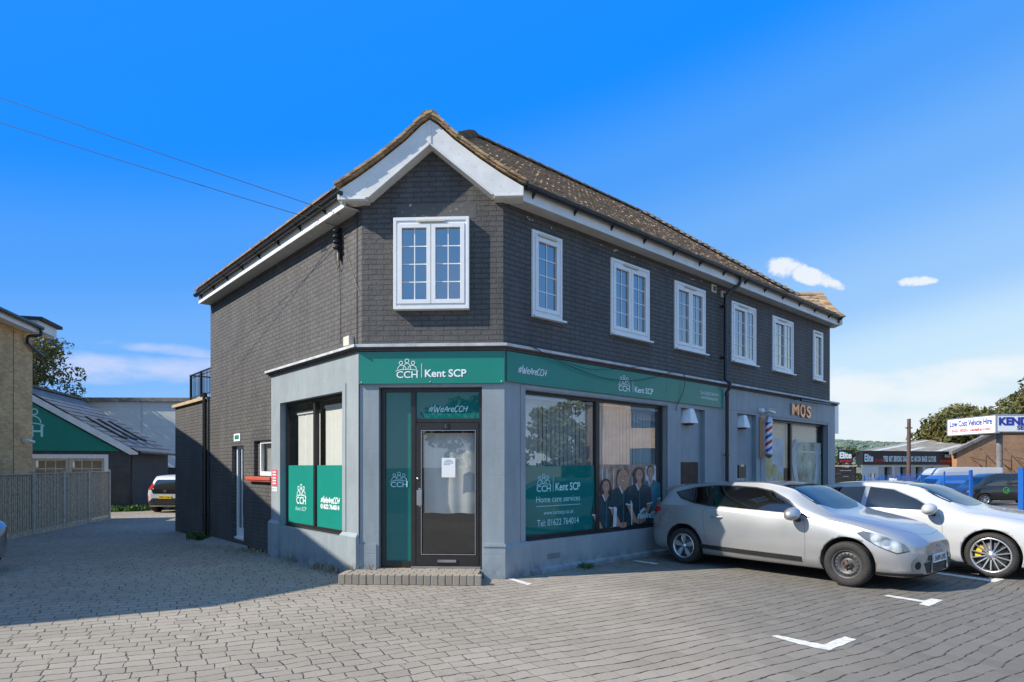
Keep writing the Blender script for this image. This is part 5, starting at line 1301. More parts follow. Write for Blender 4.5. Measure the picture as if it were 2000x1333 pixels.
    def line(s, mb, pts, axis, w=.009, off=.003, n=8, mi=0):
        """dark shut line as a fine tube lying on the skin"""
        P = []
        for i in range(len(pts)-1):
            for k in range(n): t = k/n; p = (pts[i][0]*(1-t)+pts[i+1][0]*t, pts[i][1]*(1-t)+pts[i+1][1]*t); h, nn = s.cast(p, axis); 
            # (points are appended below)
        for i in range(len(pts)-1):
            for k in range(n+(i == len(pts)-2)):
                t = k/n; p = (pts[i][0]*(1-t)+pts[i+1][0]*t, pts[i][1]*(1-t)+pts[i+1][1]*t); h, nn = s.cast(p, axis)
                if h is not None: P.append(h-nn*(w*.5-off*.35))
        if len(P) > 1: mb.tube(P, w/2+.0005, 5, mi)
def wheel(root, x, y, r, w, kind, sgn, rr=.66):
    """sgn=-1: outer face towards -y"""
    M = Matrix.Translation((x, y, r)) @ (Matrix.Identity(4) if sgn < 0 else Matrix.Rotation(pi, 4, 'Z'))
    R1 = r*rr
    tm = MB(); tm.lathe([(R1, -.0), (R1+.006, -.012), (r*.86, -.018), (r*.955, -.004), (r*.99, .02), (r, .05), (r, w-.05), (r*.97, w-.01), (R1, w)], 48)
    for k in range(48):
        a = 2*pi*k/48; q = Matrix.Rotation(a, 4, 'Y'); tm.box(r*.958, r*.992, .002, .028, -.006, .006, 1, q)
    wo = part('wheel', tm, ['tyre_rubber', 'wheel_dark'], root, M)
    rm = MB()
    if kind == 'steel':
        rm.lathe([(R1, -.002), (R1-.012, -.004), (R1-.03, .03), (R1*.86, .045), (R1*.80, .02), (R1*.62, .015), (R1*.52, .055), (R1*.34, .06), (R1*.27, .02), (R1*.13, .018), (R1*.12, .0), (0, .0)], 40)
        for k in range(18): a = 2*pi*k/18; c = Matrix.Translation((R1*.72*cos(a), .016, R1*.72*sin(a))); rm.lathe([(0, -.001), (.013, -.001), (.014, .004)], 10, 1, c)
        for k in range(5): a = 2*pi*k/5+.3; c = Matrix.Translation((R1*.27*cos(a), .018, R1*.27*sin(a))); rm.lathe([(0, -.018), (.010, -.018), (.011, .0)], 8, 2, c)
        rm.lathe([(0, -.012), (R1*.10, -.010), (R1*.115, .0)], 16, 2)
        part('rim', rm, ['steel_wheel', 'wheel_dark', 'rust_brown'], wo)
    else:
        rm.lathe([(R1+.002, -.004), (R1-.008, -.010), (R1-.018, -.004), (R1-.024, .03), (R1-.03, w*.6)], 48)
        ns = {'five': 5, 'multi': 14, 'plain': 7}[kind]
        for k in range(ns):
            a = 2*pi*k/ns+pi/2; q = Matrix.Rotation(-a, 4, 'Y')
            if kind == 'multi':
                for da in (0,):
                    h0, h1 = .010, .0065; vs = [(R1*.16, .016, -h0), (R1*.16, .016, h0), (R1-.014, -.002, h1), (R1-.014, -.002, -h1)]
                    v2 = [(x_, y_+.035, z_) for x_, y_, z_ in vs]; rm.add([q @ Vector(v) for v in vs+v2], [(0, 1, 2, 3), (0, 3, 7, 4), (1, 5, 6, 2)], 0)
            else:
                h0, h1 = (.020, .050) if kind == 'five' else (.022, .026); vs = [(R1*.20, .012, -h0), (R1*.20, .012, h0), (R1*.6, .004, h1*.8), (R1-.014, .004, h1*.75), (R1-.014, .004, -h1*.75), (R1*.6, .004, -h1*.8)]
                v2 = [(x_, y_+.04, z_) for x_, y_, z_ in vs]; rm.add([q @ Vector(v) for v in vs+v2], [(0, 1, 2, 3, 4, 5), (0, 5, 11, 6), (5, 4, 10, 11), (1, 7, 8, 2), (2, 8, 9, 3)], 0)
        rm.lathe([(0, -.004), (.028, -.002), (.036, .010), (R1*.26, .014), (R1*.27, .04)], 24)
        for k in range(5): a = 2*pi*k/5+pi/2+.63; c = Matrix.Translation((R1*.24*cos(a), .010, R1*.24*sin(a))); rm.lathe([(0, -.002), (.009, -.002), (.010, .006)], 8, 1, c)
        part('rim', rm, ['alloy_silver', 'wheel_dark'], wo)
        d = MB(); d.lathe([(0, .055), (R1*.80, .055), (R1*.80, .075), (0, .075)], 32); part('brake_disc', d, 'steel_wheel', wo)
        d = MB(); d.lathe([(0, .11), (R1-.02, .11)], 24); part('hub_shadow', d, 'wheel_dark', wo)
        if kind == 'multi':
            c = MB(); c.lathe([(R1*.50, .048), (R1*.80, .048), (R1*.80, .095), (R1*.50, .095)], 12, 0, None, False, a0=pi*.74, a1=pi*1.10); part('brake_caliper', c, 'caliper_yellow', wo)
    return wo
def plate(root, x, y, z, text, front, mat, w=.52, h=.112, tilt=0.0):
    M = Matrix.Translation((x, y, z)) @ (Matrix.Rotation(radians(90), 4, 'Z') if front else Matrix.Rotation(radians(-90), 4, 'Z')) @ Matrix.Rotation(tilt, 4, 'X')
    mb = MB(); mb.box(-w/2, w/2, -.006, .012, -h/2, h/2); o = part('number_plate', mb, mat, root, M)
    part('plate_text', text_mb(text, 0, -h*.30, h*.60, -.009, 'CENTER', bold=.02, width=w*.86), 'board_black', o); return o
def mirror(root, x, y, z, sgn, mat, s=1.0):
    mb = MB(); vs = []; n, m = 14, 8
    for i in range(m+1):
        for k in range(n): a = 2*pi*k/n; b = pi*i/m; vs.append((x+s*(.085*cos(b)*1.0+.0), y+sgn*s*(.12*sin(b)*cos(a)), z+s*(.075*sin(b)*sin(a)-.012*cos(a))))
    mb.add(vs, [(i*n+k, i*n+(k+1) % n, (i+1)*n+(k+1) % n, (i+1)*n+k) for i in range(m) for k in range(n)], 0, True); o = part('mirror', mb, mat, root)
    mb = MB(); mb.tube([(x+.01, y, z-.05*s), (x+.03, y-sgn*.12*s, z-.075*s)], .026*s, 8); part('mirror_stalk', mb, 'black_plastic', o); return o
def carM(px, py, hx, hy, z=None): return Matrix.Translation((px, py, gz(px, py) if z is None else z)) @ Matrix.Rotation(atan2(hy, hx), 4, 'Z')
def interior(car, root, x0, x1, w, z0=.55):
    mb = MB()
    for x in (x0+.1, x0+.9): 
        for y in (-.36, .36): mb.box(x, x+.14, y-.24, y+.24, z0, 1.05); mb.box(x+.02, x+.12, y-.13, y+.13, 1.05, 1.22)
    return part('seats', mb, 'dark_room', root)

# ---- silver hatchback
HX, HY = .633, -.773
mg = thing('parked_car', carM(4.443, 10.066, HX, HY), 'silver three-door hatchback backed up to the shop, black steel front wheel', 'car', 'cars parked in front of the shops')
ST = [(-2.13, .50, .34, .66, .42, .70, .36, .72, .73), (-2.10, .66, .28, .76, .55, .80, .47, .82, .83), (-2.03, .78, .24, .88, .66, .92, .58, .95, .97), (-1.92, .84, .22, .965, .70, 1.02, .60, 1.08, 1.11), (-1.80, .87, .20, 1.00, .71, 1.10, .60, 1.20, 1.255),
      (-1.40, .895, .19, 1.005, .72, 1.16, .58, 1.315, 1.36), (-.8, .90, .18, .98, .74, 1.17, .59, 1.365, 1.41), (-.1, .895, .18, .95, .755, 1.15, .60, 1.375, 1.42), (.40, .89, .18, .93, .77, 1.10, .62, 1.30, 1.35), (.75, .89, .18, .925, .785, 1.02, .66, 1.13, 1.18),
      (1.05, .89, .18, .905, .80, .945, .70, .985, 1.005), (1.40, .885, .18, .85, .77, .895, .60, .93, .94), (1.72, .865, .18, .765, .73, .82, .55, .86, .875), (1.90, .825, .18, .705, .68, .755, .49, .80, .815), (2.01, .755, .19, .66, .61, .705, .45, .745, .757), (2.09, .645, .20, .61, .52, .655, .41, .69, .70), (2.145, .49, .23, .56, .42, .60, .34, .63, .64)]
c = Car(mg, ST, (-1.32, 1.32), .315, 'silver_paint', .78)
c.patch('windscreen', [(1.0, -.0), (.97, -.40), (.83, -.665), (.60, -.635), (.26, -.545), (.30, 0), (.26, .545), (.60, .635), (.83, .665), (.97, .40)], 'T', 'car_glass')
side = [(.68, .965), (.66, .985), (.42, 1.135), (.15, 1.262), (-.10, 1.308), (-.45, 1.325), (-.80, 1.320), (-.82, 1.02), (-.3, .99), (.3, .968)]
c.patch('window_surround', [(.72, .945), (.44, 1.155), (.15, 1.285), (-.12, 1.328), (-.45, 1.343), (-.86, 1.340), (-1.25, 1.298), (-1.64, 1.205), (-1.45, 1.10), (-1.15, 1.03), (-.86, 1.0), (-.3, .972), (.3, .948)], 'R', 'black_plastic', .003, mirror=True)
c.patch('side_window', side, 'R', 'car_glass', .008, mirror=True)
c.patch('rear_quarter_window', [(-.90, 1.03), (-.90, 1.322), (-1.25, 1.28), (-1.58, 1.20), (-1.42, 1.115), (-1.15, 1.05)], 'R', 'car_glass', .008, mirror=True)
c.patch('mirror_sail', [(.69, .962), (.58, 1.03), (.80, .915), (.84, .895), (.74, .915)], 'R', 'black_plastic', .010, .03, mirror=True)
c.patch('rear_window', [(-1.86, -.56), (-1.86, .56), (-2.0, .60), (-2.03, 0), (-2.0, -.60)], 'T', 'car_glass', .004)
ln = MB()
for ax in ('R', 'L'):
    c.line(ln, [(.70, .945), (.74, .80), (.755, .55), (.74, .27)], ax); c.line(ln, [(-.86, 1.0), (-.95, .90), (-.90, .55), (-.84, .30)], ax); c.line(ln, [(.74, .27), (-.84, .30)], ax)
    c.line(ln, [(-1.98, .93), (-1.85, .80), (-1.80, .70)], ax); c.line(ln, [(1.78, .72), (1.70, .62), (1.66, .60)], ax)
    for k in range(16): a, b = 2*pi*k/16, 2*pi*(k+1)/16; c.line(ln, [(-1.66+.075*cos(a), .83+.075*sin(a)), (-1.66+.075*cos(b), .83+.075*sin(b))], ax, .004, n=1)
c.line(ln, [(1.04, -.78), (1.5, -.72), (1.85, -.60), (2.02, -.40), (2.06, 0), (2.02, .40), (1.85, .60), (1.5, .72), (1.04, .78)], 'T', .006)
c.line(ln, [(-1.78, -.62), (-1.80, 0), (-1.78, .62)], 'T', .006)
part('shut_line', ln, 'wheel_dark', mg)
c.patch('rubbing_strip', [(.70, .345), (.70, .275), (-.2, .285), (-.95, .30), (-1.02, .37), (-.2, .355)], 'R', 'black_plastic', .010, mirror=True)
c.patch('tail_light', [(-2.02, .84), (-1.84, .865), (-1.80, .90), (-1.86, .945), (-1.96, .945), (-2.04, .90)], 'R', 'lamp_red', .006, .025, mirror=True)
c.patch('reversing_light', [(-2.06, .78), (-1.92, .82), (-1.88, .855), (-2.02, .835)], 'R', 'headlamp', .006, .025, mirror=True)
for ax in ('R', 'L'): c.patch('headlight', [(1.46, .755), (1.52, .780), (1.70, .755), (1.87, .695), (1.99, .630), (2.04, .555), (1.92, .520), (1.74, .585), (1.56, .68)], ax, 'headlamp', .006, .03)
for (px_, pz_, pr_) in ((1.66, .685, .042), (1.80, .640, .042)):
    c.patch('lamp', [(px_+pr_*cos(a), pz_+pr_*.9*sin(a)) for a in lin(0, 2*pi*11/12, 11)], 'R', 'steel', .010, .03, mirror=True)
c.patch('headlight_trim', [(1.44, .752), (1.56, .668), (1.74, .573), (1.92, .507), (2.03, .540), (2.035, .552), (1.92, .521), (1.745, .586), (1.565, .681), (1.46, .757)], 'R', 'black_plastic', .005, .03, mirror=True)
c.patch('bumper_lip', [(-.62, .19), (-.62, .225), (-.3, .22), (.3, .22), (.62, .225), (.62, .19), (.3, .185), (-.3, .185)], 'F', 'black_plastic', .012, .03)
c.patch('grille', [(-.40, .44), (-.36, .47), (.36, .47), (.40, .44), (.36, .40), (-.36, .40)], 'F', 'wheel_dark', .006, .03)
c.patch('grille', [(-.52, .385), (.52, .385), (.44, .25), (.36, .235), (-.36, .235), (-.44, .25)], 'F', 'wheel_dark', .006, .03)
c.patch('bumper_lip', [(1.66, .215), (1.66, .25), (2.12, .25), (2.12, .215)], 'R', 'black_plastic', .008, .03, mirror=True)
gb = MB()
for z in (.265, .295, .325, .355):
    P = []
    for y in lin(-.42, .42, 14):
        h, nn = c.cast((y, z), 'F')
        if h: P.append(h+nn*.008)
    gb.tube(P, .006, 5)
part('grille_bar', gb, 'black_plastic', mg)
for y in (-.30, .30): c.patch('bumper_strut', [(y-.03, .25), (y+.03, .25), (y+.025, .39), (y-.025, .39)], 'F', 'silver_paint', .018, .03)
for sg in (-1, 1):
    for fr_, fm_, fo_ in ((.095, 'steel', .008), (.078, 'silver_dark_paint', .012), (.052, 'glass_black', .016)): c.patch('fog_light', [(sg*.63+fr_*.8*cos(a), .36+fr_*sin(a)) for a in lin(0, 2*pi*15/16, 15)], 'F', fm_, fo_, .03)
    continue
    fm = MB(); M = Matrix.Translation(h-nn*.012) @ Vector((nn.x, nn.y*.7, nn.z*.3)).to_track_quat('-Y', 'Z').to_matrix().to_4x4()
    fm.lathe([(.088, .03), (.09, -.010), (.078, -.016), (.060, .012), (0, .014)], 24, 0, M); fm.lathe([(0, .0), (.046, .002), (.046, .01)], 16, 1, M); part('fog_light', fm, ['silver_paint', 'glass_black'], mg)
h, nn = c.cast((0, .42), 'F'); plate(mg, h.x+.02, 0, .425, 'SA09 UXK', True, 'plate_white', tilt=radians(-4))
eb = MB(); h, nn = c.cast((0, .575), 'F'); q = [(0, .07), (.045, 0), (0, -.07), (-.045, 0)]
eb.ribbon([(p[0], p[1]) for p in q], .018, -.01, .012, closed=True); part('badge', eb, 'steel', mg, Matrix.Translation((h.x+.006, 0, .585)) @ Matrix.Rotation(radians(90), 4, 'Z') @ Matrix.Rotation(radians(-35), 4, 'X'))
for sg in (-1, 1):
    mirror(mg, .62, sg*1.0, .965, sg, 'silver_paint', 1.3)
    h, nn = c.cast((-.70, .83), 'R'); hb = MB(); Y = abs(h.y)*sg; hb.tube([(-.79, Y, .835), (-.76, Y+sg*.03, .84), (-.62, Y+sg*.03, .835), (-.585, Y, .83)], .014, 8); part('door_handle', hb, 'silver_paint', mg)
wheel(mg, -1.32, -.885, .305, .21, 'five', -1, .68); wheel(mg, 1.32, -.885, .310, .21, 'steel', -1, .64); wheel(mg, -1.32, .885, .305, .21, 'five', 1, .68); wheel(mg, 1.32, .885, .310, .21, 'steel', 1, .64)
wp = MB(); wp.tube([(.98, -.30, 1.00), (.93, -.1, 1.015), (.88, .35, 1.03)], .009, 6); part('wiper', wp, 'black_plastic', mg)
sp = MB(); sp.prism([(-1.50, 1.352), (-1.75, 1.312), (-1.94, 1.262), (-1.955, 1.235), (-1.90, 1.225), (-1.60, 1.255)], -.56, .56); part('spoiler', sp, 'silver_paint', mg, bevel=.012)
sp = MB(); sp.box(-1.963, -1.95, -.12, .12, 1.238, 1.252); part('brake_light', sp, 'lamp_red', mg)

# ---- white coupe
wc = thing('parked_car', carM(6.90, 10.83, HX, HY), 'white coupe with multi-spoke wheels and yellow brake caliper beside the silver hatchback', 'car', 'cars parked in front of the shops')
ST = [(-2.40, .50, .38, .74, .42, .78, .36, .80, .81), (-2.34, .70, .30, .86, .58, .90, .50, .93, .94), (-2.2, .82, .24, .94, .68, .98, .58, 1.01, 1.03), (-1.9, .88, .20, .965, .71, 1.03, .56, 1.09, 1.12), (-1.4, .91, .17, .96, .715, 1.12, .55, 1.23, 1.275), (-.8, .92, .16, .945, .73, 1.15, .56, 1.335, 1.38),
      (-.2, .92, .16, .93, .745, 1.14, .58, 1.355, 1.40), (.35, .915, .16, .92, .76, 1.09, .60, 1.30, 1.345), (.75, .915, .16, .915, .78, 1.01, .64, 1.13, 1.175), (1.08, .915, .16, .905, .80, .95, .68, .99, 1.01), (1.5, .91, .16, .86, .78, .90, .60, .94, .955), (1.9, .885, .17, .775, .73, .82, .54, .86, .875), (2.15, .82, .18, .69, .65, .73, .46, .76, .775), (2.29, .70, .20, .61, .54, .64, .38, .67, .68), (2.37, .50, .24, .54, .42, .57, .32, .59, .60)]
c = Car(wc, ST, (-1.42, 1.42), .335, 'white_car_paint', .8, arch_r=.375)
c.patch('windscreen', [(1.03, 0), (1.0, -.42), (.84, -.66), (.60, -.63), (.22, -.54), (.26, 0), (.22, .54), (.60, .63), (.84, .66), (1.0, .42)], 'T', 'car_glass')
c.patch('roof_panel', [(.16, -.50), (.18, 0), (.16, .50), (-1.0, .49), (-1.0, -.49)], 'T', 'glass_black', .003, .08)
c.patch('window_surround', [(.72, .945), (.42, 1.13), (.05, 1.275), (-.45, 1.318), (-.9, 1.29), (-1.35, 1.195), (-1.62, 1.09), (-1.50, 1.0), (-.9, .965), (.2, .94)], 'R', 'steel', .003, mirror=True)
c.patch('side_window', [(.69, .957), (.40, 1.12), (.04, 1.262), (-.33, 1.300), (-.33, .965), (.2, .952)], 'R', 'car_glass', .008, mirror=True)
c.patch('rear_quarter_window', [(-.41, 1.303), (-.88, 1.277), (-1.32, 1.184), (-1.56, 1.09), (-1.47, 1.012), (-.9, .978), (-.41, .968)], 'R', 'car_glass', .008, mirror=True)
ln = MB()
for ax in ('R', 'L'): c.line(ln, [(.74, .93), (.80, .80), (.82, .5), (.78, .27)], ax); c.line(ln, [(-.62, .95), (-.72, .8), (-.68, .5), (-.62, .27)], ax); c.line(ln, [(.78, .27), (-.62, .27)], ax)
c.line(ln, [(1.1, -.80), (1.6, -.74), (2.0, -.62), (2.16, -.40), (2.2, 0), (2.16, .4), (2.0, .62), (1.6, .74), (1.1, .8)], 'T'); part('shut_line', ln, 'wheel_dark', wc)
c.patch('headlight', [(1.86, .715), (1.95, .715), (2.15, .65), (2.28, .56), (2.10, .575), (1.95, .63)], 'R', 'glass_black', .006, .025, mirror=True)
c.patch('grille', [(-.42, .52), (.42, .52), (.46, .36), (.3, .30), (-.3, .30), (-.46, .36)], 'F', 'wheel_dark', .006, .03)
c.patch('air_intake', [(2.02, .45), (2.18, .42), (2.14, .30), (2.02, .30)], 'R', 'wheel_dark', .005, .025, mirror=True)
for sg in (-1, 1):
    mirror(wc, .66, sg*1.0, .985, sg, 'white_car_paint', 1.25)
    h, nn = c.cast((-.42, .80), 'R'); hb = MB(); Y = abs(h.y)*sg; hb.tube([(-.52, Y, .80), (-.49, Y+sg*.03, .80), (-.36, Y+sg*.03, .80), (-.33, Y, .80)], .013, 8); part('door_handle', hb, 'white_car_paint', wc)
for x in (-1.42, 1.42):
    for sg in (-1, 1): wheel(wc, x, sg*.905, .335, .22, 'multi', sg, .76)

# ---- small white hatchback in the back yard, seen from behind
aw = thing('parked_car', carM(-13.35, 25.9, .10, .995), 'small white hatchback with yellow rear plate parked beyond the garage', 'car')
ST = [(-1.82, .60, .36, .82, .54, .86, .48, .88, .89), (-1.78, .74, .28, .92, .64, .97, .56, 1.02, 1.04), (-1.66, .82, .24, .97, .68, 1.10, .58, 1.26, 1.30), (-1.5, .85, .22, .98, .69, 1.18, .58, 1.40, 1.46), (-.9, .86, .2, .97, .70, 1.2, .58, 1.45, 1.50), (.1, .86, .2, .96, .72, 1.15, .6, 1.42, 1.47), (.7, .86, .2, .95, .75, 1.05, .64, 1.15, 1.2), (1.1, .85, .2, .9, .72, .95, .6, .99, 1.0), (1.6, .80, .22, .75, .65, .8, .5, .83, .84), (1.85, .5, .3, .55, .4, .6, .3, .62, .63)]
c = Car(aw, ST, (-1.2, 1.2), .32, 'white_car_paint', .72, n=60)
c.patch('rear_window', [(-.52, 1.03), (-.48, 1.24), (-.42, 1.30), (.42, 1.30), (.48, 1.24), (.52, 1.03), (.48, .93), (-.48, .93)], 'B', 'car_glass', .006)
c.patch('tailgate_panel', [(-.60, .93), (.60, .93), (.50, .76), (-.50, .76)], 'B', 'glass_black', .008)
c.patch('rear_bumper', [(-.70, .30), (.70, .30), (.74, .42), (.52, .58), (-.52, .58), (-.74, .42)], 'B', 'black_plastic', .008)
for sg in (-1, 1):
    c.patch('tail_light', [(sg*.50, 1.0), (sg*.56, 1.16), (sg*.64, 1.14), (sg*.74, .98), (sg*.70, .90), (sg*.60, .92)], 'B', 'lamp_red', .010, .03); c.patch('reflector', [(sg*.72, .45), (sg*.76, .45), (sg*.76, .68), (sg*.72, .68)], 'B', 'lamp_red', .008, .03)
h, nn = c.cast((0, .62), 'B'); plate(aw, h.x-.014, 0, .62, 'FG73 COH', False, 'plate_yellow')
h, nn = c.cast((0, .86), 'B'); eb = MB(); eb.ribbon(arc(0, 0, .06, 0, 2*pi, 18, .04), .012, -.01, .006, closed=False); eb.ribbon(arc(0, .005, .024, 0, 2*pi, 14, .034), .009, -.01, .006); part('badge', eb, 'steel', aw, Matrix.Translation((h.x-.008, 0, .86)) @ Matrix.Rotation(radians(-90), 4, 'Z'))
for x in (-1.2, 1.2):
    for sg in (-1, 1): wheel(aw, x, sg*.85, .32, .2, 'plain', sg)

# ---- dark silver car nosing in at the left edge
dk = thing('parked_car', carM(-10.38, 10.05, .955, -.295), 'dark silver car whose nose just enters at the left edge', 'car')
ST = [(-2.1, .5, .34, .7, .42, .74, .36, .76, .77), (-2.0, .8, .26, .9, .68, .95, .58, .98, 1.0), (-1.4, .9, .2, .98, .72, 1.15, .58, 1.33, 1.38), (-.3, .9, .2, .95, .75, 1.15, .6, 1.4, 1.45), (.4, .9, .2, .93, .77, 1.1, .62, 1.3, 1.36), (1.0, .9, .2, .92, .8, .97, .7, 1.0, 1.02), (1.4, .88, .2, .88, .76, .92, .6, .95, .96), (1.8, .82, .22, .78, .68, .82, .5, .86, .87), (2.0, .68, .24, .66, .55, .7, .4, .73, .74), (2.1, .5, .28, .56, .42, .6, .32, .62, .63)]
c = Car(dk, ST, (-1.3, 1.3), .33, 'silver_dark_paint', .78, n=60)
c.patch('windscreen', [(.95, 0), (.8, -.64), (.3, -.55), (.35, 0), (.3, .55), (.8, .64)], 'T', 'car_glass'); c.patch('side_window', [(.68, .97), (.2, 1.25), (-1.2, 1.28), (-1.3, 1.02)], 'R', 'car_glass', .006, mirror=True)
c.patch('headlight', [(1.6, .80), (1.9, .72), (2.0, .62), (1.7, .66)], 'R', 'headlamp', .006, .03, mirror=True)
for x in (-1.3, 1.3):
    for sg in (-1, 1): wheel(dk, x, sg*.87, .33, .21, 'plain', sg)

# ---- vans and cars in the hire yard
def yard_car(name, M, label, ST, axles, mat, win, n=50, wr=.33, windscreen=None, cat='van', extra=None, track=.80):
    r = thing(name, M, label, cat, 'vehicles in the hire yard'); c = Car(r, ST, axles, wr, mat, .85, n=n, arch_r=wr+.05)
    for w_ in win: c.patch('side_window', w_, 'R', 'car_glass', .008, .08, mirror=True)
    if windscreen: c.patch('windscreen', windscreen, 'F', 'car_glass', .008, .08)
    for x in axles:
        for sg in (-1, 1): wheel(r, x, sg*(max(s_[1] for s_ in ST)-.01), wr, .22, 'plain', sg)
    return r, c
VAN = [(-2.65, .80, .45, 1.2, .78, 1.5, .74, 1.80, 1.86), (-2.6, .93, .35, 1.2, .88, 1.55, .80, 1.86, 1.93), (-1.0, .96, .3, 1.2, .90, 1.55, .80, 1.88, 1.95), (.9, .96, .3, 1.18, .89, 1.5, .78, 1.86, 1.93), (1.4, .95, .3, 1.15, .87, 1.4, .76, 1.66, 1.74), (1.85, .94, .3, 1.1, .84, 1.18, .74, 1.28, 1.32), (2.2, .9, .3, .98, .8, 1.04, .66, 1.10, 1.12), (2.5, .75, .34, .8, .64, .86, .5, .9, .91), (2.6, .55, .38, .65, .45, .7, .35, .72, .73)]
bv, c = yard_car('parked_van', carM(29.9, 37.6, -.995, .10), 'black panel van with small green round logo in the hire yard', VAN, (-1.6, 1.6), 'black_car_paint', [[(1.55, 1.18), (1.2, 1.52), (.35, 1.55), (.35, 1.18)], [(.1, 1.18), (.1, 1.55), (-2.3, 1.55), (-2.3, 1.18)]], wr=.34, windscreen=[(-.7, 1.2), (-.62, 1.65), (.62, 1.65), (.7, 1.2)])
lg = MB(); lg.ribbon(arc(.55, .92, .16, 0, 2*pi, 20), .035, 0, .003); lg.ribbon([(.47, .90), (.53, .85), (.65, .99)], .03, 0, .003); lg.ribbon(arc(.62, .83, .08, 0, 5, 10), .03, 0, .003)
plain('letter_green', (.05, .45, .08), .4)
for sg in (1,):
    part('logo', lg, 'letter_green', bv, Matrix.Translation((1.0, .975, 0)) @ Matrix.Rotation(pi, 4, 'Z'))
tv = [(-3.0, .85, .45, 1.2, .84, 1.9, .80, 2.45, 2.52), (-2.95, 1.0, .35, 1.2, .96, 1.9, .88, 2.5, 2.58), (0, 1.0, .35, 1.2, .96, 1.9, .88, 2.52, 2.62), (1.3, 1.0, .35, 1.2, .95, 1.8, .85, 2.40, 2.52), (1.8, .99, .35, 1.18, .92, 1.6, .82, 1.95, 2.05), (2.3, .97, .35, 1.15, .88, 1.25, .78, 1.35, 1.4), (2.7, .92, .35, 1.0, .82, 1.08, .7, 1.14, 1.17), (3.0, .7, .4, .8, .6, .85, .5, .9, .92)]
yard_car('parked_van', carM(32.8, 46.0, -.995, .10), 'tall white long van behind the blue vehicles in the hire yard', tv, (-1.9, 1.9), 'white_car_paint', [[(2.0, 1.25), (1.6, 1.7), (.8, 1.75), (.8, 1.25)]], wr=.36, windscreen=[(-.75, 1.3), (-.65, 2.0), (.65, 2.0), (.75, 1.3)])
yard_car('parked_van', carM(30.2, 42.3, -.995, -.05), 'blue tinted van behind the mesh fence in the hire yard', VAN, (-1.6, 1.6), 'blue_car_paint', [[(1.55, 1.18), (1.2, 1.52), (.35, 1.55), (.35, 1.18)], [(.1, 1.18), (.1, 1.55), (-2.3, 1.55), (-2.3, 1.18)]], wr=.34, windscreen=[(-.7, 1.2), (-.62, 1.65), (.62, 1.65), (.7, 1.2)])
SM = [(x, a*.93, b, c_*.92, d*.93, e*.8, f_*.93, g_*.78, h_*.78) for x, a, b, c_, d, e, f_, g_, h_ in VAN]
yard_car('parked_car', carM(29.0, 39.6, -.80, -.60), 'low blue car facing the mesh fence in the hire yard', SM, (-1.5, 1.5), 'blue_car_paint', [[(1.5, 1.08), (1.2, 1.22), (.2, 1.26), (.2, 1.08)]], wr=.31, windscreen=[(-.66, 1.06), (-.58, 1.34), (.58, 1.34), (.66, 1.06)], cat='car')
# ================================================================ trees, plants
def leaf_quads(mb, c, rx, ry, rz, n, size, rnd, shell=.55, mi=0):
    for _ in range(n):
        while True:
            d = Vector((rnd.gauss(0, 1), rnd.gauss(0, 1), rnd.gauss(0, 1)))
            if d.length > .01: break
        d.normalize(); r = shell+(1-shell)*rnd.random()**.6
        p = Vector(c)+Vector((d.x*rx*r, d.y*ry*r, d.z*rz*r))
        nn = (d+Vector((rnd.gauss(0, .7), rnd.gauss(0, .7), rnd.gauss(0, .7)+.3))).normalized(); a = nn.orthogonal().normalized(); q = rnd.random()*pi; b = nn.cross(a); a, b = a*cos(q)+b*sin(q), b*cos(q)-a*sin(q)
        s = size*rnd.uniform(.6, 1.3); mb.add([p-a*s, p-b*s*.45, p+a*s, p+b*s*.45], [(0, 1, 2, 3)], mi)
def tree(x, y, h, cr, label, mat='leaf_green', seed=1, n=5200, leaf=.13, name='tree', trunk=.22, clumps=34, group=None, low=.32, flat=1.0, z=None):
    rnd = random.Random(seed); g = gz(x, y) if z is None else z
    t = thing(name, Matrix.Translation((x, y, g)), label, 'tree', group)
    tm = MB(); P = [(0, 0, 0), (.03*h*rnd.uniform(-1, 1), .03*h*rnd.uniform(-1, 1), h*.3), (.04*h*rnd.uniform(-1, 1), .04*h*rnd.uniform(-1, 1), h*.62), (.05*h*rnd.uniform(-1, 1), 0, h*.88)]
    tm.tube(crv(P, 4), [trunk*(1-.07*i) for i in range(13)], 9); part('trunk', tm, 'bark', t)
    lm = MB(); cm2 = MB(); cz = h*(low+1)/2; rz = h*(1-low)/2
    for k in range(clumps):
        a = rnd.random()*2*pi; u = rnd.uniform(-1, 1); r = rnd.random()**.45; s = sqrt(max(0, 1-u*u*.9))
        c = Vector((cr*r*s*cos(a), cr*r*s*sin(a)*flat, cz+rz*u*.82)); rr = cr*rnd.uniform(.20, .36)
        st = Vector(crv(P, 4)[min(12, max(3, int(12*(c.z/h)*.75)))]); mid = st.lerp(c, .5)+Vector((0, 0, -.05*h)); lm.tube([st, mid, c], [trunk*.28, trunk*.16, trunk*.06], 5)
        leaf_quads(cm2, c, rr, rr, rr*.72, n//clumps, leaf, rnd)
    part('limb', lm, 'bark', t); part('crown', cm2, mat, t); return t
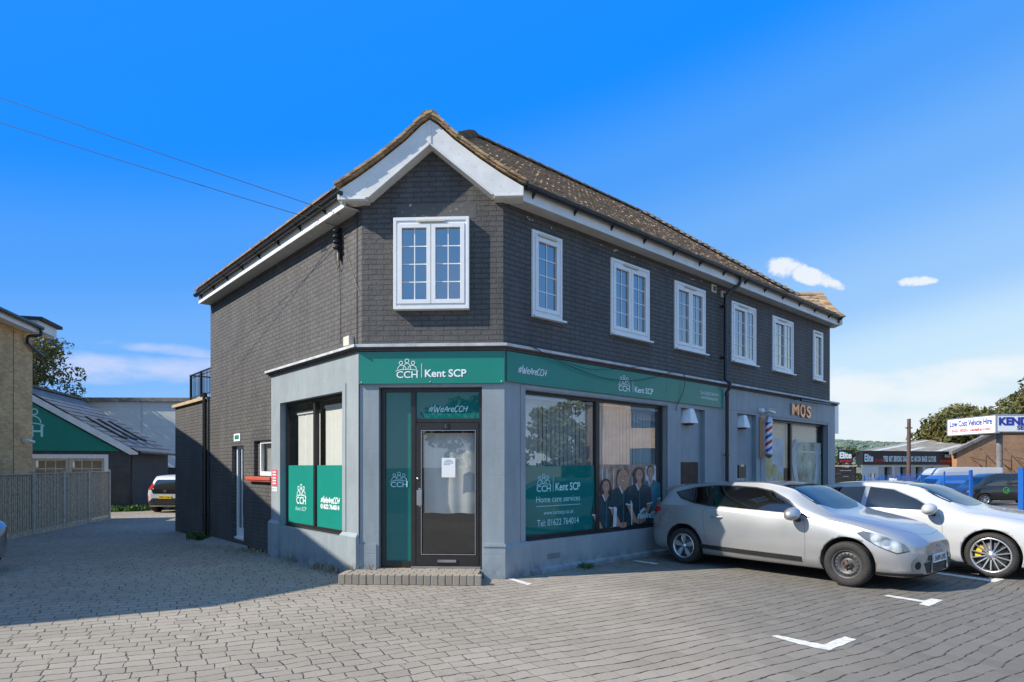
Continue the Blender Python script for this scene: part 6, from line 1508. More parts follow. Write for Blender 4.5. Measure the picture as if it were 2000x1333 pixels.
def weeds(name, pts, h, n, seed, mat, label, cat='weed', spread=.12, group=None, blade=.012):
    rnd = random.Random(seed); mb = MB()
    for _ in range(n):
        p = rnd.choice(pts); x, y = p[0]+rnd.gauss(0, spread), p[1]+rnd.gauss(0, spread); z = gz(x, y); a = rnd.random()*2*pi; l = h*rnd.uniform(.35, 1.0); dx, dy = cos(a)*l*rnd.uniform(.2, .9), sin(a)*l*rnd.uniform(.2, .9); w = blade*rnd.uniform(.6, 1.6)
        q = Vector((-sin(a), cos(a), 0))*w; b = Vector((x, y, z)); m = b+Vector((dx*.4, dy*.4, l*.7)); e = b+Vector((dx, dy, l*.9))
        mb.add([b-q*.5, b+q*.5, m+q, m-q, e], [(0, 1, 2, 3), (3, 2, 4)])
    solo(name, mb, mat, Matrix(), label, cat, group)
def onL(t, out): v = FL @ Vector((-t, -out, 0)); return (v.x, v.y)
def onR(s, out): v = FR @ Vector((s, -out, 0)); return (v.x, v.y)
weeds('dry_weeds', [onL(t, .10) for t in (.15, .5, .75, .8, 1.1, 1.25, 1.3, 2.3, 2.6)], .13, 230, 1, 'dry_weed', 'dry brown weeds along the foot of the blue left flank plinth', spread=.07, blade=.006)
weeds('dry_weeds', [onL(.02, .12), onL(.0, .2), (A_.x+.12, A_.y-.15)], .30, 60, 2, 'dry_weed', 'tall dry weed stalks at the corner beside the doorstep', spread=.04, blade=.005)
weeds('green_weed', [onL(7.45, .12), onL(7.6, .15), onL(7.9, .16)], .22, 190, 3, 'leaf_weed', 'low green weed at the foot of the left drainpipe', spread=.10, blade=.02)
weeds('dry_weeds', [onL(4.6, .3), onL(4.3, .15), onL(3.9, .12)], .10, 120, 9, 'dry_weed', 'dry brown litter of weeds right of the triangular step', spread=.09, blade=.008)
weeds('green_weed', [onR(1.55, .18), onR(1.6, .22), onR(1.7, .2)], .11, 70, 4, 'leaf_weed', 'small green weed growing at the foot of the big shop window wall', spread=.06, blade=.010)
weeds('dry_weeds', [onR(s, .22+.12*(s-1.7)) for s in (1.9, 2.1, 2.4, 2.7, 3.0)], .03, 160, 5, 'dry_weed', 'thin trail of dry stalks on the shaded paving under the big shop window', spread=.035, blade=.006)

# ================================================================ left side: brick house, fence, garage, warehouse
U_ = Vector((-.264, .9645)); V_ = Vector((.9645, .264))
hx = thing('brick_house', frame((-15.3+.264*14.2, 19.7-.9645*14.2), U_, -.15), 'yellow brick house with black gutter at the left edge behind the fence', 'building')
# local: x along the right-hand wall away from the camera (0..14.2), y = -V (into the house is +y)
# added off-frame block near the camera, its footprint shaped to cast the drive's shadow
iv = hx.matrix_world.inverted(); WP = [iv @ Vector((x, y, -.15)) for x, y in ((-14.5, 3.3), (-13.0, 4.3), (-11.1, 5.3), (-9.75, 7.1), (-11.1, 10.1), (-12.5, 13.9), (-13.5, 16.0), (-17, 15))]
mb = MB(); mb.prism([(p.x, p.y) for p in WP], -.1, 6.28, axis='z'); part('shadow_block', mb, 'yellow_brick', hx)
mb = MB()
mb.quad((0, 0, -.2), (14.2, 0, -.2), (14.2, 0, 6.15), (0, 0, 6.15)); mb.quad((14.2, 0, -.2), (14.2, 9, -.2), (14.2, 9, 6.15), (14.2, 0, 6.15)); mb.quad((0, 9, -.2), (0, 0, -.2), (0, 0, 6.15), (0, 9, 6.15)); mb.quad((14.2, 9, -.2), (0, 9, -.2), (0, 9, 6.15), (14.2, 9, 6.15))
mb.add([(0, 0, 6.15), (0, 9, 6.15), (0, 4.5, 8.6)], [(0, 1, 2)][::-1]); mb.add([(14.2, 0, 6.15), (14.2, 9, 6.15), (14.2, 4.5, 8.6)], [(0, 1, 2)])
mb.quad((14.2, .12, 6.15), (14.2, 1.3, 6.15), (14.2, 1.3, 6.2), (14.2, .12, 6.2))
part('wall', mb, 'yellow_brick', hx)
mb = MB(); e = .35
for sgn in (0, 1):
    y0, y1 = (-e, 4.5) if sgn == 0 else (9+e, 4.5); mb.add([(-.2, y0, 6.13), (13.85, y0, 6.13), (13.85, y1, 8.75), (-.2, y1, 8.75)], [(0, 1, 2, 3)]); 
mb2 = MB(); 
for k in range(18):
    y0 = -e+.27*k; z0 = 6.13+.27*k*2.62/4.85; x = -.2
    mb.box(-.2, 13.85, y0, y0+.30, z0+.015, z0+.055+.145 if False else z0+.05)
part('roof', mb, 'slate_grey', hx)
mb = MB(); mb.box(-.2, 13.7, -e+.02, -e+.045, 5.98, 6.16); mb.box(-.2, 13.7, -e+.045, 0, 5.98, 6.0); fa = part('fascia', mb, 'white_fascia', hx)
mb = MB(); mb.tube([(-.2, -e-.05, 6.17), (13.9, -e-.05, 6.17)], .06, 10)
mb.tube(crv([(13.75, -e-.05, 6.13), (13.75, -e-.05, 5.93), (13.65, -.14, 5.86), (13.65, -.09, 5.70), (13.8, -.09, 5.62), (14.75, -.09, 5.40)]), .045, 10)
part('gutter', mb, 'black_plastic', hx)
mb = MB(); mb.box(13.86, 15.15, -.30, 1.5, 6.12, 6.42); b_ = part('porch_fascia', mb, 'white_fascia', hx); mb = MB(); mb.box(13.80, 15.3, -.42, 1.6, 6.42, 6.52); part('porch_roof', mb, 'felt_dark', hx)
mb = MB(); mb.box(10.9, 10.93, -.004, .0, 0, 5.9); mb.box(13.0, 13.03, -.004, 0, 0, 5.9); part('movement_joint', mb, 'felt_dark', hx)
fl = thing('flood_light', hx.matrix_world @ Matrix.Translation((13.55, -.02, 2.62)), 'small white security light on the yellow brick wall', 'light')
mb = MB(); mb.box(-.06, .06, -.10, .0, -.05, .05); part('bracket', mb, 'white_paint', fl); mb = MB(); mb.tube([(0, -.10, 0), (.22, -.20, -.05)], .05, 10); part('lamp_head', mb, 'white_paint', fl)

# fence: each panel and post a part, of one thing
fn = thing('timber_fence', frame((-12.15, 14.5), U_, 0), 'weathered grey timber fence of vertical slats in five bays along the drive', 'fence')
F_ = 1.83; rnd = random.Random(12)
for k in range(-2, 5):
    xk = F_*k; w_ = fn.matrix_world @ Vector((xk, 0, 0)); g = gz(w_.x, w_.y)
    mb = MB(); mb.box(xk-.05, xk+.05, -.05, .05, g-.05, 1.50+.008*k); mb.box(xk-.052, xk+.052, -.052, .052, 1.50+.008*k, 1.515+.008*k); part('post', mb, 'timber_post', fn, bevel=.006)
for k in range(-2, 4):
    x0, x1 = F_*k+.05, F_*(k+1)-.05; w_ = fn.matrix_world @ Vector((x0, 0, 0)); g = gz(w_.x, w_.y); mb = MB(); x = x0
    while x < x1-.02:
        w2 = .060; mb.box(x+.004, x+w2-.004, -.014+rnd.uniform(-.003, .003), -.0051, g+.13, 1.44+.008*k+rnd.uniform(-.004, .004)); x += w2+.030
    mb.box(x0, x1, -.005, .012, g+.13, 1.44+.008*k, 1)
    for z in (g+.16, .7, 1.36): mb.box(x0, x1, .013, .04, z, z+.07)
    mb.box(x0, x1, -.035, .035, 1.445+.008*k, 1.47+.008*k, 2)
    mb.box(x0, x1, -.03, -.023, g+.10, g+.13, 2)
    part('slat_panel', mb, ['timber_grey', 'timber_dark', 'timber_post'], fn)
    mb = MB(); mb.box(x0, x1, -.02, .02, g-.05, g+.095); part('gravel_board', mb, 'timber_grey', fn)

# garage with green gable
GA = Vector((-15.85, 25.5)); garF = frame((GA.x, GA.y), V_, -.15)
ga = thing('garage', garF, 'single-storey dark garage with green gable sign board and grey slate roof', 'building')
# local x to the right along the front (corner at 0), y away from the camera
mb = MB(); panel(mb, -8.4, 0, -.2, 2.58, [(-3.55, -.72, 0, 2.30, .12)]); mb.quad((0, 0, -.2), (0, 6, -.2), (0, 6, 2.58), (0, 0, 2.58)); mb.add([(-8.4, 0, 2.58), (0, 0, 2.58), (-4.0, 0, 5.05)], [(0, 1, 2)]); part('wall', mb, 'block_wall', ga)
mb = MB()
for sg, xa, xb in ((1, .38, -4.0), (-1, -8.4, -4.0)):
    mb.add([(xa, -.12, 2.44), (xa, 6.25, 2.44), (xb, 6.25, 5.12), (xb, -.12, 5.12)], [(0, 1, 2, 3)])
n = 13
for k in range(n):       # slate courses, then small slates further down
    t0, t1 = k/n, (k+1.08)/n; xa, za = .38-4.38*t0, 2.44+2.68*t0; xb, zb_ = .38-4.38*t1, 2.44+2.68*t1
    y = -.14
    while y < 6.2: mb.add([(xa, y+.006, za+.03), (xa, y+.48, za+.03), (xb, y+.48, zb_+.012), (xb, y+.006, zb_+.012), (xa, y+.006, za+.004), (xa, y+.48, za+.004)], [(0, 1, 2, 3), (0, 4, 5, 1)]); y += .49
part('roof', mb, 'slate_grey', ga)
mb = MB(); 
for t0 in range(22): ridge_run(mb, (-4.0, -.1+.29*t0, 5.12), (-4.0, .2+.29*t0, 5.12), .12, 5)
part('ridge', mb, 'ridge_tile', ga)
mb = MB(); mb.prism([(-4.0, 5.06), (.40, 2.385), (.40, 2.30), (.1, 2.30), (-4.0, 4.80)], -.16, -.13); mb.prism([(-4.0, 5.06), (-8.5, 2.385), (-8.5, 2.1), (-4.0, 4.80)][::-1], -.16, -.13); part('barge_board', mb, 'white_fascia', ga)
for i, y in enumerate((1.0, 2.35, 3.7)):
    mb = MB(); f = lambda t, yy, h: (.38-4.38*t, yy, 2.44+2.68*t+h)
    vs = [f(.20, y, .04), f(.20, y+.62, .04), f(.52, y+.62, .04), f(.52, y, .04), f(.20, y, .11), f(.20, y+.62, .11), f(.52, y+.62, .11), f(.52, y, .11)]
    mb.add(vs, [(4, 5, 6, 7), (0, 1, 5, 4), (1, 2, 6, 5), (2, 3, 7, 6), (3, 0, 4, 7)], 0)
    vs = [f(.225, y+.06, .113), f(.225, y+.56, .113), f(.50, y+.56, .113), f(.50, y+.06, .113)]; mb.add(vs, [(0, 1, 2, 3)], 1); part('roof_light', mb, ['felt_dark', 'slate_grey'], ga)
mb = MB(); a, b = -3.55, -.72; mb.box(a, a+.14, -.02, .1, 0, 2.30); mb.box(b-.14, b, -.02, .1, 0, 2.30); mb.box(a+.14, b-.14, -.02, .1, 2.15, 2.30); part('door_frame', mb, 'white_paint', ga)
for (a, b) in ((-3.40, -2.145), (-2.125, -.87)):
    mb = MB(); mb.box(a, a+.10, .03, .08, 0, 2.14); mb.box(b-.10, b, .03, .08, 0, 2.14); mb.box(a+.1, b-.1, .03, .08, 2.04, 2.14); mb.box(a+.1, b-.1, .03, .08, 0, 1.40)
    for k in (1, 2): x = a+.1+(b-a-.2)*k/3; mb.box(x-.02, x+.02, .035, .075, 1.40, 2.04)
    mb.box(a+.1, b-.1, .036, .074, 1.70, 1.74); d = part('garage_door', mb, 'timber_post', ga); pn = MB(); pn.quad((a+.1, .055, 1.4), (b-.1, .055, 1.4), (b-.1, .055, 2.04), (a+.1, .055, 2.04)); pn.box(a+.1, b-.1, .3, .35, 0, 2.1, 1); part('pane', pn, ['glass_shop', 'blind_bamboo'], d)
mb = MB(); mb.tube(crv([(.42, -.02, 2.36), (.36, .06, 2.30), (.12, .10, 2.20), (.10, .10, .05)]), .04, 8); mb.tube([(.46, -.15, 2.40), (.46, 6.2, 2.40)], .05, 8); part('downpipe', mb, 'black_plastic', ga)
gs = part('gable_sign', (lambda m: (m.prism([(-7.9, 2.44), (-.28, 2.44), (-4.0, 4.72)], -.05, -.005), m)[1])(MB()), 'sign_green', None, garF); tag(gs, 'green triangular gable board with white people logo above the garage door', 'sign')
part('logo', logo_mb(-4.45, 3.0, 1.5, -.056), 'letter_mint', gs)
for dy in (0,):
    wv = [(garF @ Vector((x, y, 0))) for x, y in ((.1, -.3), (.4, -.2), (.8, .2), (.9, .9), (-.4, -.35), (1.5, .6), (.5, .3))]
    weeds('weed_patch', [(v.x, v.y) for v in wv], .30, 480, 6, 'leaf_weed', 'patch of leafy green weeds at the foot of the garage corner', 'weeds', .22, blade=.035)

# warehouse with pale cladding
wh = thing('warehouse', frame((-36, 39.0), Vector((.998, .03)), -.3), 'long pale grey clad warehouse wall closing the yard behind the garage', 'building')
mb = MB(); mb.quad((0, 0, 1.9), (40, 0, 1.9), (40, 0, 6.1), (0, 0, 6.1)); part('cladding', mb, 'cladding_pale', wh)
mb = MB(); mb.box(0, 40, -.08, .1, 0, 1.9); part('base_wall', mb, 'timber_dark', wh)
mb = MB(); mb.box(-.1, 40.1, -.18, .3, 6.1, 6.34); mb.box(-.1, 40, .3, 20, 6.2, 6.3); part('parapet', mb, 'slate_grey', wh)
tree(-29.2, 36.4, 10.3, 2.9, 'leafy tree rising behind the garage and yellow brick house', 'leaf_autumn', 21, 10000, .13, clumps=80, low=.3)

# ================================================================ right side: hire yard, garages, hills
def mesh_fence(P, Q, name, label, h=1.78, post=None, fine=.05):
    P, Q = Vector(P), Vector(Q); L = (Q-P).length; M = frame((P.x, P.y), Q-P, 0)
    t = thing(name, M, label, 'fence'); n = max(1, round(L/2.5))
    zz = lambda x: gz(*(P+(Q-P)*(x/L)))
    for k in range(n+1):
        x = L*k/n; mb = MB(); w = .035 if post is None or k not in post else post[k]; mb.box(x-w, x+w, -w, w, zz(x)-.1, zz(x)+h+.08); part('post', mb, 'pole_blue', t)
    for k in range(n):
        x0, x1 = L*k/n, L*(k+1)/n; mb = MB(); x = x0
        while x < x1: mb.box(x-.0032, x+.0032, -.003, .003, zz(x)+.04, zz(x)+h); x += fine
        for z in lin(.08, h-.03, 9):
            a, b = zz(x0), zz(x1); mb.add([(x0, -.006, a+z), (x1, -.006, b+z), (x1, -.006, b+z+.008), (x0, -.006, a+z+.008)], [(0, 1, 2, 3)])
        part('mesh_panel', mb, 'pole_blue', t)
    return t
mb = MB(); g_ = gz(23.6, 28.6); mb.box(-.20, .20, -.14, .14, g_-.1, g_+1.95); mb.box(-.21, .21, -.15, .15, g_+1.95, g_+1.98); solo('gate_post', mb, 'pole_blue', Matrix.Translation((23.75, 28.6, 0)), 'thick blue gate post at the right edge of the hire yard entrance', 'post')
mesh_fence((26.75, 36.0), (27.1, 47.5), 'mesh_fence', 'blue welded mesh fence with square posts beside the hire yard entrance', 2.0, {0: .07}, .06)
mesh_fence((31.5, 48.5), (26.0, 48.5), 'mesh_fence', 'far blue mesh fence across the back of the hire yard', 1.8, None, .06)
plain('banner_blue', (.045, .06, .16), .6)
bb = thing('banner', frame((26.98, 44.3), Vector((.0, -1)), gz(27, 43)+.2), 'dark blue banner with white lettering hung on the mesh fence', 'banner')
mb = MB(); mb.box(0, 3.0, 0, .01, .4, 1.72); part('sheet', mb, 'banner_blue', bb)
t = MB(); text_mb('KENDALL', .15, 1.2, .32, -.01, bold=.03, width=.95, mb=t); text_mb('Self Drive', .2, .75, .22, -.01, width=.85, mb=t)
for (z, s_) in ((1.15, 'Cars'), (.8, 'Vans')): text_mb(s_, 1.35, z, .17, -.01, width=.35, mb=t); text_mb(s_, 1.85, z, .17, -.01, width=.35, mb=t)
part('lettering', t, 'letter_white', bb)
mb = MB(); P = [(18.6, 27.0), (27.5, 25.9), (27.5, 26.3), (18.6, 27.4)]; mb.add([(x, y, gz(x, y)+.02) for x, y in P], [(0, 1, 2, 3)]); struct('kerb_line', mb, 'yellow_line')
mb = MB(); P = [(19.6, 23.6), (45, 21.0), (45, 70), (22, 70), (22.6, 34)]; 
pv = thing('post_sign', Matrix.Translation((24.25, 45.0, gz(24.25, 45))) @ Matrix.Diagonal((.86, 1, 1.17, 1)), 'tall black pylon sign reading Elite with white service boards', 'sign')
# pylon boards, facing the camera
mb = MB(); mb.box(-.55, -.47, -.05, .05, 0, 3.1); mb.box(.47, .55, -.05, .05, 0, 3.1); part('post', mb, 'slate_grey', pv)
rows_ = [(2.50, 3.30, 'Elite'), (2.17, 2.44, 'TYRES'), (1.86, 2.12, 'EXHAUSTS'), (1.56, 1.81, 'MOTS'), (1.26, 1.51, 'SERVICING'), (.96, 1.21, 'CLUTCHES'), (.66, .91, 'BATTERIES'), (.36, .61, 'TRACKING')]
for a, b, s_ in rows_:
    mb = MB(); mb.box(-.62, .62, -.10, -.06, a, b); bo = part('board', mb, 'board_black', pv); t = MB()
    if s_ == 'Elite': text_mb(s_, 0, a+.30, .36, -.112, 'CENTER', bold=.045, width=1.02, mb=t)
    else: text_mb(s_, 0, a+.065, .13, -.112, 'CENTER', bold=.04, width=.12*len(s_), mb=t)
    part('lettering', t, 'letter_white', bo)
    if s_ == 'Elite': part('lettering', text_mb('garages', 0, a+.08, .16, -.112, 'CENTER', bold=.03, width=1.0), 'letter_red', bo)
sf = thing('slatted_fence', frame((15.75, 30.5), Vector((.99, -.12)), gz(16, 30.5)+.12), 'black horizontal slatted fence behind the far end of the building', 'fence')
mb = MB(); 
for k in range(13): mb.box(0, 1.15, -.012, .012, .1+.145*k, .225+.145*k)
for x in (0.0, 1.15): mb.box(x-.04, x+.04, .013, .09, 0, 2.02)
part('slat_panel', mb, 'timber_dark', sf); mb = MB(); mb.box(-.1, 1.2, -.05, .06, 2.02, 2.09); part('capping', mb, 'coping_tan', sf)
tree(21.0, 45.0, 3.4, 1.5, 'rounded green shrub behind the Elite pylon sign', 'leaf_green', 31, 1800, .10, 'shrub', .08, 16, low=.05)
tree(25.5, 53.5, 3.2, 1.6, 'small dark bush left of the tyre garage doors', 'leaf_green', 33, 1500, .10, 'shrub', .08, 14, low=.05)

# tyre garage
GO = Vector((31.2, 55.0)); gdir = Vector((.955, .296)); gd = thing('tyre_garage', frame((GO.x, GO.y), gdir, gz(33, 56)+.45), 'low tyre garage with pale shutter bays under a grey sheet roof', 'building')
Lg = 11.2
mb = MB(); holes = [(1.85+1.85*k, 3.45+1.85*k, 0, 2.55, .7) for k in range(5)]; panel(mb, 0, Lg, -.2, 2.75, [(.4, 1.5, 0, 2.0, .1)]+holes); part('wall', mb, 'panel_cream', gd)
for i, h in enumerate(holes):
    mb = MB(); mb.box(h[0], h[0]+.75, .05, .12, 0, 2.55)
    for k in range(5): mb.box(h[0]+.04+.15*k, h[0]+.05+.15*k, .04, .051, 0, 2.55, 1)
    mb.box(h[0]+.75, h[1], .55, .6, 0, 2.55, 2); part('garage_door', mb, ['garage_steel', 'slate_grey', 'dark_room'], gd)
mb = MB()
for x in (.42, .8, 1.17): mb.box(x, x+.05, .02, .06, 0, 2.0)
for z in (.0, .5, 1.0, 1.5, 1.95): mb.box(.42, 1.48, .021, .061, z, z+.05)
wd = part('office_window', mb, 'white_upvc', gd); pane(wd, .4, 1.5, 0, 2.0, .08, 'glass_shop')
mb = MB()
for i in range(6): a = -1+20*i/6
yr, zr = 17.0, 8.2; e0 = 4.0
rf = lambda u, v: (-.6+u*14.6+v*23, .3+v*12, 3.9+1.95*v+.25*u*v)
mb.add([rf(0, 0), rf(1, 0), rf(1, 1), rf(0, 1)], [(0, 1, 2, 3)])
for u in (.10, .36, .62, .86):
    mb.add([tuple(Vector(rf(a, b))+Vector((0, 0, .04))) for a, b in ((u, .05), (u+.07, .05), (u+.07, .85), (u, .85))], [(0, 1, 2, 3)], 1)
part('roof', mb, ['cement_sheet', 'garage_steel'], gd)
mb = MB(); mb.box(-.1, Lg+.1, -.12, .6, 2.75, 4.0); bsg = part('fascia_board', mb, 'board_black', gd); 
gb = MB(); gb.box(-.1, Lg+.05, -.16, -.122, 2.85, 3.95); gsn = part('garage_sign', gb, 'board_black', None, gd.matrix_world); tag(gsn, 'long black fascia sign over the tyre garage bays', 'sign')
t = MB(); text_mb('Elite', .05, 3.05, .62, -.19, bold=.04, width=1.0, mb=t); text_mb('TYRES  MOT  SERVICING  DIAGNOSTICS  AIR CON  BRAKES  CLUTCHES', 2.2, 3.05, .46, -.19, bold=.04, width=6.3, mb=t); text_mb('01622 935488', 9.6, 3.45, .26, -.19, bold=.04, width=1.5, mb=t); part('lettering', t, 'letter_white', gsn)
t = MB(); text_mb('garages', 1.2, 3.05, .30, -.19, bold=.03, width=.95, mb=t); text_mb('elitegarages.co.uk', 8.9, 3.0, .24, -.19, bold=.03, width=2.2, mb=t); part('lettering', t, 'letter_red', gsn)
# brick gable block to the right
bg_ = thing('brick_workshop', frame((41.2, 57.2), Vector((.998, -.06)), gz(44, 58)+.5), 'orange brick workshop with sloping roof line behind the canopy sign', 'building')
mb = MB(); mb.add([(0, 0, -.3), (24, 0, -.3), (24, 0, 6.6), (5.25, 0, 6.6), (0, 0, 3.9)], [(0, 1, 2, 3, 4)]); mb.quad((0, 0, -.3), (0, 0, 3.9), (0, 12, 3.9), (0, 12, -.3)); part('wall', mb, 'orange_brick', bg_)
mb = MB(); mb.prism([(-.5, 3.95), (5.25, 6.85), (24, 6.85), (24, 6.6), (5.25, 6.6), (-.5, 3.65)], -.15, .3); part('roof_edge', mb, 'slate_grey', bg_)
mb = MB(); mb.add([(-.5, .3, 3.9), (5.25, .3, 6.8), (15, 14, 7.4), (8, 14, 4.5)], [(0, 1, 2, 3)]); part('roof', mb, 'cement_sheet', bg_)
mb = MB(); mb.box(7.8, 9.6, -.03, .05, 2.9, 4.1)
wn_ = part('window', mb, 'white_upvc', bg_); mb = MB(); mb.box(7.9, 8.6, -.05, -.031, 3.0, 4.0); mb.box(8.7, 9.5, -.05, -.031, 3.0, 4.0); part('pane', mb, 'glass_black', wn_); mb = MB()
for x in (2.0, 4.2, 6.0):
    mb = MB(); mb.tube([(x, -.1, 4.2), (x, -.9, 3.6), (x, -.9, 2.2), (x, -.1, 2.6)], .04, 5); mb.tube([(x, -.9, 3.0), (x-.9, -.1, 3.4)], .03, 5); part('wall_bracket', mb, 'black_plastic', bg_)
# telegraph pole, canopy sign, house, trees
mb = MB(); mb.tube([(0, 0, 0), (.03, 0, 6.1)], [.15, .12], 10); mb.box(-.25, .25, -.06, .0, 5.4, 5.48); solo('telegraph_pole', mb, 'rust_brown', Matrix.Translation((28.9, 45.0, gz(28.9, 45))), 'brown timber pole standing in front of the tyre garage', 'pole')
cs = thing('canopy_sign', Matrix.Translation((28.6*1.33, 36.2*1.33, -.5445)) @ Matrix.Scale(1.33, 4), 'white box canopy sign reading Low Cost Vehicle Hire on a grey column', 'sign')
mb = MB(); mb.tube([(.45, .6, -.6), (.45, .6, 3.76)], .16, 16); part('column', mb, 'slate_grey', cs)
C0 = Vector((0, 0)); La = Vector((-3.35, 0.0)); 
def boxface(P, Q, z0, z1, th, nm):
    P, Q = Vector(P), Vector(Q); M = frame(P, Q-P); L = (Q-P).length; mb = MB(); mb.box(0, L, 0, th, z0, z1); b = part(nm, mb, 'white_upvc', cs, M); mb = MB(); mb.box(-.03, L+.03, -.02, th, z1, z1+.05); mb.box(-.03, L+.03, -.02, th, z0-.05, z0); mb.box(-.04, .03, -.02, .02, z0, z1); part('trim', mb, 'steel', b); return b, L
b1, L1 = boxface((-.53, 3.6), (-.35, -.1), 3.66, 4.66, .25, 'sign_panel')
t = text_mb('Low Cost Vehicle Hire', L1/2, 4.18, .36, -.015, 'CENTER', bold=.02, width=L1*.88); part('lettering', t, 'letter_dark_blue', b1)
t = text_mb('01622 392555   kendallcars.com', L1/2, 3.83, .17, -.015, 'CENTER', bold=.02, width=L1*.80); part('lettering', t, 'letter_red', b1)
b2, L2 = boxface((-.30, -.1), (6.5, -.6), 3.72, 4.66, .25, 'sign_panel')
t = MB(); text_mb('KENDALL', .15, 4.10, .42, -.015, bold=.05, width=2.7, mb=t); text_mb('SELF DRIVE', 1.15, 3.82, .22, -.015, bold=.03, width=1.9, mb=t); part('lettering', t, 'letter_dark_blue', b2)
mb = MB(); mb.box(-.3, 6.4, .3, 4.0, 3.70, 3.76); part('canopy_soffit', mb, 'slate_grey', cs)
fh = thing('gabled_house', frame((56, 88), Vector((.95, .1)), -1.4), 'distant house with dark roof and cream gable beyond the tyre garage', 'building')
mb = MB(); mb.add([(0, 0, 0), (6.2, 0, 0), (6.2, 0, 4.6), (3.1, 0, 8.9), (0, 0, 4.6)], [(0, 1, 2, 3, 4)]); mb.quad((6.2, 0, 0), (13, 8, 0), (13, 8, 4.6), (6.2, 0, 4.6)); part('wall', mb, 'coping_tan', fh)
mb = MB(); mb.add([(3.1, -.3, 9.1), (6.7, -.3, 4.1), (18, 8, 4.1), (14, 8, 9.1)], [(0, 1, 2, 3)]); part('roof', mb, 'felt_dark', fh)
mb = MB(); mb.prism([(3.1, 9.2), (6.8, 4.1), (6.5, 4.0), (3.1, 8.7), (-.3, 4.0), (-.6, 4.1)], -.35, -.25); part('barge_board', mb, 'white_fascia', fh)
tree(52, 70, 10.2, 5.2, 'broad tree with yellowing leaves behind the low garage roof', 'leaf_autumn', 41, 14000, .30, clumps=60, low=.3, group='trees beyond the garages')
tree(59, 71, 9.0, 4.6, 'lower yellowing tree left of the canopy sign', 'leaf_autumn', 47, 10000, .30, clumps=46, low=.3, group='trees beyond the garages')
tree(66, 73, 14.5, 6.5, 'tall yellowing tree at the right edge behind the canopy sign', 'leaf_autumn', 45, 16000, .30, clumps=70, low=.25, group='trees beyond the garages')
mb = MB(); xs = lin(-400, 1400, 110); ys = lin(0, 1, 9); rnd = random.Random(77)
vs = []
for j, t in enumerate(ys):
    for i, x in enumerate(xs):
        hgt = 43+13*noise.noise(Vector((x*.004, 0, 1)))-.012*(x-500); k = sin(pi*.5*t)
        bump_ = 3.2*noise.noise(Vector((x*.03, t*9, 2)))+2.2*noise.noise(Vector((x*.08, t*20, 5)))
        vs.append((x, 820+240*t, -12+(hgt+12)*k+bump_*(t > .1)))
nx = len(xs); mb.add(vs, [(j*nx+i, j*nx+i+1, (j+1)*nx+i+1, (j+1)*nx+i) for j in range(9) for i in range(nx-1)], 0, True)
struct('hills', mb, 'wooded_hill')
mb = MB(); rnd = random.Random(5)      # woods on the ridge: countless crowns as one mass
for i in range(2600):
    x = rnd.uniform(350, 800); t = rnd.random()**.7; hgt = 43+13*noise.noise(Vector((x*.004, 0, 1)))-.012*(x-500); z = -12+(hgt+12)*sin(pi*.5*t); y = 815+240*t; r = rnd.uniform(3.5, 7.5)
    n_ = 7; ring = []
    for (f, q) in ((1, 0), (.8, .55), (.3, .9)): ring += [(x+r*f*cos(2*pi*k/n_+q)*rnd.uniform(.75, 1.15), y+r*f*sin(2*pi*k/n_+q), z+r*.9*q+rnd.uniform(-.4, .6)) for k in range(n_)]
    mb.add(ring, [(a*n_+k, a*n_+(k+1) % n_, (a+1)*n_+(k+1) % n_, (a+1)*n_+k) for a in (0, 1) for k in range(n_)]+[tuple(range(2*n_, 3*n_))])
solo('woodland', mb, 'wooded_hill', Matrix(), 'far-off wooded ridge of hazy green trees on the right horizon', 'woodland', kind='stuff')
rnd = random.Random(15)
for i, (x, y) in enumerate(((31, 58), (33.5, 66), (60, 100), (28.0, 60), (42, 95))): tree(x, y, 3.9+rnd.random(), 2.2, ['green tree between the pylon sign and the tyre garage roof', 'rounded tree just left of the tyre garage', 'dark tree on the skyline behind the tyre garage', 'low green tree beside the Elite pylon sign', 'far green tree in front of the wooded ridge'][i], 'leaf_green', 60+i, 2200, .2, clumps=20, low=.15)
hs = thing('projecting_sign', bR @ Matrix.Identity(4), None, None) if False else None
mb = MB(); mb.box(0, .42, 0, .03, 0, .90); 
o = solo('projecting_sign', mb, 'white_upvc', FR @ Matrix.Translation((12.43, .02, 2.60)), 'white flat sign board fixed on the far end wall of the building', 'sign')

# ================================================================ across the road (seen mirrored in the shop glass)
brick('pale_brick', (0.52, 0.42, 0.36), (0.45, 0.35, 0.30), (0.50, 0.45, 0.40), bumpd=0.004)
rb = thing('brick_building', frame((27.5, 19.0), Vector((-.10, -.995)), 0), 'brick building with grey windows across the road, mirrored in the shop glass', 'building')
mb = MB(); wins = [(1.2+2.6*k, 2.9+2.6*k, .9, 2.7) for k in range(2)]+[(1.2+2.6*k, 2.9+2.6*k, 3.9, 5.3) for k in range(2)]; panel(mb, 0, 7.1, -1, 6.3, wins, depth=.1); mb.quad((7.1, 0, -1), (7.1, 9, -1), (7.1, 9, 6.3), (7.1, 0, 6.3)); part('wall', mb, 'pale_brick', rb)
for h in wins: mb = MB(); mb.quad((h[0], .1, h[2]), (h[1], .1, h[2]), (h[1], .1, h[3]), (h[0], .1, h[3])); part('pane', mb, 'glass_upper', rb)
mb = MB(); mb.box(-.3, 7.4, -.4, 9, 6.3, 6.5); part('roof', mb, 'felt_dark', rb)
mb = MB(); mb.box(0, 1, 0, .2, 0, 1.9); 
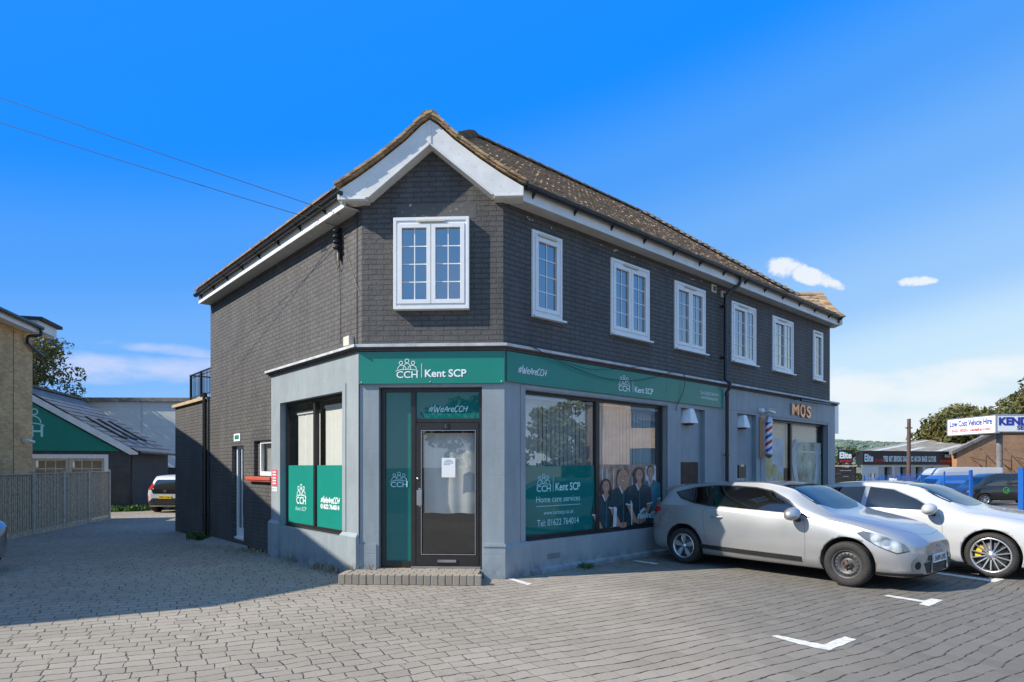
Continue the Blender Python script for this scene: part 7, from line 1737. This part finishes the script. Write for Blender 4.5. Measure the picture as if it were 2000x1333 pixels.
bw = solo('boundary_wall', (lambda m: (m.box(0, 16, 0, .25, -.3, 1.7), m)[1])(MB()), 'cladding_pale', frame((28.5, 9.5), Vector((-.05, -1))), 'pale boundary wall across the road in front of the mirrored trees', 'wall')
for i, (x, y, h) in enumerate(((34, 9.5, 6.5), (33.5, 4.0, 4.6), (31.5, -3, 6.0), (34, -9, 8))): tree(x, y, h, 3.0, 'leafy tree across the road seen mirrored in the shop window', 'leaf_green', 80+i, 4200, .22, clumps=34, low=.05, group='trees across the road')
for i, (x, y, h) in enumerate(((-6, -24, 7), (1, -27, 8), (8, -25, 6.5))): tree(x, y, h, 3.2, 'leafy tree behind the camera seen mirrored in the door glass', 'leaf_green', 90+i, 2000, .24, clumps=20, low=.1, group='trees behind the camera', z=0)
sn = thing('road_sign', frame((18.5, 7.8), Vector((-.1, -1))), 'round blue arrow road sign on a grey post mirrored in the shop glass', 'road sign')
mb = MB(); mb.tube([(0, 0, 0), (0, 0, 2.4)], .035, 8); part('post', mb, 'slate_grey', sn)
mb = MB(); mb.lathe([(0, -.06), (.30, -.06), (.30, -.04)], 28, 0, Matrix.Translation((0, 0, 2.1))); sd_ = part('disc', mb, 'pole_blue', sn); mb = MB(); mb.box(-.10, .2, -.07, -.062, 2.07, 2.13); mb.prism([(-.22, 2.1), (-.08, 2.22), (-.08, 1.98)], -.07, -.062); part('arrow', mb, 'letter_white', sd_)
# small litter on the setts
rnd = random.Random(9); mb = MB()
for i in range(90):
    x, y = rnd.uniform(-4, 9), rnd.uniform(4.6, 9.6); 
    if (Vector((x, y))-B_).dot(Vector((R_.y, -R_.x))) < .15: continue
    r = rnd.uniform(.006, .02); a = rnd.random()*pi; z = gz(x, y)+.006
    mb.add([(x+r*cos(a+q), y+r*.6*sin(a+q), z+rnd.uniform(0, .008)) for q in (0, 1.3, 2.6, 4.2)], [(0, 1, 2, 3)], 0)
solo('leaf_litter', mb, 'dry_weed', Matrix(), 'scattered dry leaf scraps lying on the paving', 'leaf litter', kind='stuff')
